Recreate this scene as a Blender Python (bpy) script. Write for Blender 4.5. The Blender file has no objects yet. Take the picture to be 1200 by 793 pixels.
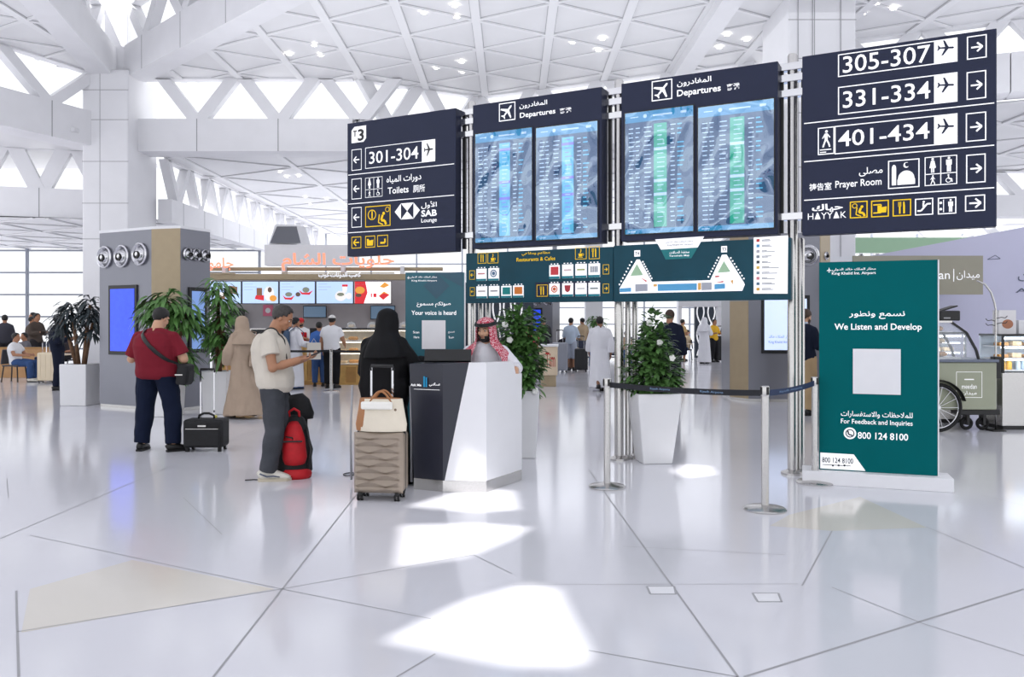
import bpy, bmesh, math, random, unicodedata
from mathutils import Vector, Matrix, noise
random.seed(7)
PI = math.pi
SC = bpy.context.scene
COL = SC.collection
F, HZ, CH = 950.0, 378.0, 1.6          # focal length in px of a 1200 px wide frame, horizon row, eye height

# ------------------------------------------------------------------ camera, sky, sun, lamps, exposure
cam_d = bpy.data.cameras.new('camera')
cam_d.sensor_width = 36.0
cam_d.lens = F / 1200.0 * 36.0
cam_d.shift_y = (HZ - 396.5) / 1200.0
cam_d.clip_end = 300
cam_o = bpy.data.objects.new('camera', cam_d)
COL.objects.link(cam_o)
cam_o.location = (0, 0, CH)
cam_o.rotation_euler = (PI / 2, 0, 0)
SC.camera = cam_o

world = bpy.data.worlds.new('world')
SC.world = world
world.use_nodes = True
bg = world.node_tree.nodes['Background']
bg.inputs[0].default_value = (0.955, 0.972, 1.0, 1)
bg.inputs[1].default_value = 1.25

SUN_DIR = Vector((-0.25, -0.50, 0.83)).normalized()     # towards the sun
sun_d = bpy.data.lights.new('sun', 'SUN')
sun_d.energy = 5.0
sun_d.angle = math.radians(0.6)
sun_d.color = (1.0, 0.98, 0.95)
sun_o = bpy.data.objects.new('sun', sun_d)
COL.objects.link(sun_o)
sun_o.rotation_euler = SUN_DIR.to_track_quat('Z', 'Y').to_euler()

def area(name, loc, sx, sy, watts, rot=(0, 0, 0), color=(0.95, 0.97, 1.0)):
    d = bpy.data.lights.new(name, 'AREA')
    d.shape = 'RECTANGLE'; d.size = sx; d.size_y = sy; d.energy = watts; d.color = color
    o = bpy.data.objects.new(name, d)
    COL.objects.link(o)
    o.location = loc; o.rotation_euler = rot
    return o
area('fill_lamp_down', (-6, 5, 11.8), 12, 12, 150)  # unseen fill lamps, added to brighten the hall from above
area('fill_lamp_down', (6, 6, 11.8), 12, 12, 150)
area('fill_lamp_down', (0, 22, 9.6), 18, 7, 100)
area('fill_lamp_down', (0, 42, 7.2), 24, 16, 700)
area('ceiling_fill_lamp', (-1, 22.5, 7.3), 17, 7, 190, (PI, 0, 0))  # added fill aimed upward to lighten the ceilings, no fittings there
area('ceiling_fill_lamp', (-15, 20, 7.3), 3, 6, 30, (PI, 0, 0))
area('ceiling_fill_lamp', (14, 21, 7.3), 8, 3, 40, (PI, 0, 0))
area('ceiling_fill_lamp', (0, 42, 4.2), 22, 20, 480, (PI, 0, 0))

vs = SC.view_settings
vs.view_transform = 'Standard'
vs.look = 'None'
vs.gamma = 1.0
vs.use_curve_mapping = False
vs.exposure = 0.15
SC.cycles.use_denoising = True
SC.cycles.max_bounces = 6
SC.cycles.diffuse_bounces = 3
SC.cycles.glossy_bounces = 3
SC.cycles.transmission_bounces = 4
SC.cycles.transparent_max_bounces = 8
SC.cycles.sample_clamp_indirect = 6

# ------------------------------------------------------------------ colour and material helpers
def lin(c):
    c = c / 255.0
    return c / 12.92 if c <= 0.04045 else ((c + 0.055) / 1.055) ** 2.4
def rgb(r, g, b):
    return (lin(r), lin(g), lin(b), 1.0)
MATS = {}
def mat(name, col, rough=0.5, metal=0.0, emit=0.0, nz=0.0, nscale=6.0, bump=0.0, bscale=30.0, coat=0.0, spec=0.5, ecol=None):
    if name in MATS:
        return MATS[name]
    m = bpy.data.materials.new(name)
    m.use_nodes = True
    nt = m.node_tree
    b = nt.nodes['Principled BSDF']
    c = rgb(*col)
    b.inputs['Base Color'].default_value = c
    b.inputs['Roughness'].default_value = rough
    b.inputs['Metallic'].default_value = metal
    b.inputs['Specular IOR Level'].default_value = spec
    b.inputs['Coat Weight'].default_value = coat
    if emit:
        b.inputs['Emission Color'].default_value = rgb(*ecol) if ecol else c
        b.inputs['Emission Strength'].default_value = emit
    if nz or bump:
        tc = nt.nodes.new('ShaderNodeTexCoord')
    if nz:
        n = nt.nodes.new('ShaderNodeTexNoise')
        n.inputs['Scale'].default_value = nscale
        n.inputs['Detail'].default_value = 4
        nt.links.new(tc.outputs['Object'], n.inputs['Vector'])
        r = nt.nodes.new('ShaderNodeValToRGB')
        r.color_ramp.elements[0].position = 0.3
        r.color_ramp.elements[1].position = 0.7
        r.color_ramp.elements[0].color = tuple(max(0, x * (1 - nz)) for x in c[:3]) + (1,)
        r.color_ramp.elements[1].color = tuple(min(1, x * (1 + nz)) for x in c[:3]) + (1,)
        nt.links.new(n.outputs['Fac'], r.inputs['Fac'])
        nt.links.new(r.outputs['Color'], b.inputs['Base Color'])
    if bump:
        n2 = nt.nodes.new('ShaderNodeTexNoise')
        n2.inputs['Scale'].default_value = bscale
        n2.inputs['Detail'].default_value = 3
        nt.links.new(tc.outputs['Object'], n2.inputs['Vector'])
        bp = nt.nodes.new('ShaderNodeBump')
        bp.inputs['Strength'].default_value = bump
        bp.inputs['Distance'].default_value = 0.02
        nt.links.new(n2.outputs['Fac'], bp.inputs['Height'])
        nt.links.new(bp.outputs['Normal'], b.inputs['Normal'])
    MATS[name] = m
    return m
def glass(name, tint=(235, 242, 245), alpha=0.18, rough=0.03):
    if name in MATS:
        return MATS[name]
    m = bpy.data.materials.new(name); m.use_nodes = True
    nt = m.node_tree
    b = nt.nodes['Principled BSDF']
    b.inputs['Base Color'].default_value = rgb(*tint)
    b.inputs['Roughness'].default_value = rough
    b.inputs['Alpha'].default_value = alpha
    MATS[name] = m
    return m

# ------------------------------------------------------------------ picture -> place
def P(px, py, Y):
    return Vector(((px - 600) * Y / F, Y, CH + (HZ - py) * Y / F))
def G(px, py):
    Y = CH * F / (py - HZ)
    return Vector(((px - 600) * Y / F, Y, 0))
class Plane:
    """an upright plane; at() tells how far along it and how high a sight line meets it"""
    def __init__(s, x0, y0, dx, dy):
        l = math.hypot(dx, dy)
        s.x, s.y, s.ux, s.uy = x0, y0, dx / l, dy / l
        s.rot = math.atan2(s.uy, s.ux)
    def at(s, px, py):
        k = (px - 600) / F
        t = (k * s.y - s.x) / (s.ux - k * s.uy)
        Y = s.y + s.uy * t
        return t, CH + (HZ - py) * Y / F
    def pt(s, t, z=0, off=0):
        return Vector((s.x + s.ux * t - s.uy * off, s.y + s.uy * t + s.ux * off, z))

# ------------------------------------------------------------------ mesh builder
def frame_of(d, side=None):
    d = d.normalized()
    a = Vector(side) if side is not None else (Vector((0, 0, 1)) if abs(d.z) < 0.9 else Vector((1, 0, 0)))
    a = a - d * a.dot(d)
    if a.length < 1e-4:
        a = Vector((0, 1, 0)) - d * d.y
    a.normalize()
    return a, d.cross(a)
class MB:
    def __init__(s):
        s.b = bmesh.new()
    def quad(s, *ps):
        return s.b.faces.new([s.b.verts.new(p) for p in ps])
    def box(s, c, size, rz=0.0, rx=0.0, ry=0.0):
        M = Matrix.Translation(c) @ Matrix.Rotation(rz, 4, 'Z') @ Matrix.Rotation(ry, 4, 'Y') @ Matrix.Rotation(rx, 4, 'X') @ Matrix.Diagonal((*size, 1))
        bmesh.ops.create_cube(s.b, size=1, matrix=M)
        return s
    def bx(s, x0, y0, z0, x1, y1, z1):
        return s.box(((x0 + x1) / 2, (y0 + y1) / 2, (z0 + z1) / 2), (abs(x1 - x0), abs(y1 - y0), abs(z1 - z0)))
    def bar(s, p0, p1, w, h, up=(0, 0, 1)):
        """square bar from p0 to p1: w wide, h along 'up'"""
        p0, p1 = Vector(p0), Vector(p1)
        d = p1 - p0
        u, v = frame_of(d, up)
        r = []
        for p in (p0, p1):
            r.append([s.b.verts.new(p + u * (a * h / 2) + v * (c * w / 2)) for a, c in ((-1, -1), (1, -1), (1, 1), (-1, 1))])
        for i in range(4):
            s.b.faces.new((r[0][i], r[0][(i + 1) % 4], r[1][(i + 1) % 4], r[1][i]))
        s.b.faces.new(r[0][::-1]); s.b.faces.new(r[1])
        return s
    def loft(s, pts, radii, seg=12, side=None, caps=True, closed=False):
        """rings along pts; radii: number or (ra, rb) with ra along 'side'"""
        pts = [Vector(p) for p in pts]
        n = len(pts)
        rings = []
        prev = side
        for i, p in enumerate(pts):
            d = pts[min(i + 1, n - 1)] - pts[max(i - 1, 0)]
            if closed:
                d = pts[(i + 1) % n] - pts[i - 1]
            if d.length < 1e-6:
                d = Vector((0, 0, 1))
            a, b = frame_of(d, prev)
            if side is None:
                prev = a
            r = radii[i] if isinstance(radii, (list, tuple)) and not isinstance(radii[0], (int, float)) else (radii[i] if isinstance(radii, list) else radii)
            ra, rb = r if isinstance(r, (list, tuple)) else (r, r)
            rings.append([s.b.verts.new(p + a * (math.cos(2 * PI * k / seg) * ra) + b * (math.sin(2 * PI * k / seg) * rb)) for k in range(seg)])
        m = n if closed else n - 1
        for i in range(m):
            r0, r1 = rings[i], rings[(i + 1) % n]
            for k in range(seg):
                s.b.faces.new((r0[k], r0[(k + 1) % seg], r1[(k + 1) % seg], r1[k]))
        if caps and not closed:
            s.b.faces.new(rings[0][::-1]); s.b.faces.new(rings[-1])
        return s
    def cyl(s, p0, p1, r0, r1=None, seg=16):
        return s.loft([p0, p1], [r0, r0 if r1 is None else r1], seg)
    def lathe(s, c, prof, seg=24, caps=True):
        """profile (r, z) about the vertical through c"""
        c = Vector(c)
        rings = [[s.b.verts.new(c + Vector((r * math.cos(2 * PI * k / seg), r * math.sin(2 * PI * k / seg), z))) for k in range(seg)] for r, z in prof]
        for a, b in zip(rings, rings[1:]):
            for k in range(seg):
                s.b.faces.new((a[k], a[(k + 1) % seg], b[(k + 1) % seg], b[k]))
        if caps:
            s.b.faces.new(rings[0][::-1]); s.b.faces.new(rings[-1])
        return s
    def ell(s, c, r, seg=16, rings=10, M=None):
        r = (r, r, r) if isinstance(r, (int, float)) else r
        T = Matrix.Translation(c) @ (M.to_4x4() if M else Matrix.Identity(4)) @ Matrix.Diagonal((*r, 1))
        bmesh.ops.create_uvsphere(s.b, u_segments=seg, v_segments=rings, radius=1, matrix=T)
        return s
    def torus(s, c, R, r, axis=(0, 0, 1), seg=24, ring=8, sx=1.0, sy=1.0):
        a, b = frame_of(Vector(axis))
        c = Vector(c)
        pts = [c + a * (math.cos(2 * PI * k / seg) * R * sx) + b * (math.sin(2 * PI * k / seg) * R * sy) for k in range(seg)]
        return s.loft(pts, [r] * seg, ring, side=axis, closed=True)
    def prism(s, pts2, z0, z1):
        """flat outline (x, y) raised from z0 to z1"""
        a = [s.b.verts.new((x, y, z0)) for x, y in pts2]
        b = [s.b.verts.new((x, y, z1)) for x, y in pts2]
        n = len(a)
        for i in range(n):
            s.b.faces.new((a[i], a[(i + 1) % n], b[(i + 1) % n], b[i]))
        s.b.faces.new(a[::-1]); s.b.faces.new(b)
        return s
    def plate(s, pts, y0, y1):
        """outline in (x, z) extruded along y"""
        a = [s.b.verts.new((x, y0, z)) for x, z in pts]
        b = [s.b.verts.new((x, y1, z)) for x, z in pts]
        n = len(a)
        for i in range(n):
            s.b.faces.new((a[i], a[(i + 1) % n], b[(i + 1) % n], b[i]))
        s.b.faces.new(a[::-1]); s.b.faces.new(b)
        return s
    # ---- flat marks on an upright board: local x along it, z up, front towards -y
    def flat(s, pts, y=-0.004):
        s.b.faces.new([s.b.verts.new((x, y, z)) for x, z in pts])
        return s
    def rect(s, x0, z0, x1, z1, y=-0.004):
        return s.flat(((x0, z0), (x1, z0), (x1, z1), (x0, z1)), y)
    def outline(s, x0, z0, x1, z1, t, y=-0.004):
        if z0 > z1:
            z0, z1 = z1, z0
        s.rect(x0, z0, x1, z0 + t, y); s.rect(x0, z1 - t, x1, z1, y)
        s.rect(x0, z0 + t, x0 + t, z1 - t, y); s.rect(x1 - t, z0 + t, x1, z1 - t, y)
        return s
    def disc(s, x, z, rx, rz=None, y=-0.004, seg=20):
        rz = rx if rz is None else rz
        return s.flat([(x + rx * math.cos(2 * PI * k / seg), z + rz * math.sin(2 * PI * k / seg)) for k in range(seg)], y)
    def ring(s, x, z, r, t, y=-0.004, seg=20):
        for k in range(seg):
            a, b = 2 * PI * k / seg, 2 * PI * (k + 1) / seg
            s.flat([(x + r * math.cos(a), z + r * math.sin(a)), (x + r * math.cos(b), z + r * math.sin(b)),
                    (x + (r - t) * math.cos(b), z + (r - t) * math.sin(b)), (x + (r - t) * math.cos(a), z + (r - t) * math.sin(a))], y)
        return s
    def stroke(s, pts, w, y=-0.004):
        for (x0, z0), (x1, z1) in zip(pts, pts[1:]):
            d = math.hypot(x1 - x0, z1 - z0) or 1
            nx, nz = -(z1 - z0) / d * w / 2, (x1 - x0) / d * w / 2
            s.flat(((x0 + nx, z0 + nz), (x0 - nx, z0 - nz), (x1 - nx, z1 - nz), (x1 + nx, z1 + nz)), y)
        return s
    def text(s, body, x0, z0, x1, z1, y=-0.006, bold=0.0, keep=False):
        """lettering fitted in a box"""
        me = text_mesh(body, bold)
        xs = [v.co.x for v in me.vertices]; ys = [v.co.y for v in me.vertices]
        if not xs:
            return s
        w, h = max(xs) - min(xs), max(ys) - min(ys)
        fx, fz = (x1 - x0) / w, abs(z1 - z0) / h
        zb = min(z0, z1)
        if keep:
            k = min(fx, fz)
            x0 += (fx - k) * w / 2; zb += (fz - k) * h / 2
            fx = fz = k
        vs_ = [s.b.verts.new((x0 + (v.co.x - min(xs)) * fx, y, zb + (v.co.y - min(ys)) * fz)) for v in me.vertices]
        for p in me.polygons:
            try:
                s.b.faces.new([vs_[i] for i in p.vertices])
            except ValueError:
                pass
        bpy.data.meshes.remove(me)
        return s
    def build(s, name, m, parent=None, smooth=False, bevel=0.0, recalc=True, loc=None, seg=2):
        if recalc:
            bmesh.ops.recalc_face_normals(s.b, faces=s.b.faces)
        me = bpy.data.meshes.new(name)
        s.b.to_mesh(me); s.b.free()
        if m:
            me.materials.append(m)
        o = bpy.data.objects.new(name, me)
        COL.objects.link(o)
        if smooth is True:
            for p in me.polygons:
                p.use_smooth = True
        elif smooth:
            for p in me.polygons:
                p.use_smooth = True
            me.set_sharp_from_angle(angle=math.radians(smooth))
        if bevel:
            bv = o.modifiers.new('bevel', 'BEVEL')
            bv.width = bevel; bv.segments = seg; bv.limit_method = 'ANGLE'
        if parent:
            o.parent = parent
        if loc is not None:
            o.location = loc
        return o

def shape_arabic(s):
    dual = set('بتثجحخسشصضطظعغفقكلمنهيئ'); right = set('اأإآدذرزوؤةى')
    out, i = [], 0
    while i < len(s):
        c = s[i]
        if c not in dual and c not in right:
            out.append(c); i += 1; continue
        prev = i > 0 and s[i - 1] in dual
        if c == 'ل' and i + 1 < len(s) and s[i + 1] in 'اأ':
            nm = {'ا': 'ALEF', 'أ': 'ALEF WITH HAMZA ABOVE'}[s[i + 1]]
            out.append(unicodedata.lookup('ARABIC LIGATURE LAM WITH %s %s FORM' % (nm, 'FINAL' if prev else 'ISOLATED'))); i += 2; continue
        nxt = c in dual and i + 1 < len(s) and (s[i + 1] in dual or s[i + 1] in right)
        f = 'MEDIAL' if prev and nxt else 'FINAL' if prev else 'INITIAL' if nxt else 'ISOLATED'
        out.append(unicodedata.lookup(unicodedata.name(c) + ' ' + f + ' FORM')); i += 1
    return ''.join(reversed(out))
WORK = bpy.data.scenes.new('work')          # small side scene where modifiers are worked out; removed at the end
def text_mesh(body, bold=0.0):
    cu = bpy.data.curves.new('lettering', 'FONT')
    cu.body = shape_arabic(body) if any('\u0600' <= c <= '\u06ff' for c in body) else body
    cu.resolution_u = 3
    cu.offset = bold
    o = bpy.data.objects.new('lettering', cu)
    WORK.collection.objects.link(o)
    with bpy.context.temp_override(scene=WORK, view_layer=WORK.view_layers[0]):
        dg = bpy.context.evaluated_depsgraph_get()
    dg.update()
    me = bpy.data.meshes.new_from_object(o.evaluated_get(dg), depsgraph=dg)
    bpy.data.objects.remove(o)
    bpy.data.curves.remove(cu)
    return me

# ------------------------------------------------------------------ things, parts, setting
def tag(o, label=None, cat=None, group=None, kind=None):
    if label: o['label'] = label
    if cat: o['category'] = cat
    if group: o['group'] = group
    if kind: o['kind'] = kind
    return o
def thing(name, label, cat, loc=(0, 0, 0), rz=0.0, group=None):
    o = bpy.data.objects.new(name, None)
    o.empty_display_size = 0.1
    COL.objects.link(o)
    o.location = loc; o.rotation_euler = (0, 0, rz)
    return tag(o, label, cat, group)
def struct(o):
    o['kind'] = 'structure'
    return o

# ------------------------------------------------------------------ materials
M_white = mat('white_paint', (238, 238, 242), 0.45, nz=0.015)
M_concrete = mat('white_concrete', (238, 238, 242), 0.6, nz=0.02, nscale=1.5)
M_ceil = mat('ceiling_panel', (234, 234, 237), 0.5, nz=0.03, nscale=0.6)
M_seam = mat('ceiling_seam', (240, 240, 243), 0.5)
M_joint = mat('joint_grey', (168, 168, 172), 0.8)
M_steel = mat('brushed_steel', (200, 198, 196), 0.26, metal=1.0, nz=0.04, nscale=40)
M_chrome = mat('chrome', (215, 215, 218), 0.12, metal=1.0)
M_navy = mat('sign_navy', (38, 44, 68), 0.45, nz=0.04, nscale=2, spec=.25)
M_sign_side = mat('sign_edge_black', (18, 18, 22), 0.4)
M_signwhite = mat('sign_white', (250, 250, 252), 0.5, emit=0.35)
M_signyellow = mat('sign_yellow', (250, 205, 0), 0.5, emit=0.2)
M_teal = mat('teal_print', (0, 100, 104), 0.55, nz=0.03, nscale=1.5, spec=.06)
M_tealdark = mat('teal_dark_print', (14, 68, 84), 0.4, nz=0.15, nscale=2.0, spec=.25)
M_black = mat('black_plastic', (20, 20, 22), 0.4)
M_rubber = mat('black_rubber', (16, 16, 17), 0.7)
M_gold = mat('tan_panel', (172, 154, 124), 0.4, nz=0.03)
M_alu = mat('grey_cladding', (132, 133, 142), 0.32, metal=0.6, nz=0.03, nscale=1.0)
# ================================================================== THE HALL
def floor_material():
    m = mat('polished_floor', (226, 226, 232), 0.1, spec=0.5)
    nt = m.node_tree; b = nt.nodes['Principled BSDF']
    tc = nt.nodes.new('ShaderNodeTexCoord')
    n = nt.nodes.new('ShaderNodeTexNoise'); n.inputs['Scale'].default_value = 0.35; n.inputs['Detail'].default_value = 5
    nt.links.new(tc.outputs['Object'], n.inputs['Vector'])
    r = nt.nodes.new('ShaderNodeValToRGB')
    r.color_ramp.elements[0].color = rgb(220, 220, 228); r.color_ramp.elements[1].color = rgb(230, 230, 236)
    nt.links.new(n.outputs['Fac'], r.inputs['Fac']); nt.links.new(r.outputs['Color'], b.inputs['Base Color'])
    n2 = nt.nodes.new('ShaderNodeTexNoise'); n2.inputs['Scale'].default_value = 1.2; n2.inputs['Detail'].default_value = 3
    nt.links.new(tc.outputs['Object'], n2.inputs['Vector'])
    r2 = nt.nodes.new('ShaderNodeMapRange'); r2.inputs['To Min'].default_value = 0.08; r2.inputs['To Max'].default_value = 0.16
    nt.links.new(n2.outputs['Fac'], r2.inputs['Value']); nt.links.new(r2.outputs['Result'], b.inputs['Roughness'])
    return m
struct(MB().bx(-45, -8, -0.3, 45, 75, 0).build('floor', floor_material()))

def floor_lines():
    mb = MB()
    def seg(a, b, w):
        p, q = G(*a), G(*b)
        d = (q - p).normalized(); nn = Vector((-d.y, d.x, 0)) * w / 2
        z = Vector((0, 0, 0.0012))
        mb.quad(p + nn + z, p - nn + z, q - nn + z, q + nn + z)
    for a, b, w in [((0, 631), (222, 537), .010), ((222, 537), (300, 505), .008), ((250, 793), (415, 583), .012), ((415, 583), (452, 535), .010),
                    ((865, 793), (713, 583), .012), ((713, 583), (690, 550), .010), ((872, 793), (1200, 690), .014), ((35, 627), (330, 690), .007), ((330, 690), (505, 725), .007),
                    ((20, 740), (330, 690), .007), ((330, 690), (555, 650), .007), ((22, 793), (19, 692), .012), ((215, 583), (260, 626), .007), ((940, 686), (975, 622), .010),
                    ((465, 793), (510, 766), .010), ((555, 650), (600, 672), .008), ((690, 762), (865, 793), .008), ((975, 688), (1080, 730), .007), ((1080, 730), (1200, 768), .007), ((1085, 617), (1200, 665), .008),
                    ((600, 685), (935, 684), .004), ((8, 560), (10, 583), .008), ((730, 640), (920, 650), .004), ((1150, 580), (1200, 592), .006)]:
        seg(a, b, w)
    return struct(mb.build('trim_1', M_joint, recalc=False))
floor_lines()
M_beige = mat('beige_floor_tile', (228, 223, 214), 0.12, nz=0.02, nscale=1.0)
for k, pts in enumerate([[(25, 741), (35, 690), (155, 656), (322, 690), (180, 714)], [(902, 616), (925, 603), (1008, 582), (1086, 618), (975, 622)]]):
    mb = MB()
    mb.b.faces.new([mb.b.verts.new(G(*p) + Vector((0, 0, 0.0006))) for p in pts])
    struct(mb.build('trim_%d' % (k + 2), M_beige))
for (x0, y0, x1, y1, nx), lb in (((758, 687, 790, 696, 6), 'small square floor hatch outlined beside the long floor joint'), ((882, 695, 912, 705, 8), 'small square floor hatch alone in a plain white tile')):
    a, b, c, d = G(x0, y0), G(x1, y0), G(x1 + nx - 4, y1), G(x0 + nx - 2, y1)
    o = thing('floor_hatch', lb, 'floor hatch', (a + c) / 2)
    mb = MB()
    cc = (a + c) / 2
    q = [p - cc for p in (a, b, c, d)]
    for i in range(4):
        p0, p1 = q[i], q[(i + 1) % 4]
        mb.bar(p0 + Vector((0, 0, .001)), p1 + Vector((0, 0, .001)), 0.012, 0.002)
    mb.build('rim', M_joint, o)
    mb = MB(); mb.b.faces.new([mb.b.verts.new(p * .96 + Vector((0, 0, .0015))) for p in q])
    mb.build('lid', M_white, o)

# ---------------- unseen roof added to block the sun, openings shaped to cast the floor patches
ROOF_Z = 12.6
def hit_roof(p):
    t = ROOF_Z / SUN_DIR.z
    return (p.x + SUN_DIR.x * t, p.y + SUN_DIR.y * t)
patches = [[(452, 750), (540, 706), (618, 684), (652, 690), (690, 770), (676, 780), (600, 779)],
           [(466, 664), (471, 615), (560, 613), (622, 618), (600, 631), (545, 653)],
           [(478, 593), (510, 583), (560, 571), (602, 575), (607, 597), (560, 600)],
           [(786, 552), (800, 544), (832, 546), (838, 556), (805, 560)]]
def roof():
    from mathutils.geometry import tessellate_polygon
    outer = [ (22, -22), (22, 27), (-24, 27), (-24, -22)]
    loops = [outer] + [[hit_roof(G(*p)) for p in pp] for pp in patches]
    # the patch that lies on the white desk and the planter comes through the third and fourth opening too
    vv = [Vector((x, y, 0)) for l in loops for x, y in l]
    tris = tessellate_polygon([[Vector((x, y, 0)) for x, y in l] for l in loops])
    mb = MB()
    lo = [mb.b.verts.new((v.x, v.y, ROOF_Z)) for v in vv]
    for t in tris:
        try:
            mb.b.faces.new([lo[i] for i in t])
        except ValueError:
            pass
    bmesh.ops.recalc_face_normals(mb.b, faces=mb.b.faces)
    return struct(mb.build('ceiling', M_white))
roof()

# ---------------- vaulted ceilings of triangular panels
def inside(poly, x, y):
    c = False
    for (x0, y0), (x1, y1) in zip(poly, poly[1:] + poly[:1]):
        if (y0 > y) != (y1 > y) and x < (x1 - x0) * (y - y0) / (y1 - y0) + x0:
            c = not c
    return c
def clip_line(poly, p, d):
    ts = []
    for (x0, y0), (x1, y1) in zip(poly, poly[1:] + poly[:1]):
        ex, ey = x1 - x0, y1 - y0
        den = d[0] * ey - d[1] * ex
        if abs(den) < 1e-9: continue
        t = ((x0 - p[0]) * ey - (y0 - p[1]) * ex) / den
        s = ((x0 - p[0]) * d[1] - (y0 - p[1]) * d[0]) / den
        if 0 <= s < 1: ts.append(t)
    ts.sort()
    return list(zip(ts[::2], ts[1::2]))
def panel_ceiling(name, poly, z, a=2.42, ox=-1.0, oy=22.6, w=0.1, wide=0.24, rise=0.0):
    mb = MB()
    mb.b.faces.new([mb.b.verts.new((x, y, z)) for x, y in poly])
    top = struct(mb.build(name, M_ceil))
    mb = MB(); md = MB()
    for fam, ang in enumerate((PI / 2, PI / 6, -PI / 6)):
        d = (math.cos(ang), math.sin(ang)); nn = (-d[1], d[0])
        for k in range(-26, 27):
            p = (ox + nn[0] * a * 0.866 * k, oy + nn[1] * a * 0.866 * k)
            for t0, t1 in clip_line(poly, p, d):
                q0 = Vector((p[0] + d[0] * t0, p[1] + d[1] * t0, z - .02)); q1 = Vector((p[0] + d[0] * t1, p[1] + d[1] * t1, z - .02))
                ww = wide if fam == 0 else w
                q0.z = q1.z = z - .02 - .004 * (2 - fam)
                mb.bar(q0, q1, ww, 0.05)
                q0.z = q1.z = z - .004 + .001 * fam
                md.bar(q0, q1, ww + .045, 0.02)
    mb.build('ceiling_seam', M_seam, top)
    md.build('ceiling_groove', mat('groove_grey', (196, 196, 200), 0.7), top)
    return top
CZ = 10.05
C_MAIN = [(-12.8, 28.4), (-5.7, 28.4), (-1.3, 30.7), (8.0, 26.6), (10.3, 24.3), (14, 22.9), (21, 20.4), (21, 15), (-.4, 15.5), (-0.9, 16.6)]
C_LEFT = [(-18.6, 18.3), (-15.7, 24.9), (-14.6, 27.5), (-13.95, 28.0), (-11.3, 16.5), (-11.0, 15), (-20, 15)]
panel_ceiling('ceiling_main', C_MAIN, CZ)
panel_ceiling('ceiling_left', C_LEFT, CZ)
# lower vaults behind the first ring of clerestories
panel_ceiling('ceiling_back', [(-12.5, 28.9), (10.5, 26), (14, 38), (14, 56), (-12.5, 56)], 7.55, a=4.2, w=.12, wide=.2)
panel_ceiling('ceiling_far_left', [(-30, 27), (-12.6, 29.5), (-12.6, 41), (-30, 41)], 5.34, a=3.0, w=.08, wide=.1)
panel_ceiling('ceiling_right', [(9, 25), (14, 23.3), (24, 20.4), (30, 34), (9, 34)], 7.95, a=3.2, w=.12, wide=.2)

def clerestory(name, p0, p1, ztop, zmid, zbot, n, sw=0.5, depth=0.7, rail=0.06, lead=0.0, sd=.34):
    """ring beam with a row of V struts up to the vault above"""
    p0 = Vector((*p0, 0)); p1 = Vector((*p1, 0))
    d = (p1 - p0); L = d.length; d.normalize()
    mb = MB()
    up = Vector((0, 0, 1))
    mb.bar(p0 + up * ((zmid + zbot) / 2), p1 + up * ((zmid + zbot) / 2), depth, zmid - zbot)
    nv = Vector((-d.y, d.x, 0))
    ro = nv * ((-1 if nv.y > 0 else 1) * (depth / 2 - .03 - sd / 2))
    mb.bar(p0 + ro + up * (ztop - rail / 2), p1 + ro + up * (ztop - rail / 2), sd, rail)
    m = L / n
    fr = -1 if nv.y > 0 else 1                      # struts stand on the near edge of the beam
    def strut(xa, za, xb, zb, e=0.0):
        h = sw / 2
        pts = []
        for off in (fr * (depth / 2 - .03 - e), fr * (depth / 2 - .03 - sd + e)):
            for (x, z) in ((xa - h, za), (xa + h, za), (xb + h, zb - .03 - e), (xb - h, zb - .03 - e)):
                pts.append(mb.b.verts.new(p0 + d * x + up * z + nv * off))
        for f in ((0, 1, 2, 3), (7, 6, 5, 4), (0, 4, 5, 1), (1, 5, 6, 2), (2, 6, 7, 3), (3, 7, 4, 0)):
            mb.b.faces.new([pts[i] for i in f])
    for k in range(n):
        c = m * (k + .5) + lead
        strut(c - sw * .18, zmid - .02, c - m / 2 + sw * .42, ztop)
        strut(c + sw * .18, zmid - .02, c + m / 2 - sw * .42, ztop, .012)
    o = struct(mb.build(name, M_concrete))
    mj = MB()
    for k in range(n):
        c = p0 + d * (m * (k + .5) + lead)
        s_ = nv if nv.y < 0 else -nv
        q = c + s_ * (depth / 2 + .002)
        mj.bar(q + up * zbot, q + up * zmid, .03, .006, up=s_)
    mj.build('beam_joint', M_joint, o)
    return o
clerestory('wall_back', (-13.9, 28.4), (-5.5, 28.4), CZ, 8.62, 7.5, 3, depth=1.0, lead=1.65)
clerestory('wall_back_middle', (-5.5, 28.4), (-1.3, 30.7), CZ, 8.62, 7.5, 2, depth=1.0)
clerestory('wall_back_right', (-1.3, 30.7), (8, 26.6), CZ, 8.62, 7.5, 4, depth=1.0)
clerestory('wall_left', (-18.9, 17.6), (-14.4, 27.8), CZ, 8.7, 7.55, 3, depth=1.0)
clerestory('wall_right', (8.0, 25.6), (14, 22.9), CZ, 9.1, 8.0, 3, depth=.9)
clerestory('wall_right_side', (14, 22.9), (22, 20), CZ, 9.1, 8.0, 4, depth=.9)
clerestory('wall_right_back', (10, 34), (30, 34), 7.9, 6.9, 6.0, 8, depth=.8)
clerestory('wall_right_far', (10, 38), (34, 33), 5.9, 4.6, 4.0, 9, depth=.8, sw=.4)
clerestory('wall_inner_left', (-12.5, 29.2), (-12.5, 52), 7.5, 6.05, 5.2, 11, sw=.3, depth=.5)
clerestory('wall_far_left', (-22, 28.2), (-14.2, 30.4), 7.9, 6.45, 5.4, 4, sw=.55, depth=.9)
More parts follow.
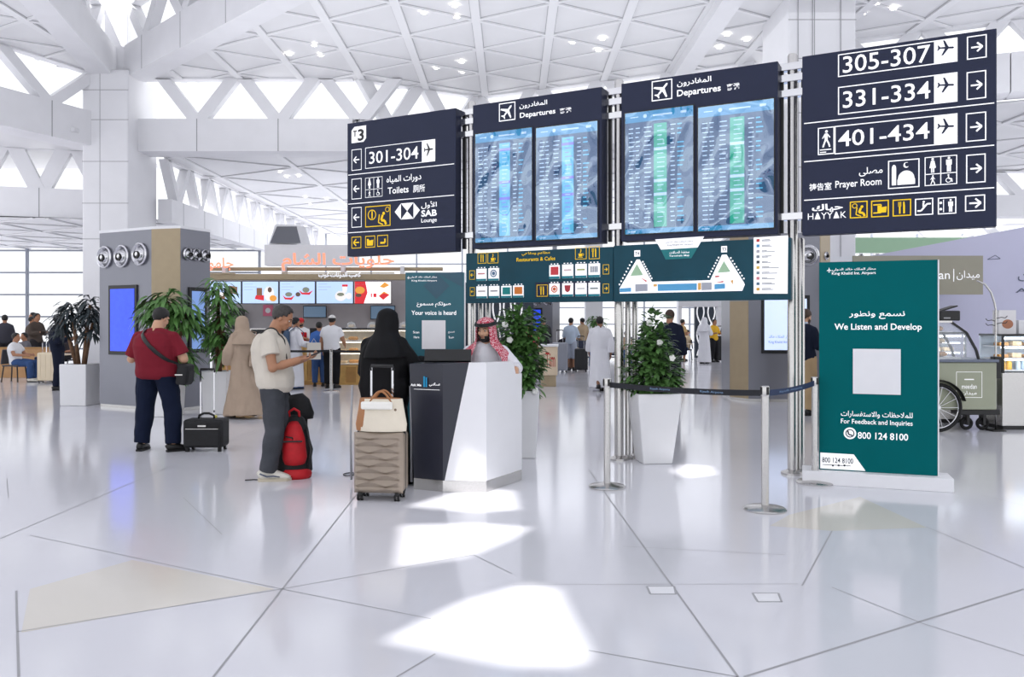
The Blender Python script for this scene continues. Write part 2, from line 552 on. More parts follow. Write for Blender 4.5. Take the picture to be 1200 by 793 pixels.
# ribs that spring from the big column, with the higher vault's clerestory on top
clerestory('trim_4', (-12.95, 27.9), (-0.4, 15.8), 12.4, 11.05, CZ - .1, 6, depth=.75)
clerestory('trim_5', (-14.0, 27.9), (-11.0, 15.0), 12.4, 11.05, CZ - .1, 5, depth=.75)
struct(MB().bar((5.55, 15, CZ - .15), (5.6, 28, CZ - .15), .55, .4).build('trim_6', M_concrete))
# columns
def column(name, x, y, w, d, zb, w2):
    mb = MB()
    mb.bx(x - w / 2, y - d / 2, 0, x + w / 2, y + d / 2, zb)
    o = struct(mb.build(name, M_concrete, bevel=.05))
    MB().bx(x - w2 / 2, y - w2 / 2, zb, x + w2 / 2, y + w2 / 2, 14).build('shaft', M_concrete, o, bevel=.05)
    mj = MB()
    for z in (4.4, 5.6, 7.0, 8.4, 9.4):
        if z < zb:
            mj.bx(x - w / 2 - .003, y - d / 2 - .003, z, x + w / 2 + .003, y - d / 2, z + .02)
    mj.bx(x - w * .12, y - d / 2 - .003, 3.4, x - w * .12 + .02, y - d / 2, zb)
    mj.build('joint', M_joint, o)
    return o
column('column_left', -13.65, 28.3, 1.55, 2.2, 10.1, .8)
column('column_right', 8.0, 22.0, 1.75, 2.2, 14, 1.5)
mb = MB()
for px in (935, 952, 985):
    q = P(px, 100, 20.88)
    mb.bx(q.x, 20.875, 3.3, q.x + .015, 20.89, 13)
struct(mb.build('trim_7', M_joint))

# glass walls
def glass_wall(name, x0, x1, y, z1, nx, zs, mw=.09):
    o = struct(MB().bx(x0, y, 0, x1, y + .02, z1).build(name, glass('window_glass', alpha=.10)))
    mb = MB()
    for k in range(nx + 1):
        x = x0 + (x1 - x0) * k / nx
        mb.bx(x - mw / 2, y - .12, 0, x + mw / 2, y + .06, z1)
    for z in zs:
        mb.bx(x0, y - .1, z - .04, x1, y + .04, z + .04)
    mb.build('mullion', mat('mullion_grey', (150, 155, 168), .5), o)
    return o
glass_wall('window_1', -30, -12.6, 40.5, 5.3, 3, (.3, 1.9, 3.0, 4.1, 5.2))
glass_wall('window_2', -12.4, 30, 54, 7.5, 14, (.3, 1.5, 2.6, 4.0, 5.5))
glass_wall('window_3', 14.2, 14.6, 38, 7.5, 1, (.3, 2.6, 5.2))

struct(MB().bx(-26, 26.5, 7.86, -14.3, 33, 8.0).build('ceiling_mid_left', M_ceil))
# recessed downlights
M_lamp = mat('downlight_glow', (255, 250, 240), .5, emit=9.0)
def downlight(px, py, z, lb, r=.085):
    Y = (z - CH) * F / (HZ - py)
    p = Vector(((px - 600) * Y / F, Y, z))
    o = thing('downlight', lb, 'ceiling light', p, 0, 'recessed ceiling downlights')
    MB().lathe((0, 0, 0), [(r + .03, -.05), (r + .035, -.06), (r, -.06), (r - .005, -.045)], 16, caps=False).build('trim_ring', M_white, o)
    MB().lathe((0, 0, 0), [(r, -.052), (r, -.048)], 16).build('lens', M_lamp, o)
D_LB = 'small round downlight, one of a triangular trio in the white panelled ceiling'
for trio in [((497, 13), (533, 5), (535, 18)), ((511, 78), (541, 71), (542, 83)), ((671, 48), (706, 44), (701, 57)), ((339, 62), (368, 51), (376, 63)),
             ((843, 54), (852, 39), (875, 45)), ((1011, 14), (1047, 8), (1027, 2))]:
    for q in trio:
        downlight(*q, CZ, D_LB)
for q in [(328, 200), (336, 206), (356, 202), (358, 230), (383, 232), (364, 238), (350, 205)]:
    downlight(*q, 7.55, 'tiny downlight in the lower bright ceiling behind the white ring beam', .07)
# ================================================================== THE OVERHEAD SIGN GANTRY
BP = Plane(2.89, 8.42, 0.8844, -0.4668)      # all boards hang in this upright plane, seen from t = 0 at the near mast
def nrm(o, ox, oy, s):
    """reader of places on a picture crop with origin (ox, oy) and scale s"""
    return lambda zx, zy: (ox + zx / s, oy + zy / s)

class Board:
    """marks measured on a board, in the board's own x (along) and z (up)"""
    def __init__(s, plane, crop, t0, z0):
        s.p, s.c, s.t0, s.z0 = plane, crop, t0, z0
    def xz(s, zx, zy):
        t, z = s.p.at(*s.c(zx, zy))
        return t - s.t0, z - s.z0
    def box(s, L, T, B, R):
        x0, z1 = s.xz(L, T); _, z0 = s.xz(L, B); x1, _ = s.xz(R, T)
        return x0, z0, x1, z1

def sign_board(name, label, cat, plane, x0p, x1p, ztop, zbot, m, thick=.14, group=None):
    t0 = plane.at(x0p, 300)[0]; t1 = plane.at(x1p, 300)[0]
    o = thing(name, label, cat, plane.pt(t0, zbot), plane.rot, group)
    MB().bx(0, 0, 0, t1 - t0, thick, ztop - zbot).build('panel', m, o, bevel=.006)
    return o, t0, t1 - t0, ztop - zbot

# ---- pictograms, drawn in a box
def icon_plane(mb, x, z, w, h, y=-.005, rot=0.0):
    """airliner seen from above"""
    pts = [(0, .5), (.06, .42), (.06, .16), (.48, -.1), (.48, -.2), (.06, -.04), (.045, -.32), (.17, -.42), (.17, -.48), (0, -.43)]
    pts = pts + [(-a, b) for a, b in pts[::-1]]
    c, s_ = math.cos(rot), math.sin(rot)
    mb.flat([(x + (a * c - b * s_) * w, z + (a * s_ + b * c) * h) for a, b in pts], y)
def icon_arrow(mb, x, z, w, h, right=True, y=-.005):
    s = 1 if right else -1
    t = min(w, h) * .13
    mb.stroke([(x - s * w * .38, z), (x + s * w * .36, z)], t, y)
    mb.stroke([(x + s * w * .02, z + h * .34), (x + s * w * .38, z)], t, y - .0003)
    mb.stroke([(x + s * w * .02, z - h * .34), (x + s * w * .38, z)], t, y - .0006)
def icon_man(mb, x, z, h, y=-.005, skirt=False):
    mb.disc(x, z + h * .42, h * .08, y=y, seg=12)
    if skirt:
        mb.flat([(x - h * .1, z + h * .31), (x + h * .1, z + h * .31), (x + h * .2, z - h * .18), (x - h * .2, z - h * .18)], y)
        mb.rect(x - h * .1, z - h * .5, x - h * .02, z - h * .18, y); mb.rect(x + h * .02, z - h * .5, x + h * .1, z - h * .18, y)
    else:
        mb.rect(x - h * .17, z - h * .05, x + h * .17, z + h * .31, y)
        mb.rect(x - h * .12, z - h * .5, x - h * .015, z - h * .05, y); mb.rect(x + h * .015, z - h * .5, x + h * .12, z - h * .05, y)
def icon_walker(mb, x, z, h, y=-.005):
    mb.disc(x + h * .02, z + h * .42, h * .08, y=y, seg=12)
    mb.flat([(x - h * .09, z + h * .3), (x + h * .1, z + h * .3), (x + h * .08, z - h * .08), (x - h * .08, z - h * .08)], y)
    mb.stroke([(x - h * .03, z - h * .06), (x - h * .18, z - h * .5)], h * .09, y); mb.stroke([(x + h * .03, z - h * .06), (x + h * .14, z - h * .28), (x + h * .2, z - h * .5)], h * .09, y)
    mb.stroke([(x - h * .06, z + h * .26), (x - h * .2, z + h * .02)], h * .06, y); mb.stroke([(x + h * .07, z + h * .26), (x + h * .22, z + h * .05)], h * .06, y)
def icon_toilets(mb, x0, z0, x1, z1, t=.006, y=-.005):
    mb.outline(x0, z0, x1, z1, t, y)
    mx, mz = (x0 + x1) / 2, z0 + (z1 - z0) * .4
    mb.rect(mx - t / 2, z0, mx + t / 2, z1, y); mb.rect(x0, mz - t / 2, x1, mz + t / 2, y)
    w = (x1 - x0) / 4
    icon_man(mb, x0 + w, (mz + z1) / 2, (z1 - mz) * .85, y, True); icon_man(mb, x1 - w, (mz + z1) / 2, (z1 - mz) * .85, y)
    icon_walker(mb, x0 + w, (mz + z0) / 2, (mz - z0) * .8, y)
    cx, cz, r = x1 - w, (mz + z0) / 2, (mz - z0) * .4
    mb.disc(cx - r * .1, cz + r * .8, r * .18, y=y, seg=10); mb.stroke([(cx - r * .1, cz + r * .6), (cx, cz), (cx + r * .5, cz), (cx + r * .6, cz - r * .7)], r * .22, y); mb.ring(cx - r * .1, cz - r * .3, r * .55, r * .15, y, 14)
def icon_cutlery(mb, x, z, h, y=-.005):
    mb.rect(x - h * .22, z - h * .5, x - h * .1, z + h * .12, y)
    for k in range(3):
        mb.rect(x - h * .28 + k * h * .09, z + h * .1, x - h * .23 + k * h * .09, z + h * .5, y)
    mb.flat([(x + h * .1, z - h * .5), (x + h * .24, z - h * .5), (x + h * .24, z + h * .2), (x + h * .2, z + h * .5), (x + h * .1, z + h * .5)], y)
def icon_cup(mb, x, z, h, y=-.005):
    mb.flat([(x - h * .32, z - h * .02), (x + h * .22, z - h * .02), (x + h * .14, z - h * .38), (x - h * .24, z - h * .38)], y)
    mb.rect(x - h * .36, z - h * .5, x + h * .26, z - h * .44, y)
    mb.ring(x + h * .26, z - h * .16, h * .14, h * .05, y, 12)
    mb.stroke([(x - h * .08, z + h * .06), (x + h * .02, z + h * .26), (x + h * .0, z + h * .5)], h * .1, y)
def icon_rest(mb, x, z, h, y=-.005):
    """reclining lounger figure"""
    mb.disc(x + h * .16, z + h * .3, h * .11, y=y, seg=12)
    mb.stroke([(x + h * .08, z + h * .2), (x - h * .05, z - h * .15), (x + h * .25, z - h * .2), (x + h * .36, z - h * .46)], h * .17, y)
    mb.stroke([(x - h * .2, z + h * .25), (x - h * .28, z - h * .3), (x + h * .1, z - h * .46)], h * .08, y)
def icon_bag(mb, x, z, h, y=-.005):
    mb.flat([(x - h * .42, z - h * .4), (x + h * .36, z - h * .4), (x + h * .42, z + h * .2), (x - h * .1, z + h * .12), (x - h * .2, z + h * .3), (x - h * .42, z + h * .3)], y)
def icon_escalator(mb, x, z, h, y=-.005):
    mb.stroke([(x - h * .45, z - h * .3), (x - h * .2, z - h * .3), (x + h * .2, z + h * .2), (x + h * .45, z + h * .2)], h * .12, y)
    mb.disc(x - h * .02, z + h * .36, h * .08, y=y, seg=10)
    mb.stroke([(x - h * .04, z + h * .26), (x - h * .04, z - h * .02)], h * .12, y)
def icon_mosque(mb, x0, z0, x1, z1, y=-.005):
    w, h = x1 - x0, z1 - z0
    cx = x0 + w * .56
    mb.rect(x0 + w * .12, z0 + h * .12, x0 + w * .26, z0 + h * .72, y); mb.disc(x0 + w * .19, z0 + h * .72, w * .07, h * .12, y, 12)
    pts = [(cx - w * .26, z0 + h * .12), (cx + w * .3, z0 + h * .12), (cx + w * .3, z0 + h * .3)]
    for k in range(13):
        a = PI * k / 12
        pts.append((cx + w * .02 + w * .26 * math.cos(a), z0 + h * .33 + h * .28 * math.sin(a)))
    pts += [(cx - w * .26, z0 + h * .3)]
    mb.flat(pts, y)
    out = [(cx + w * .02 + w * .09 * math.cos(PI * (k / 8 * 1.5 + .3)), z0 + h * .8 + h * .1 * math.sin(PI * (k / 8 * 1.5 + .3))) for k in range(9)]
    inn = [(cx + w * .05 + w * .07 * math.cos(PI * (k / 8 * 1.3 + .4)), z0 + h * .82 + h * .08 * math.sin(PI * (k / 8 * 1.3 + .4))) for k in range(9)]
    mb.flat(out + inn[::-1], y)

# ---- the masts
def mast(name, label, t, tubes):
    c = BP.pt(t, 0, .18)
    o = thing(name, label, 'sign post', c, BP.rot, 'steel sign posts')
    for i, (x, y, r, top) in enumerate(tubes):
        MB().lathe((x, y, 0), [(r, .0), (r, top), (r * .8, top + .02)], 24).build('tube', M_steel, o, smooth=40)
        MB().lathe((x, y, 0), [(r * 2.3, 0), (r * 2.3, .02), (r * 1.5, .035), (r * 1.02, .05)], 28).build('base_flange', M_steel, o, smooth=40)
    for z in (2.72, 4.02, 4.18, 4.3):
        MB().bx(-.17, -.06, z - .04, .17, .03, z + .04).build('clamp', M_chrome, o, bevel=.008)
    for sx in (-.11, .11):
        MB().bx(sx - .02, -.02, 2.55, sx + .02, .02, 4.3).build('rail', M_sign_side, o)
    return o
tA, tB, tC = BP.at(719, 500)[0], BP.at(925.5, 500)[0], BP.at(544.5, 500)[0]
TUBES = [(0, 0, .053, 4.42), (.075, .1, .035, 2.48), (.125, .2, .035, 2.48)]
mast('sign_mast', 'steel sign post of three tubes beside the tapered white planter', tA, TUBES)
mast('sign_mast', 'thick steel sign post between the businessman and the belt barrier', tB, [(0, 0, .052, 4.42), (.065, .09, .045, 2.48)])
mast('sign_mast', 'steel sign post behind the headscarfed agent at the desk', tC, TUBES)

# ---- board 1: gates 301-304
ZT, ZB = 4.335, 2.51
o, t0, W, H = sign_board('gate_sign', 'dark hanging board for gates 301-304 with toilets row, leftmost of the sign row', 'direction sign', BP, 407, 534, ZT, ZB, M_navy)
b1 = Board(BP, nrm(0, 400, 120, 4.175), t0, ZB)
def R(mb, b, L, T, B_, R_, y=-.004):
    mb.rect(*b.box(L, T, B_, R_), y)
def O(mb, b, L, T, B_, R_, t=.01, y=-.004):
    x0, z0, x1, z1 = b.box(L, T, B_, R_); mb.outline(x0, z0, x1, z1, t, y)
def TX(mb, b, s, L, T, B_, R_, y=-.005, bold=.012, keep=False):
    mb.text(s, *b.box(L, T, B_, R_), y=y, bold=bold, keep=keep)
def arrow(mb, b, L, T, B_, R_, right, t=.009):
    x0, z0, x1, z1 = b.box(L, T, B_, R_)
    mb.outline(x0, z0, x1, z1, t)
    icon_arrow(mb, (x0 + x1) / 2, (z0 + z1) / 2, (x1 - x0) * .75, (x1 - x0) * .75, right)
def line(mb, b, zx, zy, W, x0=.02):
    _, z = b.xz(zx, zy); mb.rect(x0, z - .005, W - .02, z + .005)
mb = MB()
x0, z0, x1, z1 = b1.box(51, 122, 200, 122)
mb.flat([(x0, z0), (x0 + (x1 - x0) * .82, z0), (x1, z0 + (z1 - z0) * .2), (x1, z1), (x0 + (x1 - x0) * .2, z1), (x0, z1 - (z1 - z0) * .22)])
for T_, B_ in ((232, 335), (375, 475), (515, 613)):
    arrow(mb, b1, 51, T_, B_, 100, False)
O(mb, b1, 118, 222, 325, 460, .008); R(mb, b1, 395, 190, 293, 460)
TX(mb, b1, '301-304', 137, 243, 302, 378, bold=.006)
for y_ in (356, 498, 638):
    line(mb, b1, 33, y_, W)
icon_toilets(mb, *b1.box(118, 370, 467, 202))
TX(mb, b1, 'دورات المياه', 222, 362, 402, 392); TX(mb, b1, 'Toilets', 228, 417, 449, 330); TX(mb, b1, '厕所', 352, 405, 442, 410)
x0, z0, x1, z1 = b1.box(262, 497, 575, 385)
zm, q = (z0 + z1) / 2, (x1 - x0) * .25
TX(mb, b1, 'الأول', 392, 487, 522, 468); TX(mb, b1, 'SAB', 392, 528, 560, 468, bold=.03); TX(mb, b1, 'Lounge', 392, 568, 594, 468)
mb.flat([(x0, zm), (x0 + q, z1), (x0 + q, z0)]); mb.flat([(x1, zm), (x1 - q, z1), (x1 - q, z0)])
mb.flat([(x0 + q, z1), (x1 - q, z1), ((x0 + x1) / 2, zm)]); mb.flat([(x0 + q, z0), ((x0 + x1) / 2, zm), (x1 - q, z0)])
mb.build('lettering', M_signwhite, o, recalc=False)
mb = MB()
TX(mb, b1, 'T', 58, 140, 170, 78, y=-.007, bold=.02); TX(mb, b1, '3', 82, 132, 190, 112, y=-.007, bold=.03)
x0, z0, x1, z1 = b1.box(395, 190, 293, 460)
icon_plane(mb, (x0 + x1) / 2, (z0 + z1) / 2 + .02, .15, .17, y=-.007, rot=-PI / 2)
mb.build('dark_lettering', M_sign_side, o, recalc=False)
mb = MB()
O(mb, b1, 118, 510, 611, 241, .011)
x0, z0, x1, z1 = b1.box(118, 510, 611, 241)
cx, cz = x0 + (x1 - x0) * .27, z0 + (z1 - z0) * .58
mb.ring(cx, cz, .07, .012, seg=24); mb.rect(cx - .008, cz - .05, cx + .012, cz + .05); mb.ring(x1 - .05, z1 - .06, .035, .008)
icon_rest(mb, x0 + (x1 - x0) * .66, z0 + (z1 - z0) * .4, (z1 - z0) * .7)
x0, z0, x1, z1 = b1.box(51, 658, 715, 98)
mb.outline(x0, z0, x1, z1, .009); icon_arrow(mb, (x0 + x1) / 2, (z0 + z1) / 2, .13, .13, False)
x0, z0, x1, z1 = b1.box(118, 654, 711, 166); mb.outline(x0, z0, x1, z1, .009); icon_bag(mb, (x0 + x1) / 2, (z0 + z1) / 2, .13)
x0, z0, x1, z1 = b1.box(177, 650, 706, 229); mb.outline(x0, z0, x1, z1, .009)
mb.stroke([(x0 + .05, z0 + .05), (x1 - .05, z0 + .05), (x1 - .05, z1 - .05)], .025)
mb.build('yellow_lettering', M_signyellow, o, recalc=False)

# ---- boards 2 and 3: departures
def screen_material(name, base, glow=1.0):
    m = bpy.data.materials.new(name); m.use_nodes = True
    nt = m.node_tree; b = nt.nodes['Principled BSDF']
    b.inputs['Base Color'].default_value = rgb(20, 40, 70)
    b.inputs['Emission Color'].default_value = rgb(*base); b.inputs['Emission Strength'].default_value = glow
    b.inputs['Roughness'].default_value = .08
    tc = nt.nodes.new('ShaderNodeTexCoord')
    w = nt.nodes.new('ShaderNodeTexNoise'); w.inputs['Scale'].default_value = 3.2; w.inputs['Detail'].default_value = 1; w.inputs['Distortion'].default_value = 1.2
    nt.links.new(tc.outputs['Object'], w.inputs['Vector'])
    bp = nt.nodes.new('ShaderNodeBump'); bp.inputs['Strength'].default_value = .6; bp.inputs['Distance'].default_value = .05
    nt.links.new(w.outputs['Fac'], bp.inputs['Height']); nt.links.new(bp.outputs['Normal'], b.inputs['Normal'])
    return m
M_scr = screen_material('flight_screen', (44, 92, 146), .6)
def film_material():
    m = bpy.data.materials.new('clear_film'); m.use_nodes = True
    nt = m.node_tree
    nt.nodes.remove(nt.nodes['Principled BSDF'])
    out = nt.nodes['Material Output']
    tr, gl, mx = nt.nodes.new('ShaderNodeBsdfTransparent'), nt.nodes.new('ShaderNodeBsdfGlossy'), nt.nodes.new('ShaderNodeMixShader')
    gl.inputs['Roughness'].default_value = .06; gl.inputs['Color'].default_value = (.78, .9, 1, 1)
    mx.inputs[0].default_value = .32
    tc = nt.nodes.new('ShaderNodeTexCoord')
    mp = nt.nodes.new('ShaderNodeMapping'); mp.inputs['Scale'].default_value = (1.6, 1.0, 1.0)
    w = nt.nodes.new('ShaderNodeTexNoise'); w.inputs['Scale'].default_value = 1.5; w.inputs['Detail'].default_value = 0; w.inputs['Distortion'].default_value = 1.0
    bp = nt.nodes.new('ShaderNodeBump'); bp.inputs['Strength'].default_value = 1.0; bp.inputs['Distance'].default_value = .8
    L = nt.links.new
    L(tc.outputs['Object'], mp.inputs['Vector']); L(mp.outputs['Vector'], w.inputs['Vector']); L(w.outputs['Fac'], bp.inputs['Height'])
    L(bp.outputs['Normal'], gl.inputs['Normal']); L(tr.outputs[0], mx.inputs[1]); L(gl.outputs[0], mx.inputs[2]); L(mx.outputs[0], out.inputs['Surface'])
    return m
M_film = film_material()
M_scrhead = mat('flight_screen_header', (48, 140, 190), .15, emit=.6)
M_scrrow = mat('flight_row_white', (190, 215, 240), .3, emit=.65)
M_cyan = mat('flight_cyan', (90, 185, 225), .3, emit=.6)
M_green = mat('flight_green', (40, 165, 140), .3, emit=.7)
M_purple = mat('flight_purple', (120, 110, 215), .3, emit=.8)
def departures(name, label, board_px, crop, icon, ar, en, cjk, screens, status_mat, zt):
    o, t0, W, H = sign_board(name, label, 'departure board', BP, board_px[0], board_px[1], zt, ZB + .02, M_navy, thick=.2)
    b = Board(BP, crop, t0, ZB + .02)
    mb = MB()
    x0, z0, x1, z1 = b.box(*icon)
    mb.outline(x0, z0, x1, z1, .012)
    icon_plane(mb, (x0 + x1) / 2, (z0 + z1) / 2, (x1 - x0) * .85, (z1 - z0) * .85, rot=-.7)
    TX(mb, b, 'المغادرون', *ar, bold=.015); TX(mb, b, 'Departures', *en, bold=.02); TX(mb, b, '离港', *cjk, bold=.012)
    mb.build('lettering', M_signwhite, o, recalc=False)
    rnd = random.Random(name + str(board_px))
    for si, (L, T, B_, R_) in enumerate(screens):
        x0, z0, x1, z1 = b.box(L, T, B_, R_)
        s = MB().bx(x0, -.012, z0, x1, .02, z1).build('screen', M_scr, o)
        w, h = x1 - x0, z1 - z0
        MB().outline(x0 - .012, z0 - .012, x1 + .012, z1 + .012, .014, -.015).build('bezel', M_sign_side, s)
        MB().rect(x0, z1 - h * .085, x1, z1, -.0135).build('header_band', M_scrhead, s)
        MB().rect(x0, z0, x1, z0 + h * .04, -.0135).build('footer_band', M_scrhead, s)
        MB().rect(x0, z0, x1, z1, -.02).build('film', M_film, s)
        rows, stat, extra, purple = MB(), MB(), MB(), MB()
        rows.disc(x0 + w * .3, z1 - h * .04, .022, y=-.0145); rows.rect(x0 + w * .42, z1 - h * .048, x0 + w * .7, z1 - h * .035, -.0145); rows.rect(x0 + w * .08, z1 - h * .045, x0 + w * .2, z1 - h * .038, -.0145)
        rows.rect(x0 + w * .82, z1 - h * .05, x0 + w * .9, z1 - h * .03, -.0145); rows.rect(x0 + w * .05, z0 + h * .015, x0 + w * .16, z0 + h * .022, -.0145)
        n = 22
        s0, s1 = .43, .62
        stat.rect(x0 + w * s0, z0 + h * .05, x0 + w * s1, z1 - h * .11, -.0138)
        for k in range(n):
            zc = z1 - h * (.115 + .81 * (k + .5) / n)
            rh = h * .0042
            for c0, c1 in ((.05, .12), (.15, .2), (.28, .37), (.665, .72)):
                a = c0 + rnd.random() * .015; q = c1 + rnd.random() * .03
                rows.rect(x0 + w * a, zc - rh, x0 + w * q, zc + rh, -.0145)
            if rnd.random() < .8:
                extra.rect(x0 + w * .77, zc - rh * 1.3, x0 + w * (.82 + rnd.random() * .05), zc + rh * 1.3, -.0145)
            (rows if status_mat is M_green else purple if rnd.random() < .4 else rows).rect(x0 + w * (s0 + .05), zc - rh * .8, x0 + w * (s1 - .02 - rnd.random() * .06), zc + rh * .8, -.0148)
        for k in ((5, 12, 15) if status_mat is M_green else (1, 9, 13)):
            zc = z1 - h * (.115 + .81 * (k + .5) / n)
            (rows if status_mat is M_green else purple).rect(x0 + w * s0, zc - h * .012, x0 + w * s1, zc + h * .012, -.0142)
        rows.build('text_row', M_scrrow, s, recalc=False); stat.build('status_column', status_mat, s); extra.build('gate_column', M_cyan, s, recalc=False); 
        if len(purple.b.faces): purple.build('delay_mark', M_purple, s, recalc=False)
    return o
departures('departure_board', 'dark departures board with blue screens and light cyan status columns', (554, 705), nrm(0, 540, 90, 3.963), (178, 125, 209, 254),
           (273, 124, 152, 402), (275, 168, 199, 440), (460, 147, 172, 515), [(70, 268, 772, 333), (352, 240, 760, 637)], M_cyan, ZT)
departures('departure_board', 'dark departures board with blue screens and green status columns', (728, 911.5), nrm(0, 720, 60, 3.605), (158, 128, 213, 245),
           (265, 124, 154, 410), (265, 165, 201, 450), (475, 139, 167, 530), [(47, 265, 775, 335), (355, 240, 762, 675)], M_green, ZT)

# ---- board 4: gates 305-434
o, t0, W, H = sign_board('gate_sign', 'dark hanging board for gates 305-434 with prayer room row, rightmost of the sign row', 'direction sign', BP, 940, 1168, 4.345, 2.50, M_navy)
b4 = Board(BP, nrm(0, 920, 30, 3.173), t0, 2.50)
mb, md, my = MB(), MB(), MB()
for L, T, B_, R_, txt, tx in ((197, 108, 192, 641, '305-307', (215, 116, 178, 540)), (197, 229, 332, 641, '331-334', (215, 246, 308, 540)), (184, 374, 479, 641, '401-434', (198, 393, 452, 537))):
    O(mb, b4, L, T, B_, R_, .01)
    x0, z0, x1, z1 = b4.box(L, T, B_, R_); xw = b4.xz(554, T)[0]
    mb.rect(xw, z0, x1, z1, -.0045)
    icon_plane(md, (xw + x1) / 2, (z0 + z1) / 2 + .03, (x1 - xw) * .75, (x1 - xw) * .75, y=-.007, rot=-PI / 2 - .1)
    TX(mb, b4, txt, *tx, bold=.006)
for q in ((676, 42, 128, 750), (675, 174, 277, 748), (672, 327, 433, 748), (673, 481, 587, 746), (669, 632, 692, 744)):
    arrow(mb, b4, *q, True, .01)
for y_ in (365, 507, 650):
    line(mb, b4, 66, y_, W)
O(mb, b4, 122, 381, 482, 184, .01)
x0, z0, x1, z1 = b4.box(122, 381, 482, 184); icon_walker(mb, (x0 + x1) / 2, z0 + (z1 - z0) * .58, (z1 - z0) * .62); mb.rect(x0 + .02, z0 + .045, x1 - .03, z0 + .055); mb.rect(x0 + .02, z0 + .02, x0 + .08, z0 + .03)
TX(mb, b4, 'مصلى', 275, 529, 562, 363); TX(mb, b4, '祷告室', 90, 588, 616, 173); TX(mb, b4, 'Prayer Room', 187, 578, 612, 359)
x0, z0, x1, z1 = b4.box(383, 503, 608, 500); mb.outline(x0, z0, x1, z1, .01); icon_mosque(mb, x0, z0, x1, z1)
icon_toilets(mb, *b4.box(519, 490, 597, 640), t=.008)
TX(mb, b4, 'حياك', 100, 666, 696, 215, bold=.03); TX(mb, b4, 'HɅYYɅK', 85, 697, 722, 228, bold=.0)
for L, R_, f in ((241, 307, 0), (320, 386, 1), (400, 469, 2), (483, 551, 3), (568, 637, 4)):
    T_ = 655 - (L - 241) * .045
    x0, z0, x1, z1 = b4.box(L, T_, T_ + 62, R_); cx, cz, h = (x0 + x1) / 2, (z0 + z1) / 2, (z1 - z0)
    m_ = my if f < 3 else mb
    m_.outline(x0, z0, x1, z1, .01)
    if f == 0: icon_rest(m_, cx + .01, cz - .01, h * .75); m_.ring(x0 + .045, z1 - .045, .025, .007)
    if f == 1: icon_bag(m_, cx + .02, cz, h * .6); m_.stroke([(x0 + .02, cz + .04), (x0 + .09, cz + .04), (x0 + .09, cz - .04), (x0 + .02, cz - .04)], .012)
    if f == 2: icon_cutlery(m_, cx, cz, h * .7)
    if f == 3: icon_escalator(m_, cx, cz, h * .8)
    if f == 4: icon_man(m_, cx + .03, cz, h * .75); m_.rect(x0 + .045, z0 + .02, x0 + .052, z1 - .02); m_.disc(x0 + .025, cz + .03, .012); m_.disc(x0 + .025, cz - .03, .012)
mb.build('lettering', M_signwhite, o, recalc=False); md.build('dark_lettering', M_navy, o, recalc=False); my.build('yellow_lettering', M_signyellow, o, recalc=False)

# ---- lower board: restaurants and cafes
LT, LBt = 2.475, 1.845
o, t0, W, H = sign_board('restaurant_sign', 'dark teal restaurants board with rows of small white cards', 'direction sign', BP, 546, 718.5, LT, LBt, M_tealdark, thick=.1)
b5 = Board(BP, nrm(0, 540, 270, 6.0), t0, LBt)
my, mw, mt, mk = MB(), MB(), MB(), MB()
TX(my, b5, 'مطاعم ومقاهي', 430, 152, 180, 628, bold=.01); TX(my, b5, 'Restaurants & Cafes', 393, 193, 219, 665, bold=.01)
for L, T, B_, R_, ic in ((120, 160, 233, 182, 0), (190, 155, 232, 265, 1), (805, 121, 204, 885, 1), (902, 114, 202, 977, 0), (535, 382, 465, 612, 0)):
    x0, z0, x1, z1 = b5.box(L, T, B_, R_); my.outline(x0, z0, x1, z1, .006)
    (icon_cutlery if ic == 0 else icon_cup)(my, (x0 + x1) / 2, (z0 + z1) / 2, (z1 - z0) * .7)
for L, T, B_, R_, r in ((62, 282, 345, 100, 0), (66, 400, 460, 98, 0), (1000, 240, 308, 1043, 1), (1000, 375, 440, 1043, 1)):
    x0, z0, x1, z1 = b5.box(L, T, B_, R_); my.outline(x0, z0, x1, z1, .005); icon_arrow(my, (x0 + x1) / 2, (z0 + z1) / 2, (x1 - x0) * .7, (x1 - x0) * .7, bool(r))
R(mk, b5, 525, 365, 472, 985, -.003)
cards = [(113, 270, 355, 183, (220, 150, 150)), (197, 266, 354, 270, (90, 120, 150)), (625, 245, 340, 697, (214, 60, 70)), (715, 240, 337, 792, (225, 200, 200)), (808, 236, 334, 887, (180, 190, 130)), (900, 233, 330, 980, (70, 90, 110)),
         (113, 393, 477, 187, (200, 190, 190)), (200, 391, 475, 272, (170, 165, 170)), (287, 390, 474, 358, (0, 140, 140)), (370, 387, 472, 443, (230, 130, 50)),
         (625, 374, 466, 697, (225, 110, 60)), (715, 371, 465, 792, (180, 50, 60)), (808, 370, 464, 887, (215, 215, 215)), (900, 368, 463, 980, (140, 150, 150))]
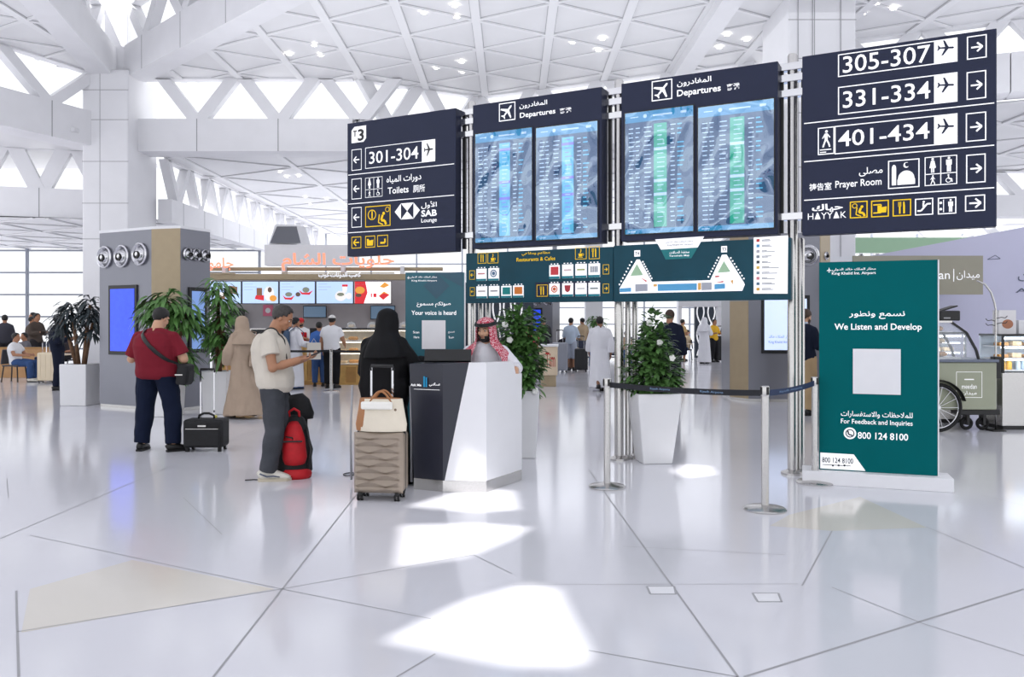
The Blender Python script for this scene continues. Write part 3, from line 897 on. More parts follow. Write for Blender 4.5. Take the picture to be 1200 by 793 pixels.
for i, (L, T, B_, R_, c) in enumerate(cards):
    x0, z0, x1, z1 = b5.box(L, T, B_, R_)
    w, h = x1 - x0, z1 - z0
    cd = MB().bx(x0, -.012, z0, x1, 0, z1).build('logo_card', M_signwhite, o)
    MB().rect(x0, z0, x1, z0 + h * .17, -.0135).build('teal_strip', mat('card_teal', (0, 130, 145), .4), cd)
    lm = mat('logo_%d_%d_%d' % c, c, .5)
    k = MB()
    cx, cz = (x0 + x1) / 2, z0 + h * .58
    if i in (1, 10): k.ring(cx, cz, w * .32, w * .1, -.0135); k.disc(cx, cz, w * .16, y=-.0135)
    elif i in (8, 9, 2): k.rect(x0 + w * .14, z0 + h * .28, x1 - w * .1, z1 - h * .12, -.0135)
    elif i == 11: k.flat([(cx - w * .28, cz + h * .26), (cx + w * .28, cz + h * .26), (cx + w * .22, cz - h * .14), (cx, cz - h * .28), (cx - w * .22, cz - h * .14)], -.0135)
    elif i == 5: [k.rect(x0 + w * (.2 + .17 * q), cz - h * .22, x0 + w * (.3 + .17 * q), cz + h * .22, -.0135) for q in range(4)]
    else: k.rect(x0 + w * .15, cz - h * .05, x1 - w * .15, cz + h * .07, -.0135)
    k.build('logo', lm, cd, recalc=False)
    for q in range(3):
        mw.rect(x0 + w * (.12 + .3 * q), z1 + .008, x0 + w * (.26 + .3 * q), z1 + .02)
my.build('yellow_lettering', M_signyellow, o, recalc=False); mw.build('lettering', M_signwhite, o, recalc=False); mk.build('dark_band', M_navy, o)

# ---- lower board: terminal map
o, t0, W, H = sign_board('terminal_map', 'dark teal board with a white terminal map and white legend', 'map board', BP, 719, 927, LT + .01, LBt - .005, M_tealdark, thick=.1)
b6 = Board(BP, nrm(0, 715, 260, 5.455), t0, LBt - .005)
mw, mg, mbu, mt, mo, mn, mr = MB(), MB(), MB(), MB(), MB(), MB(), MB()
pl = lambda m_, pts, y=-.004: m_.flat([b6.xz(*p) for p in pts], y)
def ar(nm, c, pts, y=-.004):
    m_ = MB(); pl(m_, pts, y); m_.build('map_area' if nm != 'title' else 'title_plate', mat('map_' + nm, c, .5), o)
pl(mw, [(288, 112), (602, 92), (560, 163), (325, 177)]); ar('title', (0, 120, 125), [(325, 178), (560, 164), (520, 232), (355, 241)])
pl(mw, [(60, 425), (170, 240), (190, 240), (268, 382), (640, 372), (715, 210), (745, 208), (855, 385), (862, 400), (845, 440), (62, 458)])
ar('green', (170, 205, 170), [(130, 345), (172, 268), (212, 340)], -.006); ar('green', (170, 205, 170), [(688, 325), (728, 250), (770, 318)], -.006)
ar('blue', (90, 170, 220), [(305, 398), (555, 392), (555, 435), (305, 441)], -.006); ar('blue', (90, 170, 220), [(62, 425), (135, 420), (135, 445), (62, 449)], -.006); ar('blue', (90, 170, 220), [(668, 398), (735, 394), (735, 425), (668, 430)], -.006)
ar('grey', (175, 178, 190), [(162, 398), (240, 396), (240, 441), (162, 445)], -.006); ar('grey', (175, 178, 190), [(585, 388), (650, 386), (650, 433), (585, 436)], -.006)
ar('orange', (235, 180, 100), [(278, 398), (300, 397), (300, 412), (278, 413)], -.006); ar('orange', (235, 180, 100), [(562, 390), (582, 389), (582, 433), (562, 435)], -.006); ar('orange', (235, 180, 100), [(770, 375), (788, 370), (784, 400)], -.006)
ar('red', (215, 90, 90), [(672, 345), (698, 343), (698, 352), (672, 354)], -.006); ar('red', (215, 90, 90), [(672, 388), (725, 376), (725, 386)], -.006); ar('red', (215, 90, 90), [(195, 355), (235, 375), (232, 385)], -.006)
for (xa, ya), (xb, yb) in (((160, 235), (62, 420)), ((190, 240), (262, 375)), ((715, 210), (632, 368)), ((748, 212), (855, 380))):
    for k in range(1, 9):
        f = k / 9; x_, y_ = xa + (xb - xa) * f, ya + (yb - ya) * f
        d = -12 if xb < xa else 12
        pl(mw, [(x_ + d - 5, y_ - 5), (x_ + d + 5, y_ - 5), (x_ + d + 5, y_ + 5), (x_ + d - 5, y_ + 5)])
for L, T, txt in ((155, 182, 'T4'), (710, 155, 'T3')):
    R(mw, b6, L, T, T + 40, L + 38); 
    TX(mn, b6, txt, L + 6, T + 10, T + 30, L + 32, y=-.007)
pl(mw, [(918, 100), (1138, 86), (1135, 458), (918, 458)])
rnd = random.Random(3)
lc = [(200, 60, 60), (80, 160, 210), (180, 180, 190), (130, 140, 150), (50, 60, 70), (230, 190, 90), (130, 150, 160), (225, 140, 150), (90, 120, 140), (225, 170, 60)]
legend = MB()
for k in range(10):
    yy = 118 + k * 34.5
    x0, z0, x1, z1 = b6.box(936, yy - 8, yy + 10, 956)
    MB().rect(x0, z0, x1, z1, -.006).build('legend_mark', mat('legend_%d' % k, lc[k], .5), o)
    x0, z0, x1, z1 = b6.box(970, yy + 2, yy + 6, 1010 + rnd.random() * 70); legend.rect(x0, z0, x1, z1, -.006)
    x0, z0, x1, z1 = b6.box(970, yy - 5, yy - 1, 1000 + rnd.random() * 40); legend.rect(x0, z0, x1, z1, -.006)
TX(legend, b6, 'مطار الملك خالد الدولي', 352, 124, 140, 530, y=-.006); TX(legend, b6, 'King Khalid Int. Airport', 365, 143, 157, 530, y=-.006)
legend.build('legend_text', mat('legend_grey', (130, 135, 145), .5), o, recalc=False)
TX(mw, b6, 'مخطط الصالات', 380, 187, 204, 507, y=-.006); TX(mw, b6, 'Terminals Map', 378, 212, 226, 507, y=-.006)
for m_, nm, mm in ((mw, 'map_lettering', M_signwhite), (mn, 'dark_lettering', M_navy)):
    m_.build(nm, mm, o, recalc=False)

# ================================================================== TEAL TOTEMS
TP = Plane(3.08, 8.12, 1.0, -.345)
def totem(name, label, plane, x0p, x1p, ztop, zbot, m, thick, basex, base_h):
    t0, t1 = plane.at(x0p, 300)[0], plane.at(x1p, 300)[0]
    o = thing(name, label, 'sign stand', plane.pt(t0, 0), plane.rot)
    W = t1 - t0
    MB().bx(0, 0, zbot, W, thick, ztop).build('panel', m, o, bevel=.004)
    MB().bx(W, .002, zbot, W + .012, thick - .002, ztop).build('side_edge', M_white, o)
    MB().bx(-basex[0], -.12, 0, W + basex[1], .22, base_h).build('base', M_white, o, bevel=.006)
    return o, t0, W
o, t0, W = totem('feedback_stand', 'tall teal upright stand reading We Listen and Develop on a white base', TP, 960, 1099, 2.205, .13, M_teal, .05, (.16, .12), .13)
b7 = Board(TP, nrm(0, 940, 290, 2.642), t0, 0)
mw, md, mq = MB(), MB(), MB()
TX(mw, b7, 'مطار الملك خالد الدولي', 92, 64, 75, 228, bold=.008); TX(mw, b7, 'King Khalid Int. Airport', 92, 76, 87, 228, bold=.008)
x0, z0, x1, z1 = b7.box(79, 64, 76, 88); icon_plane(mw, (x0 + x1) / 2, (z0 + z1) / 2, .045, .05)
TX(mw, b7, 'نسمع ونطور', 145, 196, 221, 318, bold=.014); TX(mw, b7, 'We Listen and Develop', 100, 235, 260, 370, bold=.014)
R(mq, b7, 157, 313, 452, 305, -.006)
TX(mw, b7, 'للملاحظات والاستفسارات', 120, 504, 525, 342, bold=.008); TX(mw, b7, 'For Feedback and Inquiries', 120, 529, 548, 342, bold=.008)
TX(mw, b7, '800 124 8100', 172, 570, 591, 328, bold=.014)
x0, z0, x1, z1 = b7.box(133, 559, 589, 163); mw.disc((x0 + x1) / 2, (z0 + z1) / 2, .058)
md.ring((x0 + x1) / 2, (z0 + z1) / 2, .042, .01, y=-.006); md.stroke([((x0 + x1) / 2 - .02, (z0 + z1) / 2 + .025), ((x0 + x1) / 2 - .012, (z0 + z1) / 2 - .01), ((x0 + x1) / 2 + .022, (z0 + z1) / 2 - .02)], .014, -.007)
mw.flat([b7.xz(56, 634), b7.xz(160, 640), b7.xz(196, 691), b7.xz(56, 683)], -.004)
TX(md, b7, '800 124 8100', 62, 648, 664, 158, y=-.006, bold=.008)
for k in range(3):
    xx, zz = b7.xz(95 + k * 18, 674); md.disc(xx, zz, .01, y=-.006)
xx, zz = b7.xz(64, 671); x2, _ = b7.xz(150, 671); md.rect(xx, zz - .003, x2, zz + .003, -.006)
mw.build('lettering', M_signwhite, o, recalc=False); md.build('dark_lettering', mat('ink', (40, 50, 60), .5), o, recalc=False); mq.build('white_card', M_white, o)

VP_ = Plane(-1.17, 8.95, 1.0, -.02)
M_tealblue = mat('teal_blue_print', (38, 98, 112), .45, nz=.05, nscale=1.5)
o, t0, W = totem('feedback_stand', 'teal upright stand reading Your voice is heard behind the reception desk', VP_, 475, 544, 2.155, .1, M_tealblue, .05, (.1, .08), .1)
b8 = Board(VP_, nrm(0, 470, 310, 7.21), t0, 0)
mw, mq, mf = MB(), MB(), MB()
TX(mw, b8, 'مطار الملك خالد الدولي', 75, 97, 118, 303, bold=.008); TX(mw, b8, 'King Khalid Airport', 90, 128, 146, 303, bold=.008)
x0, z0, x1, z1 = b8.box(52, 95, 125, 74); icon_plane(mw, (x0 + x1) / 2, (z0 + z1) / 2, .03, .035)
TX(mw, b8, 'صوتكم مسموع', 133, 312, 360, 420, bold=.014); TX(mw, b8, 'Your voice is heard', 88, 388, 425, 466, bold=.014)
R(mq, b8, 176, 470, 712, 376, -.006)
for L in (102, 398):
    TX(mw, b8, 'امسح' if L > 200 else 'Scan', L, 560, 580, L + 52, bold=.008); TX(mw, b8, 'هنا' if L > 200 else 'Here', L + 6, 602, 622, L + 52, bold=.008)
pl8 = lambda pts: mf.flat([b8.xz(*p) for p in pts], -.003)
pl8([(300, 70), (520, 62), (520, 190), (410, 130)]); pl8([(190, 180), (300, 70), (410, 180), (300, 290)])
mw.build('lettering', M_signwhite, o, recalc=False); mq.build('white_card', M_white, o); mf.build('facet_print', mat('teal_facet', (50, 88, 106), .45), o, recalc=False)
# ================================================================== RECEPTION DESK
M_deskwhite = mat('desk_white', (236, 236, 240), .3, nz=.01)
M_deskdark = mat('desk_graphite', (42, 44, 56), .28, nz=.06, nscale=3)
def desk():
    o = thing('reception_desk', 'faceted white and graphite reception desk with steel plinth in the middle of the hall', 'desk')
    A, B, C, D = G(484.9, 573.2), G(519, 576.5), G(570, 576.8), G(611.5, 562.5)
    At, Bt = A + Vector((-.045, .02, 0)), B + Vector((.0, 0, 0))
    inn = [Vector((-.0 + .06, 8.56, 0)), Vector((-.38, 8.02, 0)), Vector((-.95, 8.15, 0))]   # D2 C2 A2
    kz = .11
    out = [A, B, C, D]
    # plinth
    pm = MB(); pm.prism([(p.x, p.y) for p in out + inn], 0, kz)
    pm.build('plinth', M_steel, o, bevel=.004)
    zt = 1.225
    # white carcass: everything but the dark wedge
    mb = MB()
    v = lambda p, z: mb.b.verts.new((p.x, p.y, z))
    Bk = B + (C - B) * .04
    Tb = B + (C - B) * .6
    mb.b.faces.new([v(Bk, kz), v(C, kz), v(C, zt), v(Tb, zt)])
    E1 = C + (D - C) * .74; E2 = C + (D - C) * .82
    mb.b.faces.new([v(C, kz), v(D, kz), v(D, 1.085), v(E2, 1.085), v(E1, zt - .01), v(C, zt)])
    mb.b.faces.new([v(D, kz), v(inn[0], kz), v(inn[0], 1.085), v(D, 1.085)])
    mb.b.faces.new([v(inn[0], kz), v(inn[1], kz), v(inn[1], zt - .12), v(inn[0], 1.085)])
    mb.b.faces.new([v(inn[1], kz), v(inn[2], kz), v(inn[2], zt - .12), v(inn[1], zt - .12)])
    mb.build('white_shell', M_deskwhite, o)
    mb = MB()
    v = lambda p, z: mb.b.verts.new((p.x, p.y, z))
    mb.b.faces.new([v(A, kz), v(B, kz), v(Bt, zt - .01), v(At, zt - .02)])
    mb.b.faces.new([v(B, kz), v(Bk, kz), v(Tb, zt), v(Bt, zt - .01)])
    mb.b.faces.new([v(inn[2], kz), v(A, kz), v(At, zt - .02), v(inn[2], zt - .02)])
    mb.build('dark_shell', M_deskdark, o)
    mb = MB()
    v = lambda p, z: mb.b.verts.new((p.x, p.y, z))
    mb.b.faces.new([v(At, zt - .02), v(Bt, zt - .01), v(Tb, zt), v(inn[1] , zt - .02), v(inn[2], zt - .02)])
    mb.build('dark_top', M_deskdark, o)
    mb = MB()
    v = lambda p, z: mb.b.verts.new((p.x, p.y, z))
    C2 = inn[1].lerp(inn[0], .55)
    mb.b.faces.new([v(Tb, zt), v(C, zt), v(E1, zt - .01), v(C2, zt - .02), v(inn[1], zt - .02)])
    mb.b.faces.new([v(E1, zt - .01), v(E2, 1.085), v(inn[1].lerp(inn[0], .65), 1.085), v(C2, zt - .02)])
    mb.b.faces.new([v(E2, 1.085), v(D, 1.085), v(inn[0], 1.085), v(inn[1].lerp(inn[0], .65), 1.085)])
    mb.build('white_top', M_deskwhite, o)
    # lettering on the dark face
    pl = Plane(At.x, At.y - .004, Bt.x - At.x, Bt.y - At.y)
    b = Board(pl, nrm(0, 470, 400, 4.173), 0, 0)
    s = bpy.data.objects.new('brand_mark', None)
    m1, m2 = MB(), MB()
    TX(m1, b, 'Ask Me', 50, 205, 217, 102, bold=.02, y=-.012); TX(m1, b, 'اسألني', 140, 200, 219, 192, bold=.02, y=-.012)
    m2.rect(*b.box(112, 170, 222, 120), y=-.012); m2.rect(*b.box(123, 175, 222, 130), y=-.012); m1.rect(*b.box(66, 231, 233, 192), y=-.012)
    for m_, n_, mm in ((m1, 'lettering', M_signwhite), (m2, 'blue_mark', mat('mark_blue', (20, 150, 200), .5))):
        q = m_.build(n_, mm, o, recalc=False, loc=pl.pt(0)); q.rotation_euler = (0, 0, pl.rot)
    bpy.data.objects.remove(s)
desk()
# low black monitor lying back on the dark end of the desk
o = thing('monitor', 'low black monitor standing on the dark end of the reception desk', 'monitor', (-.63, 7.97, 1.215), -.03)
MB().box((0, 0, .06), (.46, .04, .13), rx=-.5).build('housing', M_black, o, bevel=.008)
MB().bx(-.1, -.02, 0, .1, .1, .015).build('foot', M_black, o, bevel=.004)

# ================================================================== BELT BARRIERS
def stanchion(label, p, H=1.06, group='steel belt barrier posts'):
    o = thing('stanchion', label, 'barrier post', p, 0, group)
    MB().lathe((0, 0, 0), [(.178, 0), (.18, .012), (.165, .024), (.06, .042), (.034, .05)], 36).build('base', M_steel, o, smooth=40)
    MB().lathe((0, 0, .05), [(.033, 0), (.033, H - .13)], 24).build('post', M_steel, o, smooth=40)
    MB().lathe((0, 0, H - .085), [(.036, 0), (.037, .003), (.037, .08), (.034, .085)], 24).build('head', M_steel, o, smooth=40)
    for a in range(4):
        c, s = math.cos(a * PI / 2 + .3), math.sin(a * PI / 2 + .3)
        MB().box((.037 * c, .037 * s, H - .04), (.008, .022, .066), rz=a * PI / 2 + .3).build('slot', M_black, o)
    return o
def belt(o, p, q, z, m, sag=.02, name='belt', txt=None):
    mb = MB()
    n = 12
    d = (q - p); L = d.length
    vv = []
    for k in range(n + 1):
        f = k / n
        c = p + d * f + Vector((0, 0, z - sag * 4 * f * (1 - f))) - o.location
        vv.append((mb.b.verts.new(c + Vector((0, 0, .026))), mb.b.verts.new(c - Vector((0, 0, .026)))))
    for a, b_ in zip(vv, vv[1:]):
        mb.b.faces.new((a[0], b_[0], b_[1], a[1]))
    bo = mb.build(name, m, o)
    bo.modifiers.new('thick', 'SOLIDIFY').thickness = .003
    if txt:
        mt_ = MB()
        for body, a, e in txt:
            mt_.text(body, L * a, -.012, L * e, .012, y=-.006, bold=.01)
        t_ = mt_.build('belt_lettering', mat('belt_print', (120, 150, 185), .6), bo, recalc=False)
        t_.location = p - o.location + Vector((0, 0, z - sag * .9)); t_.rotation_euler = (0, -(0), math.atan2(d.y, d.x))
S1, S2, S3 = G(711.5, 571), G(896.5, 597.5), G(955, 566)
M_belt = mat('belt_black', (24, 26, 34), .7); M_beltn = mat('belt_navy', (32, 48, 84), .7)
s1 = stanchion('steel belt post in front of the tapered planter, its belt running right', S1)
s2 = stanchion('steel belt post nearest the camera where two belts meet', S2)
s3 = stanchion('steel belt post just left of the tall teal stand', S3)
belt(s1, S1, S2, 1.0, M_belt, txt=[('Riyadh Airports', .3, .43), ('Riyadh Airports', .62, .76)])
belt(s2, S2, S3, 1.0, M_beltn, txt=[('Riyadh Airports', .25, .7)])

# ================================================================== PLANTS
M_leaf = mat('leaf_green', (82, 124, 62), .45, nz=.35, nscale=9)
M_leafd = mat('leaf_dark', (80, 118, 62), .45, nz=.35, nscale=9)
M_leafk = mat('leaf_blueblack', (52, 62, 66), .5, nz=.3, nscale=9)
M_bark = mat('bark', (112, 84, 62), .85, nz=.25, nscale=14, bump=.5)
M_soil = mat('soil', (58, 44, 34), .95, nz=.3, nscale=40)
M_pot = mat('pot_white', (236, 236, 238), .3, nz=.01)
def leaf(mb, p, d, L, w, droop=.4, seg=4, rnd=random):
    """one arched blade starting at p towards d"""
    d = d.normalized()
    side = d.cross(Vector((0, 0, 1)))
    if side.length < .05: side = Vector((1, 0, 0))
    side.normalize()
    side = (side + Vector((rnd.uniform(-.3, .3),) * 3)).normalized()
    pts = []
    q = p.copy(); dd = d.copy()
    prof = [.25, .85, 1.0, .7, .02]
    vl = None
    for k in range(seg + 1):
        ww = w * prof[min(4, int(k * 4 / seg))]
        a, b = mb.b.verts.new(q + side * ww), mb.b.verts.new(q - side * ww)
        if vl: mb.b.faces.new((vl[0], a, b, vl[1]))
        vl = (a, b)
        q = q + dd * (L / seg); dd = (dd + Vector((0, 0, -droop / seg * 2))).normalized()
def tapered_pot(o, wt, wb, h, m, bevel=.02):
    mb = MB()
    r = []
    for w, z in ((wb, 0), (wt, h - .1), (wt, h), (wt - .06, h), (wt - .07, h - .1)):
        r.append([mb.b.verts.new((sx * w / 2, sy * w / 2, z)) for sx, sy in ((-1, -1), (1, -1), (1, 1), (-1, 1))])
    for a, b in zip(r, r[1:]):
        for k in range(4): mb.b.faces.new((a[k], a[(k + 1) % 4], b[(k + 1) % 4], b[k]))
    mb.b.faces.new(r[0][::-1]); mb.b.faces.new(r[-1])
    mb.build('planter', m, o, bevel=bevel)
    MB().bx(-wt / 2 + .036, -wt / 2 + .036, h - .1, wt / 2 - .036, wt / 2 - .036, h - .03).build('soil', M_soil, o)
def bush(name, label, loc, pot, foliage, n, lsize, m, rz=0.0, seed=1, trunk=True, flowers=0, droopy=.5):
    """foliage: list of (centre, radii) blobs filled with leaves"""
    rnd = random.Random(seed)
    o = thing(name, label, 'potted plant', loc, rz, 'potted plants in white planters')
    tapered_pot(o, *pot)
    h = pot[2]
    if trunk:
        mb = MB()
        for k in range(3):
            a = rnd.uniform(0, 6.3)
            c = Vector(foliage[-1][0])
            mb.loft([(.05 * math.cos(a), .05 * math.sin(a), h - .06), (.09 * math.cos(a), .09 * math.sin(a), (h + c.z) / 2), (c.x * .8, c.y, c.z)], [.025, .02, .01], 8)
        mb.build('trunk', M_bark, o, smooth=True)
    mb = MB()
    tot = sum(r[0] * r[1] * r[2] for _, r in foliage)
    for c, r in foliage:
        for k in range(int(n * r[0] * r[1] * r[2] / tot)):
            v = Vector((rnd.gauss(0, 1), rnd.gauss(0, 1), rnd.gauss(0, 1))).normalized() * (rnd.random() ** .4)
            p = Vector((c[0] + v.x * r[0], c[1] + v.y * r[1], c[2] + v.z * r[2]))
            d = Vector((v.x, v.y, v.z * .5 + rnd.uniform(-.3, .35))) + Vector((rnd.uniform(-.5, .5), rnd.uniform(-.5, .5), 0))
            L = lsize[0] * rnd.uniform(.7, 1.3)
            leaf(mb, p, d, L, lsize[1] * rnd.uniform(.7, 1.2), droopy, 4, rnd)
    mb.build('foliage', m, o, smooth=True, recalc=False)
    if flowers:
        mb = MB()
        for k in range(flowers):
            c, r = foliage[k % len(foliage)]
            p = Vector((c[0] + rnd.uniform(-.8, .8) * r[0], c[1] - r[1] * .9, c[2] + rnd.uniform(-.8, .8) * r[2]))
            for q in range(5):
                a = q * 1.257
                mb.ell(p + Vector((.02 * math.cos(a), -.01, .02 * math.sin(a))), (.02, .008, .02), 8, 5)
        mb.build('blossom', mat('blossom_white', (240, 240, 235), .6), o, smooth=True)
    return o
# beside the belt post: cone of glossy leaves
bush('potted_ficus', 'leafy cone-shaped plant in a tapered white planter behind the belt barrier', (1.63, 9.33, 0), (.5, .34, .8, M_pot),
     [((0, 0, 1.02), (.33, .28, .28)), ((-.02, 0, 1.3), (.25, .24, .25)), ((0, 0, 1.55), (.13, .13, .2)), ((.0, .05, .9), (.26, .22, .14))], 1500, (.11, .028), M_leafd, rz=.12, seed=4, flowers=3)
bush('potted_ficus', 'leafy plant in a white planter behind the headscarfed agent', (.07, 9.75, 0), (.5, .42, .8, M_pot),
     [((0.02, 0, 1.5), (.3, .26, .27)), ((.05, -.05, 1.15), (.27, .24, .3)), ((.08, -.15, .9), (.2, .14, .2))], 1500, (.11, .028), M_leaf, seed=5, flowers=4)
# drooping plants by the grey kiosk
def dracaena(label, loc, heads, pot, m, lsize, n, seed, rz=0.0, group='potted plants in white planters'):
    rnd = random.Random(seed)
    o = thing('potted_dracaena', label, 'potted plant', loc, rz, group)
    tapered_pot(o, *pot)
    for i, (x, y, z) in enumerate(heads):
        MB().loft([(x * .25, y * .25, pot[2] - .06), (x * .6, y * .6, (z + pot[2]) / 2), (x, y, z)], [.04, .035, .025], 10).build('trunk', M_bark, o, smooth=True)
    for x, y, z in heads:
        mb = MB()
        for k in range(n):
            a = rnd.uniform(0, 6.283)
            zz = z + rnd.uniform(-.28, .12)
            e = rnd.uniform(-.1, 1.0)
            leaf(mb, Vector((x, y, zz)), Vector((math.cos(a), math.sin(a), e)), lsize[0] * rnd.uniform(.7, 1.2), lsize[1] * rnd.uniform(.7, 1.1), rnd.uniform(.7, 1.5), 5, rnd)
        mb.build('foliage', m, o, smooth=True, recalc=False)
    return o
dracaena('drooping green plant in a white planter before the kiosk tan panel', (-5.92, 13.95, 0), [(.0, 0, 1.95), (.28, .05, 1.75), (-.22, 0, 1.85), (.2, -.1, 1.0)], (.45, .4, .75, M_pot), M_leaf, (.5, .038), 105, 11)
dracaena('tall drooping plant in a white planter at the right end of the grey kiosk', (-5.2, 14.35, 0), [(.0, 0, 2.2), (.12, -.05, 1.85), (-.03, 0, 1.5), (.1, -.05, 1.25)], (.45, .4, .75, M_pot), M_leaf, (.42, .036), 90, 12)
dracaena('dark-leaved plant with two bare trunks in a square white planter left of the kiosk', (-8.42, 15.85, 0), [(-.2, 0, 1.85), (.18, 0, 1.95), (-.45, .1, 1.6), (.3, -.1, 1.6)], (.55, .53, .8, M_pot), M_leafk, (.45, .03), 85, 13, rz=-.1)
dracaena('small distant green plant by the far columns', (3.2, 31.6, 0), [(0, 0, 1.75), (.2, 0, 1.55)], (.5, .4, .8, M_pot), M_leaf, (.5, .05), 40, 14)

# ================================================================== GREY SERVICE TOWERS WITH AIR NOZZLES
M_scrblue = mat('screen_blue', (40, 70, 215), .2, emit=.85, nz=.2, nscale=9)
M_scrpale = mat('screen_pale', (190, 205, 235), .2, emit=.85, nz=.06, nscale=2)
def nozzle(o, p, ang, r=.155):
    """air jet set in the face: chrome dish with a dark ball throat; p on the face, ang turns it to face out"""
    c, s = math.cos(ang), math.sin(ang)
    prof = [(r, 0), (r * 1.02, .03), (r * .9, .045), (r * .66, .0), (r * .62, -.06)]
    def place(mb, nm, m, par):
        q = mb.build(nm, m, par, smooth=50, recalc=True)
        q.rotation_euler = (PI / 2, 0, ang); q.location = p
        return q
    n = place(MB().lathe((0, 0, 0), prof, 28, caps=False), 'nozzle_ring', M_chrome, o)
    b = MB().ell((0, 0, -.02), (r * .6, r * .6, r * .6), 20, 12)
    q = b.build('nozzle_ball', M_chrome, n, smooth=True)
    q2 = MB().lathe((r * .12, -r * .1, r * .4), [(r * .36, 0), (r * .34, .03), (r * .3, .012)], 18).build('nozzle_throat', M_black, n, smooth=50)
def tower(label, pts, ztop, screens, noz, extra=None, zb=0):
    """pts: outline corners from left to right as seen, then the back; faces between them alternate cladding"""
    c = Vector((sum(p[0] for p in pts) / len(pts), sum(p[1] for p in pts) / len(pts), 0))
    o = thing('service_tower', label, 'service tower', c)
    P2 = [(p[0] - c.x, p[1] - c.y) for p in pts]
    MB().prism(P2, .06, ztop).build('body', M_alu, o)
    MB().prism([(x * .985, y * .985) for x, y in P2], 0, .06).build('plinth', M_steel, o)
    MB().prism([(x * 1.01, y * 1.01) for x, y in P2], ztop, ztop + .05).build('cap', M_white, o)
    for i, (a, b) in enumerate(zip(P2, P2[1:])):
        d = Vector((b[0] - a[0], b[1] - a[1], 0)); L = d.length; d.normalize(); ang = math.atan2(d.y, d.x)
        nv = Vector((d.y, -d.x, 0))
        f = extra.get(i) if extra else None
        if f:
            q = MB().bx(.0, -.015, .06, L, 0, ztop).build('tan_panel', M_gold, o, loc=(a[0], a[1], 0)); q.rotation_euler = (0, 0, ang)
            q = MB().bx(0, -.018, ztop * .6, L, -.012, ztop * .6 + .012).build('panel_joint', M_joint, o, loc=(a[0], a[1], 0)); q.rotation_euler = (0, 0, ang)
        for fi, f0, f1, z0, z1, m in screens:
            if fi == i:
                s = MB().bx(L * f0, -.03, z0, L * f1, 0, z1).build('screen_frame', M_sign_side, o, loc=(a[0], a[1], 0), bevel=.005); s.rotation_euler = (0, 0, ang)
                if m is M_scrpale:
                    MB().text('مطار الملك خالد', L * f0 + .14, z0 + .3, L * f0 + .6, z0 + .37, y=-.037).text('King Khalid Airport', L * f0 + .14, z0 + .19, L * f0 + .6, z0 + .26, y=-.037).build('lettering', mat('screen_ink', (120, 135, 190), .4), s, recalc=False)
                MB().bx(L * f0 + .06, -.034, z0 + .07, L * f1 - .06, -.028, z1 - .07).build('screen', m, s)
        for fi, fx, z in noz:
            if fi == i:
                p = Vector((a[0], a[1], 0)) + d * (L * fx) + nv * .012; p.z = z
                nozzle(o, p, ang, min(.205, L * .165))
    return o
tower('grey service tower with blue screen and three air nozzles left of the red-shirted man', [(-7.86, 15.45), (-6.55, 14.75), (-5.97, 14.6), (-5.68, 15.25), (-6.3, 16.6), (-7.6, 16.7)], 3.3,
      [(0, .2, .74, 1.0, 2.3, M_scrblue), (2, .25, .85, 1.05, 2.25, mat('screen_grey_blue', (110, 140, 195), .2, emit=.7))], [(0, .12, 2.84), (0, .45, 2.84), (0, .79, 2.86), (2, .22, 2.85), (2, .5, 2.85), (2, .8, 2.85)], {1: 1})
tower('grey service tower with pale screen behind the businessman and the steel posts', [(4.55, 16.9), (4.8, 16.45), (6.15, 16.2), (6.5, 16.6), (6.6, 17.8), (4.7, 18.2)], 3.4,
      [(1, .18, .86, .98, 2.15, M_scrpale)], [(1, .25, 2.95), (1, .55, 2.95), (1, .84, 2.95), (2, .5, 2.95)], {0: 1, 2: 1})
tower('distant grey tower with a blue screen and nozzles behind the cream kiosk', [(.0, 30.2), (1.5, 30.0), (1.8, 30.6), (.2, 31)], 3.0,
      [(0, .3, .75, 1.0, 2.15, M_scrblue)], [(0, .35, 2.45), (0, .62, 2.45), (0, .9, 2.45)])

# ================================================================== LUGGAGE
def wheel(par, p, r=.028, w=.03, name='wheel', axis=(1, 0, 0)):
    a = Vector(axis); p = Vector(p)
    q = MB().cyl(p - a * w / 2, p + a * w / 2, r, seg=16).build(name, M_rubber, par, smooth=50)
    MB().cyl(p - a * (w / 2 + .002), p + a * (w / 2 + .002), r * .55, seg=12).build('hub', M_steel, q, smooth=50)
def trolley_handle(o, x, y, z0, z1, w, name='telescopic_handle', m=None):
    mb = MB()
    for s in (-1, 1):
        mb.bar((x + s * w / 2, y, z0), (x + s * w / 2, y, z1), .018, .012, up=(0, 1, 0))
    h = mb.build(name, m or M_chrome, o)
    MB().loft([(x - w / 2 - .005, y, z1 - .03), (x - w / 2, y, z1 + .01), (x + w / 2, y, z1 + .01), (x + w / 2 + .005, y, z1 - .03)], [.014, .016, .016, .014], 10).build('grip', m or M_black, h, smooth=True)
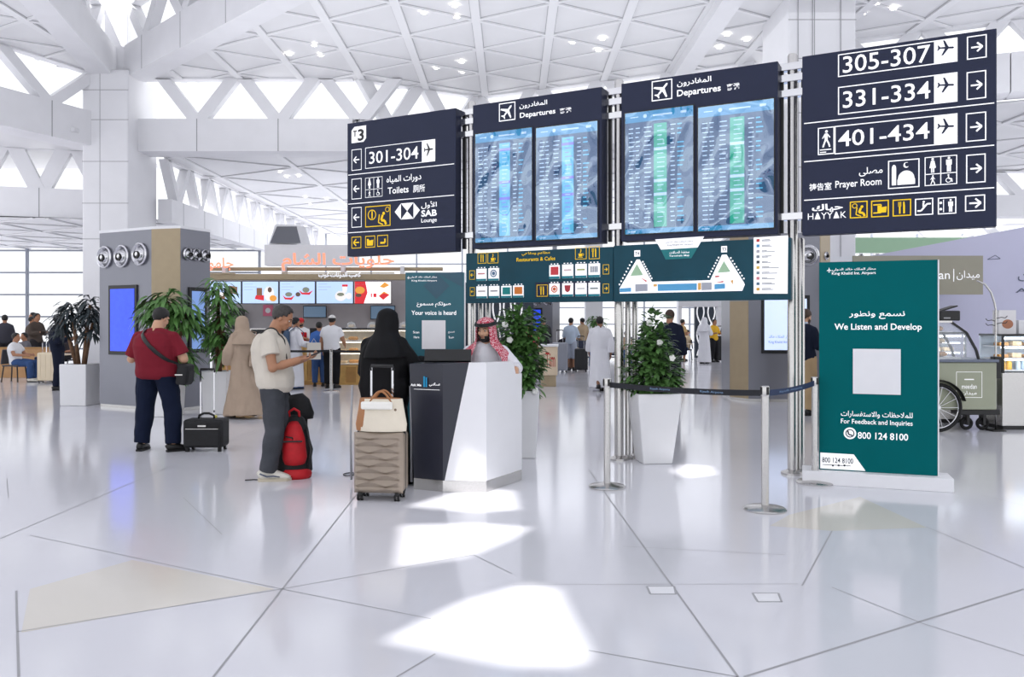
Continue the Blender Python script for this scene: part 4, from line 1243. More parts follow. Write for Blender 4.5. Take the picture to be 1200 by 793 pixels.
# champagne hard-shell suitcase
cs = G(447, 584)
o = thing('suitcase', 'champagne hard-shell suitcase with ribbed front standing behind the black-robed woman', 'suitcase', cs, -.12)
sw_, sd, sh = .45, .25, .545
M_champ = mat('champagne_shell', (156, 142, 128), .35, metal=.25, nz=.04, nscale=5)
mb = MB()
nx, nz_ = 36, 63
grid = []
for j in range(nz_ + 1):
    z = .07 + sh * j / nz_
    row = []
    for i in range(nx + 1):
        u = i / nx; x = -sw_ / 2 + sw_ * u
        # diamond relief: zig-zag ridges across the shell
        e = min(u, 1 - u, j / nz_, 1 - j / nz_)
        rel = 0.0
        k = (j / nz_) * 9
        zz = abs(((u * 1.5 + (int(k) % 2) * .5) % 1) - .5) * 2
        rj = .1 + .8 * zz; fr = k % 1
        rel = .017 * (fr / rj if fr < rj else (1 - fr) / (1 - rj)) * min(1, e * 12)
        rnd_c = .05
        y = -sd / 2 - rel + .0
        if e < .08: y += (.08 - e) ** 2 * 5
        row.append(mb.b.verts.new((x, y, z)))
    grid.append(row)
for j in range(nz_):
    for i in range(nx):
        mb.b.faces.new((grid[j][i], grid[j][i + 1], grid[j + 1][i + 1], grid[j + 1][i]))
mb.build('front_shell', M_champ, o, smooth=30)
MB().bx(-sw_ / 2, -sd / 2 + .03, .07, sw_ / 2, sd / 2, .07 + sh).build('body', M_champ, o, bevel=.04, smooth=40, seg=4)
MB().bx(-sw_ / 2 - .003, -.015, .068, sw_ / 2 + .003, .015, .073 + sh).build('zip_band', M_black, o, bevel=.03)
for sx in (-1, 1):
    for sy in (-1, 1):
        f = MB().cyl((sx * .17, sy * .09, .045), (sx * .17, sy * .09, .075), .022, seg=14).build('caster', M_black, o, smooth=50)
        for q in (-.016, .016):
            wheel(f, (sx * .17 + q, sy * .09, .029), .029, .016)
trolley_handle(o, -.02, .09, .58, 1.19, .2)
MB().loft([(-.06, 0, .61), (-.05, 0, .635), (.05, 0, .635), (.06, 0, .61)], [.01] * 4, 8).build('carry_handle', M_black, o, smooth=True)
# tote bag sitting on the suitcase
M_cream = mat('tote_cream', (232, 222, 204), .7, nz=.04, bump=.15, bscale=60); M_tan = mat('tote_tan', (170, 116, 74), .55, nz=.08)
tb = thing('tote_bag', 'cream tote bag with tan sides and handles resting on the champagne suitcase', 'bag', cs + Vector((.01, -.02, .622)), -.12)
mb = MB()
mb.loft([(0, 0, 0), (0, 0, .06), (0, 0, .2), (0, 0, .29)], [(.225, .1), (.23, .105), (.205, .085), (.19, .06)], 28, side=(1, 0, 0)).build('body', M_cream, tb, smooth=40)
mb = MB()
mb.loft([(-.02, 0.01, .003), (-.02, 0.01, .06), (-.02, 0.01, .2), (-.02, .01, .295)], [(.222, .1), (.23, .108), (.205, .088), (.19, .062)], 28, side=(1, 0, 0)).build('tan_side', M_tan, tb, smooth=40)
for sy in (-1, 1):
    pts = [(-.1 + .2 * k / 10, sy * .06 - .01 * sy, .26 + .1 * math.sin(PI * k / 10)) for k in range(11)]
    MB().loft(pts, [.01] * 11, 8).build('handle', M_tan, tb, smooth=True)
mb = MB(); mb.bx(-.17, -.11, .2, .12, -.075, .27); mb.build('scarf', mat('cloth_white', (244, 242, 236), .8), tb, bevel=.015)
MB().disc(.15, .2, .012, y=-.103).build('emblem', mat('emblem_brown', (120, 100, 80), .5), tb)
# black carry-on beside the red-shirted man
ck = G(242, 527.5)
o = thing('carry_on_case', 'black soft carry-on case with extended chrome handle beside the red-shirted man', 'suitcase', ck, .02)
M_nylon = mat('black_nylon', (20, 20, 23), .7, nz=.2, nscale=30, bump=.2, bscale=120)
MB().bx(-.245, -.14, .05, .245, .14, .4).build('body', M_nylon, o, bevel=.035, smooth=40, seg=3)
MB().bx(-.215, -.165, .07, .215, -.13, .3).build('front_pocket', M_nylon, o, bevel=.02, smooth=40, seg=3)
MB().bx(-.2, -.168, .285, .2, -.16, .292).build('zip', M_steel, o)
MB().bx(-.05, -.169, .315, .05, -.138, .335).build('badge', M_steel, o)
MB().loft([(-.1, 0, .39), (-.09, 0, .44), (-.03, 0, .465), (.03, 0, .465), (.09, 0, .44), (.1, 0, .39)], [.014] * 6, 8).build('carry_handle', M_nylon, o, smooth=True)
for sx in (-1, 1):
    wheel(o, (sx * .2, .1, .035), .035, .03); MB().bx(sx * .2 - .02, -.12, 0, sx * .2 + .02, -.09, .055).build('foot', M_rubber, o)
trolley_handle(o, -.03, .12, .39, 1.0, .17)
MB().bx(.08, .02, .4, .1, .1, .43).build('luggage_tag', mat('tag_yellow', (225, 215, 90), .6), o)
# red and black rucksack
rp = G(343, 560)
M_red = mat('ruck_red', (196, 22, 34), .65, nz=.12, nscale=12, bump=.25, bscale=18)
o = thing('rucksack', 'red and black rucksack standing on the floor behind the grey-jeaned man', 'backpack', rp + Vector((0, .05, 0)), .1)
MB().loft([(0, 0, 0.005), (0, 0, .08), (0, .02, .3), (0, .04, .5), (0, .06, .6), (0, .07, .63)], [(.15, .11), (.19, .14), (.175, .13), (.14, .11), (.1, .08), (.06, .05)], 24, side=(1, 0, 0)).build('body', M_nylon, o, smooth=True)
MB().loft([(.02, -.075, .16), (.02, -.085, .22), (.01, -.075, .4), (.005, -.05, .52), (0, -.02, .57)], [(.11, .085), (.125, .09), (.115, .085), (.08, .06), (.05, .03)], 20, side=(1, 0, 0)).build('front_pocket', M_red, o, smooth=True)
MB().loft([(.02, -.03, .01), (.02, -.035, .05), (.02, -.035, .1)], [(.16, .12), (.17, .125), (.15, .115)], 20, side=(1, 0, 0)).build('red_bottom', M_red, o, smooth=True)
MB().loft([(.015, -.15, .4), (.01, -.165, .43), (-.06, -.15, .44)], [.008] * 3, 6).build('zip_pull', M_black, o)
MB().bx(-.09, -.175, .385, .11, -.15, .4).build('zip', M_black, o, bevel=.004)
MB().loft([(-.05, .03, .6), (-.05, .0, .68), (0, 0, .71), (.05, .0, .68), (.05, .03, .6)], [.014] * 5, 8).build('grab_handle', M_red, o, smooth=True)
for s in (-1, 1):
    MB().loft([(s * .12, -.02, .5), (s * .19, -.08, .3), (s * .16, -.1, .1)], [(.016, .006)] * 3, 8).build('side_strap', M_black, o, smooth=True)
MB().loft([(-.14, -.08, .02), (-.25, -.16, .007), (-.38, -.13, .007), (-.46, -.15, .007)], [.006] * 4, 6).build('trailing_strap', M_black, o, smooth=True)
# black shoulder bag on top of it
o = thing('shoulder_bag', 'black rounded shoulder bag hanging behind the red rucksack', 'bag', rp + Vector((-.03, .28, .0)), .1)
MB().loft([(.0, 0, .58), (0, 0, .64), (.0, 0, .78), (-.01, 0, .84)], [(.17, .08), (.18, .085), (.13, .07), (.07, .04)], 22, side=(1, 0, 0)).build('body', M_nylon, o, smooth=True)
MB().bx(-.13, -.02, 0.03, -.1, .01, .6).build('trolley_rail', M_black, o); MB().bx(.08, -.02, 0.03, .11, .01, .6).build('trolley_rail', M_black, o)
MB().bx(-.16, -.08, 0.03, .14, .08, .06).build('trolley_foot', M_black, o, bevel=.01)
for s in (-.14, .12): wheel(o, (s, .05, .03), .03, .03)
MB().loft([(-.06, 0, .8), (-.14, -.02, .95), (-.2, -.05, 1.06)], [(.014, .005)] * 3, 8).build('strap', M_black, o, smooth=True)
# thin cable loop on the floor by the suitcase
q = G(407, 556)
mb = MB(); mb.torus(q + Vector((.02, 0, .006)), .06, .005, seg=20, ring=6, sy=1.3)
tag(mb.build('cable', M_black, smooth=True), 'thin dark loop of cable on the floor left of the champagne suitcase', 'cable')
mb = MB(); a, b = G(975, 562), G(1000, 566); mb.loft([a + Vector((0, 0, .006)), (a + b) / 2 + Vector((0, -.03, .006)), b + Vector((0, .02, .006))], [.006] * 3, 6)
tag(mb.build('cable', M_black, smooth=True), 'short dark cable at the foot of the tall teal stand', 'cable')
# ================================================================== FOOD COUNTER AT THE BACK LEFT
FX0, FX1, FY = -8.9, -2.2, 22.6
M_wood = mat('counter_wood', (206, 164, 96), .45, nz=.12, nscale=5)
M_woodd = mat('counter_wood_dark', (176, 132, 74), .5, nz=.12, nscale=5)
M_back = mat('shop_wall', (178, 174, 178), .6, nz=.03)
M_neon = mat('neon_coral', (252, 140, 110), .4, emit=.9)
M_menu = mat('menu_glow', (176, 200, 232), .3, emit=.7)
M_bread = mat('bread', (206, 150, 84), .7, nz=.25, nscale=20)
M_breadl = mat('bread_pale', (232, 204, 160), .7, nz=.2, nscale=20)
struct(MB().bx(FX0 - .2, 24.6, 0, FX1 + .6, 24.75, 3.0).build('wall_shop', M_back))
fb = thing('fascia_beam', 'tan beam with metal rail across the top of the food counter', 'shop fascia', (FX0, 23.2, 2.82))
MB().bx(0, -.12, 0, FX1 - FX0 + .2, .12, .17).build('beam', M_gold, fb, bevel=.01)
MB().bx(0, .2, .28, FX1 - FX0 + .2, .3, .38).build('rail', M_gold, fb, bevel=.01)
for k in range(4):
    MB().bx(1.7 * k + .6, .0, .17, 1.7 * k + .7, .3, .4).build('bracket', M_white, fb)
for x in (-8.85, -2.1):
    MB().bx(x - FX0 - .06, -.06, -2.82, x - FX0 + .06, .06, 0).build('post', M_gold, fb)
# coral neon signs and the small white sign
o = thing('neon_sign', 'coral neon lettering above the left end of the food counter beam', 'neon sign', (-8.62, 23.0, 3.07))
MB().text('جامو', 0, 0, .72, .38, y=0, bold=.02).build('lettering', M_neon, o, recalc=False)
MB().bx(0, .03, -.08, .75, .06, -.05).build('mount', M_gold, o)
o = thing('neon_sign', 'long coral neon lettering on the food counter roof, partly behind the gate sign', 'neon sign', (-6.55, 23.05, 3.08))
MB().text('حلويات الشام', 0, 0, 3.2, .5, y=0, bold=.02).build('lettering', M_neon, o, recalc=False)
MB().bx(0, .03, -.08, 3.2, .06, -.05).build('mount', M_gold, o)
o = thing('shop_sign', 'small white Arabic lettering on the tan food counter beam', 'shop sign', (-5.5, 23.02, 2.86))
MB().text('كعب الدونات كوب', 0, 0, 1.2, .17, y=-.0, bold=.03).build('lettering', M_signwhite, o, recalc=False)
MB().bx(0, .01, .06, 1.2, .05, .09).build('mount', M_white, o)
# five menu screens
def menu(label, x0, x1, art, red=False):
    z0, z1 = 2.13, 2.78
    o = thing('menu_screen', label, 'menu screen', (x0, 23.0, z0), 0, 'menu screens over the food counter')
    W, H = x1 - x0, z1 - z0
    MB().bx(0, 0, 0, W, .06, H).build('case', M_black, o)
    MB().bx(.015, -.006, .02, W - .015, 0, H - .015).build('panel', M_menu if not red else mat('menu_white', (238, 232, 236), .3, emit=.85), o)
    cols = {'r': (205, 40, 50), 'b': (120, 84, 60), 'w': (235, 230, 225), 'g': (120, 125, 110), 'y': (220, 150, 60), 'd': (90, 70, 60)}
    for i, (c, pts) in enumerate(art):
        m = mat('menu_%s' % c, cols[c], .4, emit=.6)
        MB().flat([(a * W, b * H) for a, b in pts], -.009 - .0006 * i).build('picture', m, o)
    mb = MB()
    for k in range(3):
        mb.rect(W * .06, H * (.86 - .12 * k), W * (.3 + .1 * (k % 2)), H * (.875 - .12 * k), -.009)
    mb.build('lettering', mat('menu_text', (150, 165, 190), .4, emit=.5), o, recalc=False)
def blob(cx, cz, rx, rz, n=10):
    return [(cx + rx * math.cos(2 * PI * k / n), cz + rz * math.sin(2 * PI * k / n)) for k in range(n)]
tray = lambda cx, cz, w: [(cx - w, cz + .1), (cx - w * .6, cz - .1), (cx + w * .5, cz - .12), (cx + w, cz + .08), (cx + w * .4, cz - .02), (cx - w * .5, cz - .02)]
menu('menu screen with a chocolate box, leftmost over the food counter', -8.6, -7.68, [('b', [(.2, .2), (.5, .2), (.5, .5), (.2, .5)]), ('w', blob(.34, .42, .12, .1)), ('b', [(.62, .5), (.88, .4), (.88, .75), (.62, .8)])])
menu('menu screen showing a glass and a heap of sweets, second from left', -7.66, -6.62, [('b', [(.4, .35), (.55, .35), (.55, .7), (.4, .7)]), ('r', [(.35, .22), (.6, .15), (.6, .38), (.38, .38)]), ('w', blob(.74, .45, .14, .32)), ('y', blob(.85, .25, .1, .14)), ('d', blob(.76, .62, .06, .12))])
menu('menu screen showing two red trays, third from left', -6.6, -5.58, [('r', tray(.26, .3, .17)), ('r', tray(.74, .52, .2)), ('g', blob(.26, .42, .1, .1)), ('g', blob(.74, .62, .1, .12)), ('d', blob(.52, .42, .07, .1))])
menu('menu screen showing a pale bowl and a red-topped cup, fourth from left', -5.56, -4.5, [('w', blob(.66, .35, .15, .22)), ('g', blob(.66, .42, .1, .08)), ('w', [(.72, .5), (.82, .5), (.84, .78), (.7, .78)]), ('r', [(.7, .76), (.85, .76), (.85, .85), (.7, .85)]), ('w', blob(.88, .35, .08, .14))])
menu('menu screen with a red half and folded pastries, rightmost over the food counter', -4.48, -3.42, [('r', [(.02, .02), (.26, .02), (.36, .5), (.3, .98), (.02, .98)]), ('y', blob(.16, .6, .13, .16)), ('d', blob(.12, .38, .08, .08)), ('y', [(.68, .75), (.82, .95), (.95, .82), (.8, .7)]), ('y', [(.66, .35), (.8, .55), (.95, .4), (.78, .18)]), ('r', [(.66, .35), (.8, .48), (.95, .4), (.78, .18)]), ('r', [(.45, .3), (.48, .3), (.48, .46), (.45, .46)]), ('r', [(.52, .3), (.6, .3), (.6, .46), (.52, .46)])], True)
# counters
o = thing('service_counter', 'golden wood service counter where customers stand, left of the pastry case', 'counter', (-7.6, 20.9, 0))
MB().bx(0, 0, 0, 2.75, .7, 1.06).build('body', M_wood, o)
for k in range(28):
    MB().bx(.02 + k * .0975, -.02, .12, .08 + k * .0975, 0, 1.0).build('slat', M_woodd if k % 3 == 0 else M_wood, o)
MB().bx(-.03, -.05, 1.06, 2.78, .75, 1.1).build('worktop', mat('counter_top', (236, 228, 214), .3), o, bevel=.008)
MB().bx(0, -.01, 0, 2.75, .02, .1).build('kick_plate', M_woodd, o)
pc = thing('pastry_case', 'lit glass pastry case with shelves of bread on a wood base', 'display case', (-4.6, 20.9, 0))
W = 2.6
MB().bx(0, 0, 0, W, .8, .5).build('base', M_wood, pc)
for k in range(9):
    MB().bx(.04 + k * .29, -.015, .06, .29 + k * .29, 0, .46).build('front_panel', M_woodd if k % 2 else M_wood, pc)
MB().bx(0, .74, .5, W, .8, 1.45).build('back_panel', mat('case_back', (220, 208, 188), .5, nz=.05), pc)
for z in (.52, .82, 1.12):
    MB().bx(.02, .1 + (z - .52) * .3, z, W - .02, .74, z + .02).build('shelf', mat('case_shelf', (240, 238, 235), .3), pc)
MB().bx(-.02, .2, 1.42, W + .02, .8, 1.46).build('top_rail', M_black, pc)
for x in (0, W * .5, W):
    MB().bar((x, .02, .5), (x, .22, 1.44), .03, .03).build('post', M_black, pc)
mb = MB(); mb.quad((0, .0, .5), (W, .0, .5), (W, .2, 1.44), (0, .2, 1.44)); mb.build('front_glass', glass('case_glass', alpha=.08), pc)
for z in (.78, 1.08, 1.38):
    MB().bx(.05, .3, z, W - .05, .34, z + .015).build('strip_light', mat('strip_glow', (255, 244, 224), .5, emit=4), pc)
rnd = random.Random(21)
kinds = ['loaf', 'bun', 'tray_cake']
def bakery(nm, label, loc, m, group):
    o = None
    if nm == 'bun':
        o = MB().ell((0, 0, .04), (.08, .07, .045), 12, 8).build('bun', m, smooth=True)
    elif nm == 'loaf':
        o = MB().loft([(-.13, 0, .04), (-.1, 0, .045), (.1, 0, .045), (.13, 0, .04)], [.02, .05, .05, .02], 10).build('loaf', m, smooth=True)
    else:
        o = MB().bx(-.13, -.09, 0, .13, .09, .06).build('boxed_cake', m, bevel=.012)
    o.location = loc
    return tag(o, label, nm.replace('_', ' '), group)
lev = {.54: 'bottom', .84: 'middle', 1.14: 'top'}
for z, ln in lev.items():
    k = 0
    x = .14
    while x < W - .1:
        nm = kinds[(k + int(z * 10)) % 3]
        bakery(nm, '%s on the %s shelf of the lit pastry case' % ({'loaf': 'brown loaf', 'bun': 'pale round bun', 'tray_cake': 'small boxed cake'}[nm], ln), (-4.6 + x, 20.9 + .4 + rnd.uniform(-.05, .08), z), (M_bread, M_breadl, M_breadl)[kinds.index(nm)], '%s on the %s case shelf' % ({'loaf': 'loaves', 'bun': 'buns', 'tray_cake': 'boxed cakes'}[nm], ln))
        x += .3; k += 1
for k, x in enumerate((.35, .9, 1.3, 1.75)):
    o = thing('cake_dome', ('clear cake dome at the left end of the pastry case top', 'second clear cake dome on the pastry case top', 'third clear cake dome on the pastry case top', 'clear cake dome at the right end of the pastry case top')[k], 'cake dome', (-4.6 + x, 21.45, 1.46))
    MB().lathe((0, 0, 0), [(.14, 0), (.145, .015)], 20).build('plate', M_white, o, smooth=40)
    MB().lathe((0, 0, .015), [(.13, 0), (.13, .06), (.1, .12), (.03, .15), (.0, .16)], 20, caps=False).build('dome', glass('dome_glass', alpha=.3), o, smooth=True)
    MB().ell((0, 0, .05), (.09, .09, .04), 12, 8).build('cake', M_breadl, o, smooth=True)
# back-wall equipment
def flat_tv(label, x, y, z, w, h, m):
    o = thing('wall_monitor', label, 'monitor', (x, y, z))
    MB().bx(-w / 2, 0, 0, w / 2, .05, h).build('case', M_black, o, bevel=.005)
    MB().bx(-w / 2 + .02, -.004, .02, w / 2 - .02, 0, h - .02).build('panel', m, o)
    MB().bx(-.05, .05, h / 2 - .05, .05, .12, h / 2 + .05).build('bracket', M_black, o)
M_scrdim = mat('screen_dim', (100, 125, 150), .2, emit=.4)
flat_tv('wall monitor behind the red-capped cashier', -5.95, 24.45, 1.75, .7, .36, M_scrdim)
flat_tv('wall monitor above the pastry case beside the black-robed woman', -3.9, 24.45, 1.7, .75, .42, M_scrdim)
flat_tv('dark wall monitor at the left end of the shop wall', -8.3, 24.4, 1.4, .5, .6, M_black)
o = thing('coffee_machine', 'steel coffee machine on the back counter left of the cashier', 'coffee machine', (-7.3, 23.9, 1.0))
MB().bx(-.35, -.25, 0, .35, .25, .45).build('body', M_steel, o, bevel=.02)
MB().bx(-.3, -.3, .28, .3, -.25, .4).build('front_panel', M_black, o, bevel=.01)
for k in (-.15, .15): MB().cyl((k, -.3, .28), (k, -.3, .2), .03).build('spout', M_chrome, o)
o = thing('espresso_grinder', 'black coffee grinder beside the steel coffee machine', 'grinder', (-6.7, 23.9, 1.0))
MB().bx(-.1, -.12, 0, .1, .12, .4).build('body', M_black, o, bevel=.02); MB().lathe((0, 0, .4), [(.06, 0), (.1, .2), (.1, .22)], 16).build('hopper', glass('hopper_glass', (90, 80, 70), .6), o, smooth=50)
o = thing('pink_poster', 'small pink poster on the shop wall above the coffee machine', 'poster', (-7.55, 24.58, 1.8))
MB().bx(0, 0, 0, .3, .01, .34).build('sheet', mat('poster_pink', (226, 120, 150), .6), o); MB().disc(.15, .17, .08, y=-.002).build('print', M_white, o)
o = thing('back_counter', 'grey worktop counter along the shop back wall', 'counter', (FX0 + .2, 23.6, 0))
MB().bx(0, 0, 0, 6.2, .8, .95).build('body', mat('grey_laminate', (150, 148, 150), .5), o); MB().bx(0, -.03, .95, 6.2, .8, 1.0).build('worktop', M_steel, o)
o = thing('till', 'black till screen standing on the wood counter before the cashier', 'till', (-5.15, 21.3, 1.1))
MB().bx(-.16, -.02, .1, .16, .02, .36).build('screen', M_black, o, bevel=.006); MB().cyl((0, 0, .0), (0, 0, .12), .03).build('stem', M_black, o); MB().bx(-.1, -.1, 0, .1, .1, .015).build('foot', M_black, o)
s4 = stanchion('steel belt post in front of the man in white tee and cap', G(388, 459), 1.0)
s5 = stanchion('steel belt post far left of the food counter queue', G(300, 457), 1.0)
s6 = stanchion('steel belt post at the right end of the food counter queue', G(470, 458), 1.0)
belt(s5, s5.location, s4.location, .95, M_belt); belt(s4, s4.location, s6.location, .95, M_belt)
# white roof boxes behind the shop
struct(MB().bx(-8.0, 26.2, 3.45, -5.0, 26.6, 4.12).build('trim_8', M_white))
o = thing('roof_funnel', 'grey glazed hopper window above the food counter roof', 'roof vent', (-7.35, 26.9, 4.1))
mb = MB(); mb.loft([(0, 0, 0), (0, 0, .72)], [(.8, .45), (.55, .3)], 4, side=(1, 1, 0)); mb.build('hood', M_concrete, o)
mb = MB(); mb.quad((-.5, -.6, .08), (.5, -.6, .08), (.32, -.45, .64), (-.32, -.45, .64)); mb.build('pane', mat('vent_pane', (110, 112, 120), .3), o)

# ================================================================== RIGHT SIDE: HOARDING, CART, FRIDGES
M_lav = mat('hoarding_lavender', (198, 198, 222), .6, nz=.03, nscale=1.2)
hd = MB(); HYD = 15.6
pts = [(P(1003, 300, HYD).x, 2.83), (P(1003, 300, HYD).x, 0), (16, 0), (16, 4.4), (P(1200, 266, HYD).x, 3.44)]
hd.plate([(x, z) for x, z in pts], HYD, HYD + .15)
hoard = thing('hoarding', 'pale lavender hoarding wall with sloping top behind the food cart', 'hoarding', (0, 0, 0))
hd.build('board', M_lav, hoard)
mb = MB()
q0, q1 = P(1190, 343, HYD - .01), P(1190, 338, HYD - .01)
mb.text('A LITTLE SWEET', q0.x, q0.z, q0.x + 2.6, q0.z + .09, y=HYD - .006, bold=.01)
mb.text('لحظات', q0.x + .05, q0.z + .22, q0.x + .9, q0.z + .42, y=HYD - .006)
a = [P(x, y, HYD) for x, y in ((1157, 304), (1172, 303), (1166, 299))]
for i in range(3):
    mb.stroke([(a[i].x, a[i].z), (a[(i + 1) % 3].x, a[(i + 1) % 3].z)], .012, HYD - .006)
mb.build('lettering', mat('ink_slate', (92, 98, 124), .5), hoard, recalc=False)
GS = P(1000, 345, 14.6); GE = P(1152, 299.5, 14.6)
gp = thing('name_board', 'olive-grey name board with white script behind the teal stand', 'sign', (GS.x, 14.6, GS.z))
MB().bx(0, 0, 0, GE.x - GS.x, .05, GE.z - GS.z).build('panel', mat('olive_grey', (158, 154, 138), .5, nz=.02), gp)
for x in (.23, GE.x - GS.x - .27): MB().bx(x - .03, .05, .3, x + .03, 1.0, .36).build('bracket', M_steel, gp)
q = lambda px, py: ((px - 600) * 14.6 / F - GS.x, CH + (HZ - py) * 14.6 / F - GS.z)
mb = MB(); x0, z0 = q(1086, 327); x1, z1 = q(1113, 317)
mb.text('meedan', x0 - .3, z0, x1, z1, y=-.003); x0, z0 = q(1117, 330); x1, z1 = q(1118, 315); mb.rect(x0, z0, x1, z1); x0, z0 = q(1121, 328); x1, z1 = q(1148, 317)
mb.text('ميدان', x0, z0, x1, z1, y=-.003); mb.build('lettering', M_signwhite, gp, recalc=False)
# green fascia and white zigzag screen far behind it
gf = thing('green_fascia', 'pale green fascia band with white zigzag screen, far behind the hoarding', 'shop fascia', (11.8, 29.5, 0))
MB().bx(0, 0, 4.15, 7.5, .3, 4.7).build('band', mat('pale_green', (168, 205, 172), .5, emit=.0), gf)
mb = MB()
for k in range(7):
    mb.bar((k * .6, 0, 3.5), (k * .6 + .3, 0, 4.1), .06, .1); mb.bar((k * .6 + .3, 0, 4.1), (k * .6 + .6, 0, 3.5), .06, .1)
mb.build('zigzag_screen', M_white, gf)
MB().bx(-.1, -.1, 0, .1, .1, 4.7).build('post', M_white, gf); MB().bx(7.2, -.1, 0, 7.4, .1, 4.7).build('post', M_white, gf)

# food cart
M_olive = mat('cart_sage', (166, 170, 148), .45, nz=.02)
ct = thing('food_cart', 'sage green food cart with glass bakery case and spoked wheel', 'food cart', (5.0, 11.9, 0))
cx1 = 2.12
MB().bx(0, 0, .32, cx1, .8, 1.02).build('body', M_olive, ct, bevel=.02)
MB().bx(-.02, -.02, 1.02, cx1 + .02, .82, 1.06).build('worktop', mat('slate_top', (110, 118, 136), .35), ct, bevel=.006)
wl = MB()
wc = Vector((1.22, -.05, .36))
wl.torus(wc, .335, .026, axis=(0, 1, 0), seg=36, ring=10)
wh = wl.build('spoked_wheel', M_rubber, ct, smooth=True)
sp = MB()
for k in range(14):
    a_ = k * 2 * PI / 14; sp.cyl(wc, wc + Vector((math.cos(a_) * .32, 0, math.sin(a_) * .32)), .006, seg=6)
sp.cyl(wc + Vector((0, -.03, 0)), wc + Vector((0, .05, 0)), .035)
sp.torus(wc, .305, .01, axis=(0, 1, 0), seg=32, ring=6)
sp.build('spokes', M_chrome, wh, recalc=False)
mb = MB(); arc = [wc + Vector((math.cos(a_) * .4, .0, math.sin(a_) * .4)) for a_ in [PI * (.08 + .84 * k / 14) for k in range(15)]]
mb.loft(arc, [(.012, .06)] * 15, 8, side=(0, 0, 1)).build('mudguard', M_black, ct, smooth=40)
for x in (1.78, 2.02):
    MB().torus((x, .2, .1), .075, .025, axis=(0, 1, 0), seg=20, ring=8).build('caster', M_rubber, ct, smooth=True)
    MB().bx(x - .02, .14, .08, x + .02, .26, .32).build('caster_fork', M_black, ct)
MB().bx(1.6, .05, .24, 2.2, .3, .32).build('chassis_rail', M_black, ct, bevel=.01)
m_ = MB(); m_.outline(1.52, .5, 1.9, .88, .006, -.003); m_.rect(1.64, .76, 1.78, .775, -.003); m_.text('meedan', 1.6, .63, 1.82, .7, y=-.003); m_.text('ميدان', 1.6, .53, 1.82, .6, y=-.003); m_.text('meedan', .5, .73, 1.0, .8, y=-.003)
m_.build('lettering', M_signwhite, ct, recalc=False)
MB().bx(.48, .08, 1.06, 1.63, .72, 1.09).build('case_floor', M_white, ct)
for z in (1.28, 1.46): MB().bx(.5, .2, z, 1.58, .7, z + .012).build('case_shelf', M_white, ct)
mb = MB(); prof = [(.48, 1.06), (1.88, 1.06), (1.84, 1.2), (1.7, 1.45), (1.46, 1.62), (.48, 1.62)]
mb.plate(prof, .06, .075); mb.build('case_glass', glass('cart_glass', alpha=.2), ct)
mb = MB()
for a_, b_ in zip(prof[1:5], prof[2:6]): mb.bar((a_[0], .05, a_[1]), (b_[0], .05, b_[1]), .03, .03, up=(0, 1, 0)); mb.bar((a_[0], .72, a_[1]), (b_[0], .72, b_[1]), .03, .03, up=(0, 1, 0))
mb.build('case_frame', M_black, ct)
MB().bx(.48, .03, 1.6, 1.48, .75, 1.63).build('case_top', M_steel, ct)
for k in range(4):
    for j, z in enumerate((1.09, 1.292, 1.472)):
        o = MB().ell((0, 0, .04), (.085, .07, .04), 12, 8).build('pastry', M_bread if (k + j) % 2 else M_breadl, smooth=True)
        o.location = (5.0 + .95 + k * .17 - j * .03, 12.2, z); tag(o, ('bun', 'bun', 'bun')[j] and 'pastry on the %s tier of the sage cart case' % ('bottom', 'middle', 'top')[j], 'pastry', 'pastries in the cart case, %s tier' % ('bottom', 'middle', 'top')[j])
pr = thing('receipt_printer', 'black receipt printer with open lid on top of the cart case', 'printer', (6.3, 12.2, 1.63))
pr.location.x = P(1113, 372, 12.1).x
MB().bx(-.15, -.12, 0, .15, .12, .15).build('body', M_black, pr, bevel=.015); MB().box((0, .02, .18), (.28, .2, .02), ry=-.3).build('lid', M_black, pr, bevel=.005); MB().bx(-.1, -.121, .03, .0, -.12, .05).build('slot', M_joint, pr)
# slender lamp arm clamped to the cart end
la = thing('arc_lamp', 'slender grey arching lamp pole at the right end of the sage cart', 'lamp', (5.0 + 2.16, 12.0, 0))
pp = [(.0, 0, 0.02), (0, 0, 1.0)] + [(-.0, 0, 1.0 + .1 * k) for k in range(1, 9)] + [(-.02, 0, 1.9), (-.07, 0, 2.05), (-.16, 0, 2.17), (-.28, 0, 2.22)]
MB().loft(pp, [.014] * len(pp), 8).build('pole', M_steel, la, smooth=True)
MB().bx(-.05, -.06, .78, .05, .06, 1.1).build('clamp_box', M_black, la, bevel=.01)
MB().bx(-.1, -.1, 0, .1, .1, .02).build('foot', M_black, la)
for s, z in ((-1, 1.62), (-1, 1.55), (1, 1.66), (1, 1.58)):
    MB().loft([(0, 0, z), (s * .07, -.02, z + .02), (s * .13, -.02, z + .01), (s * .16, -.02, z + .04)], [.006] * 4, 6).build('hook', M_black, la, smooth=True)
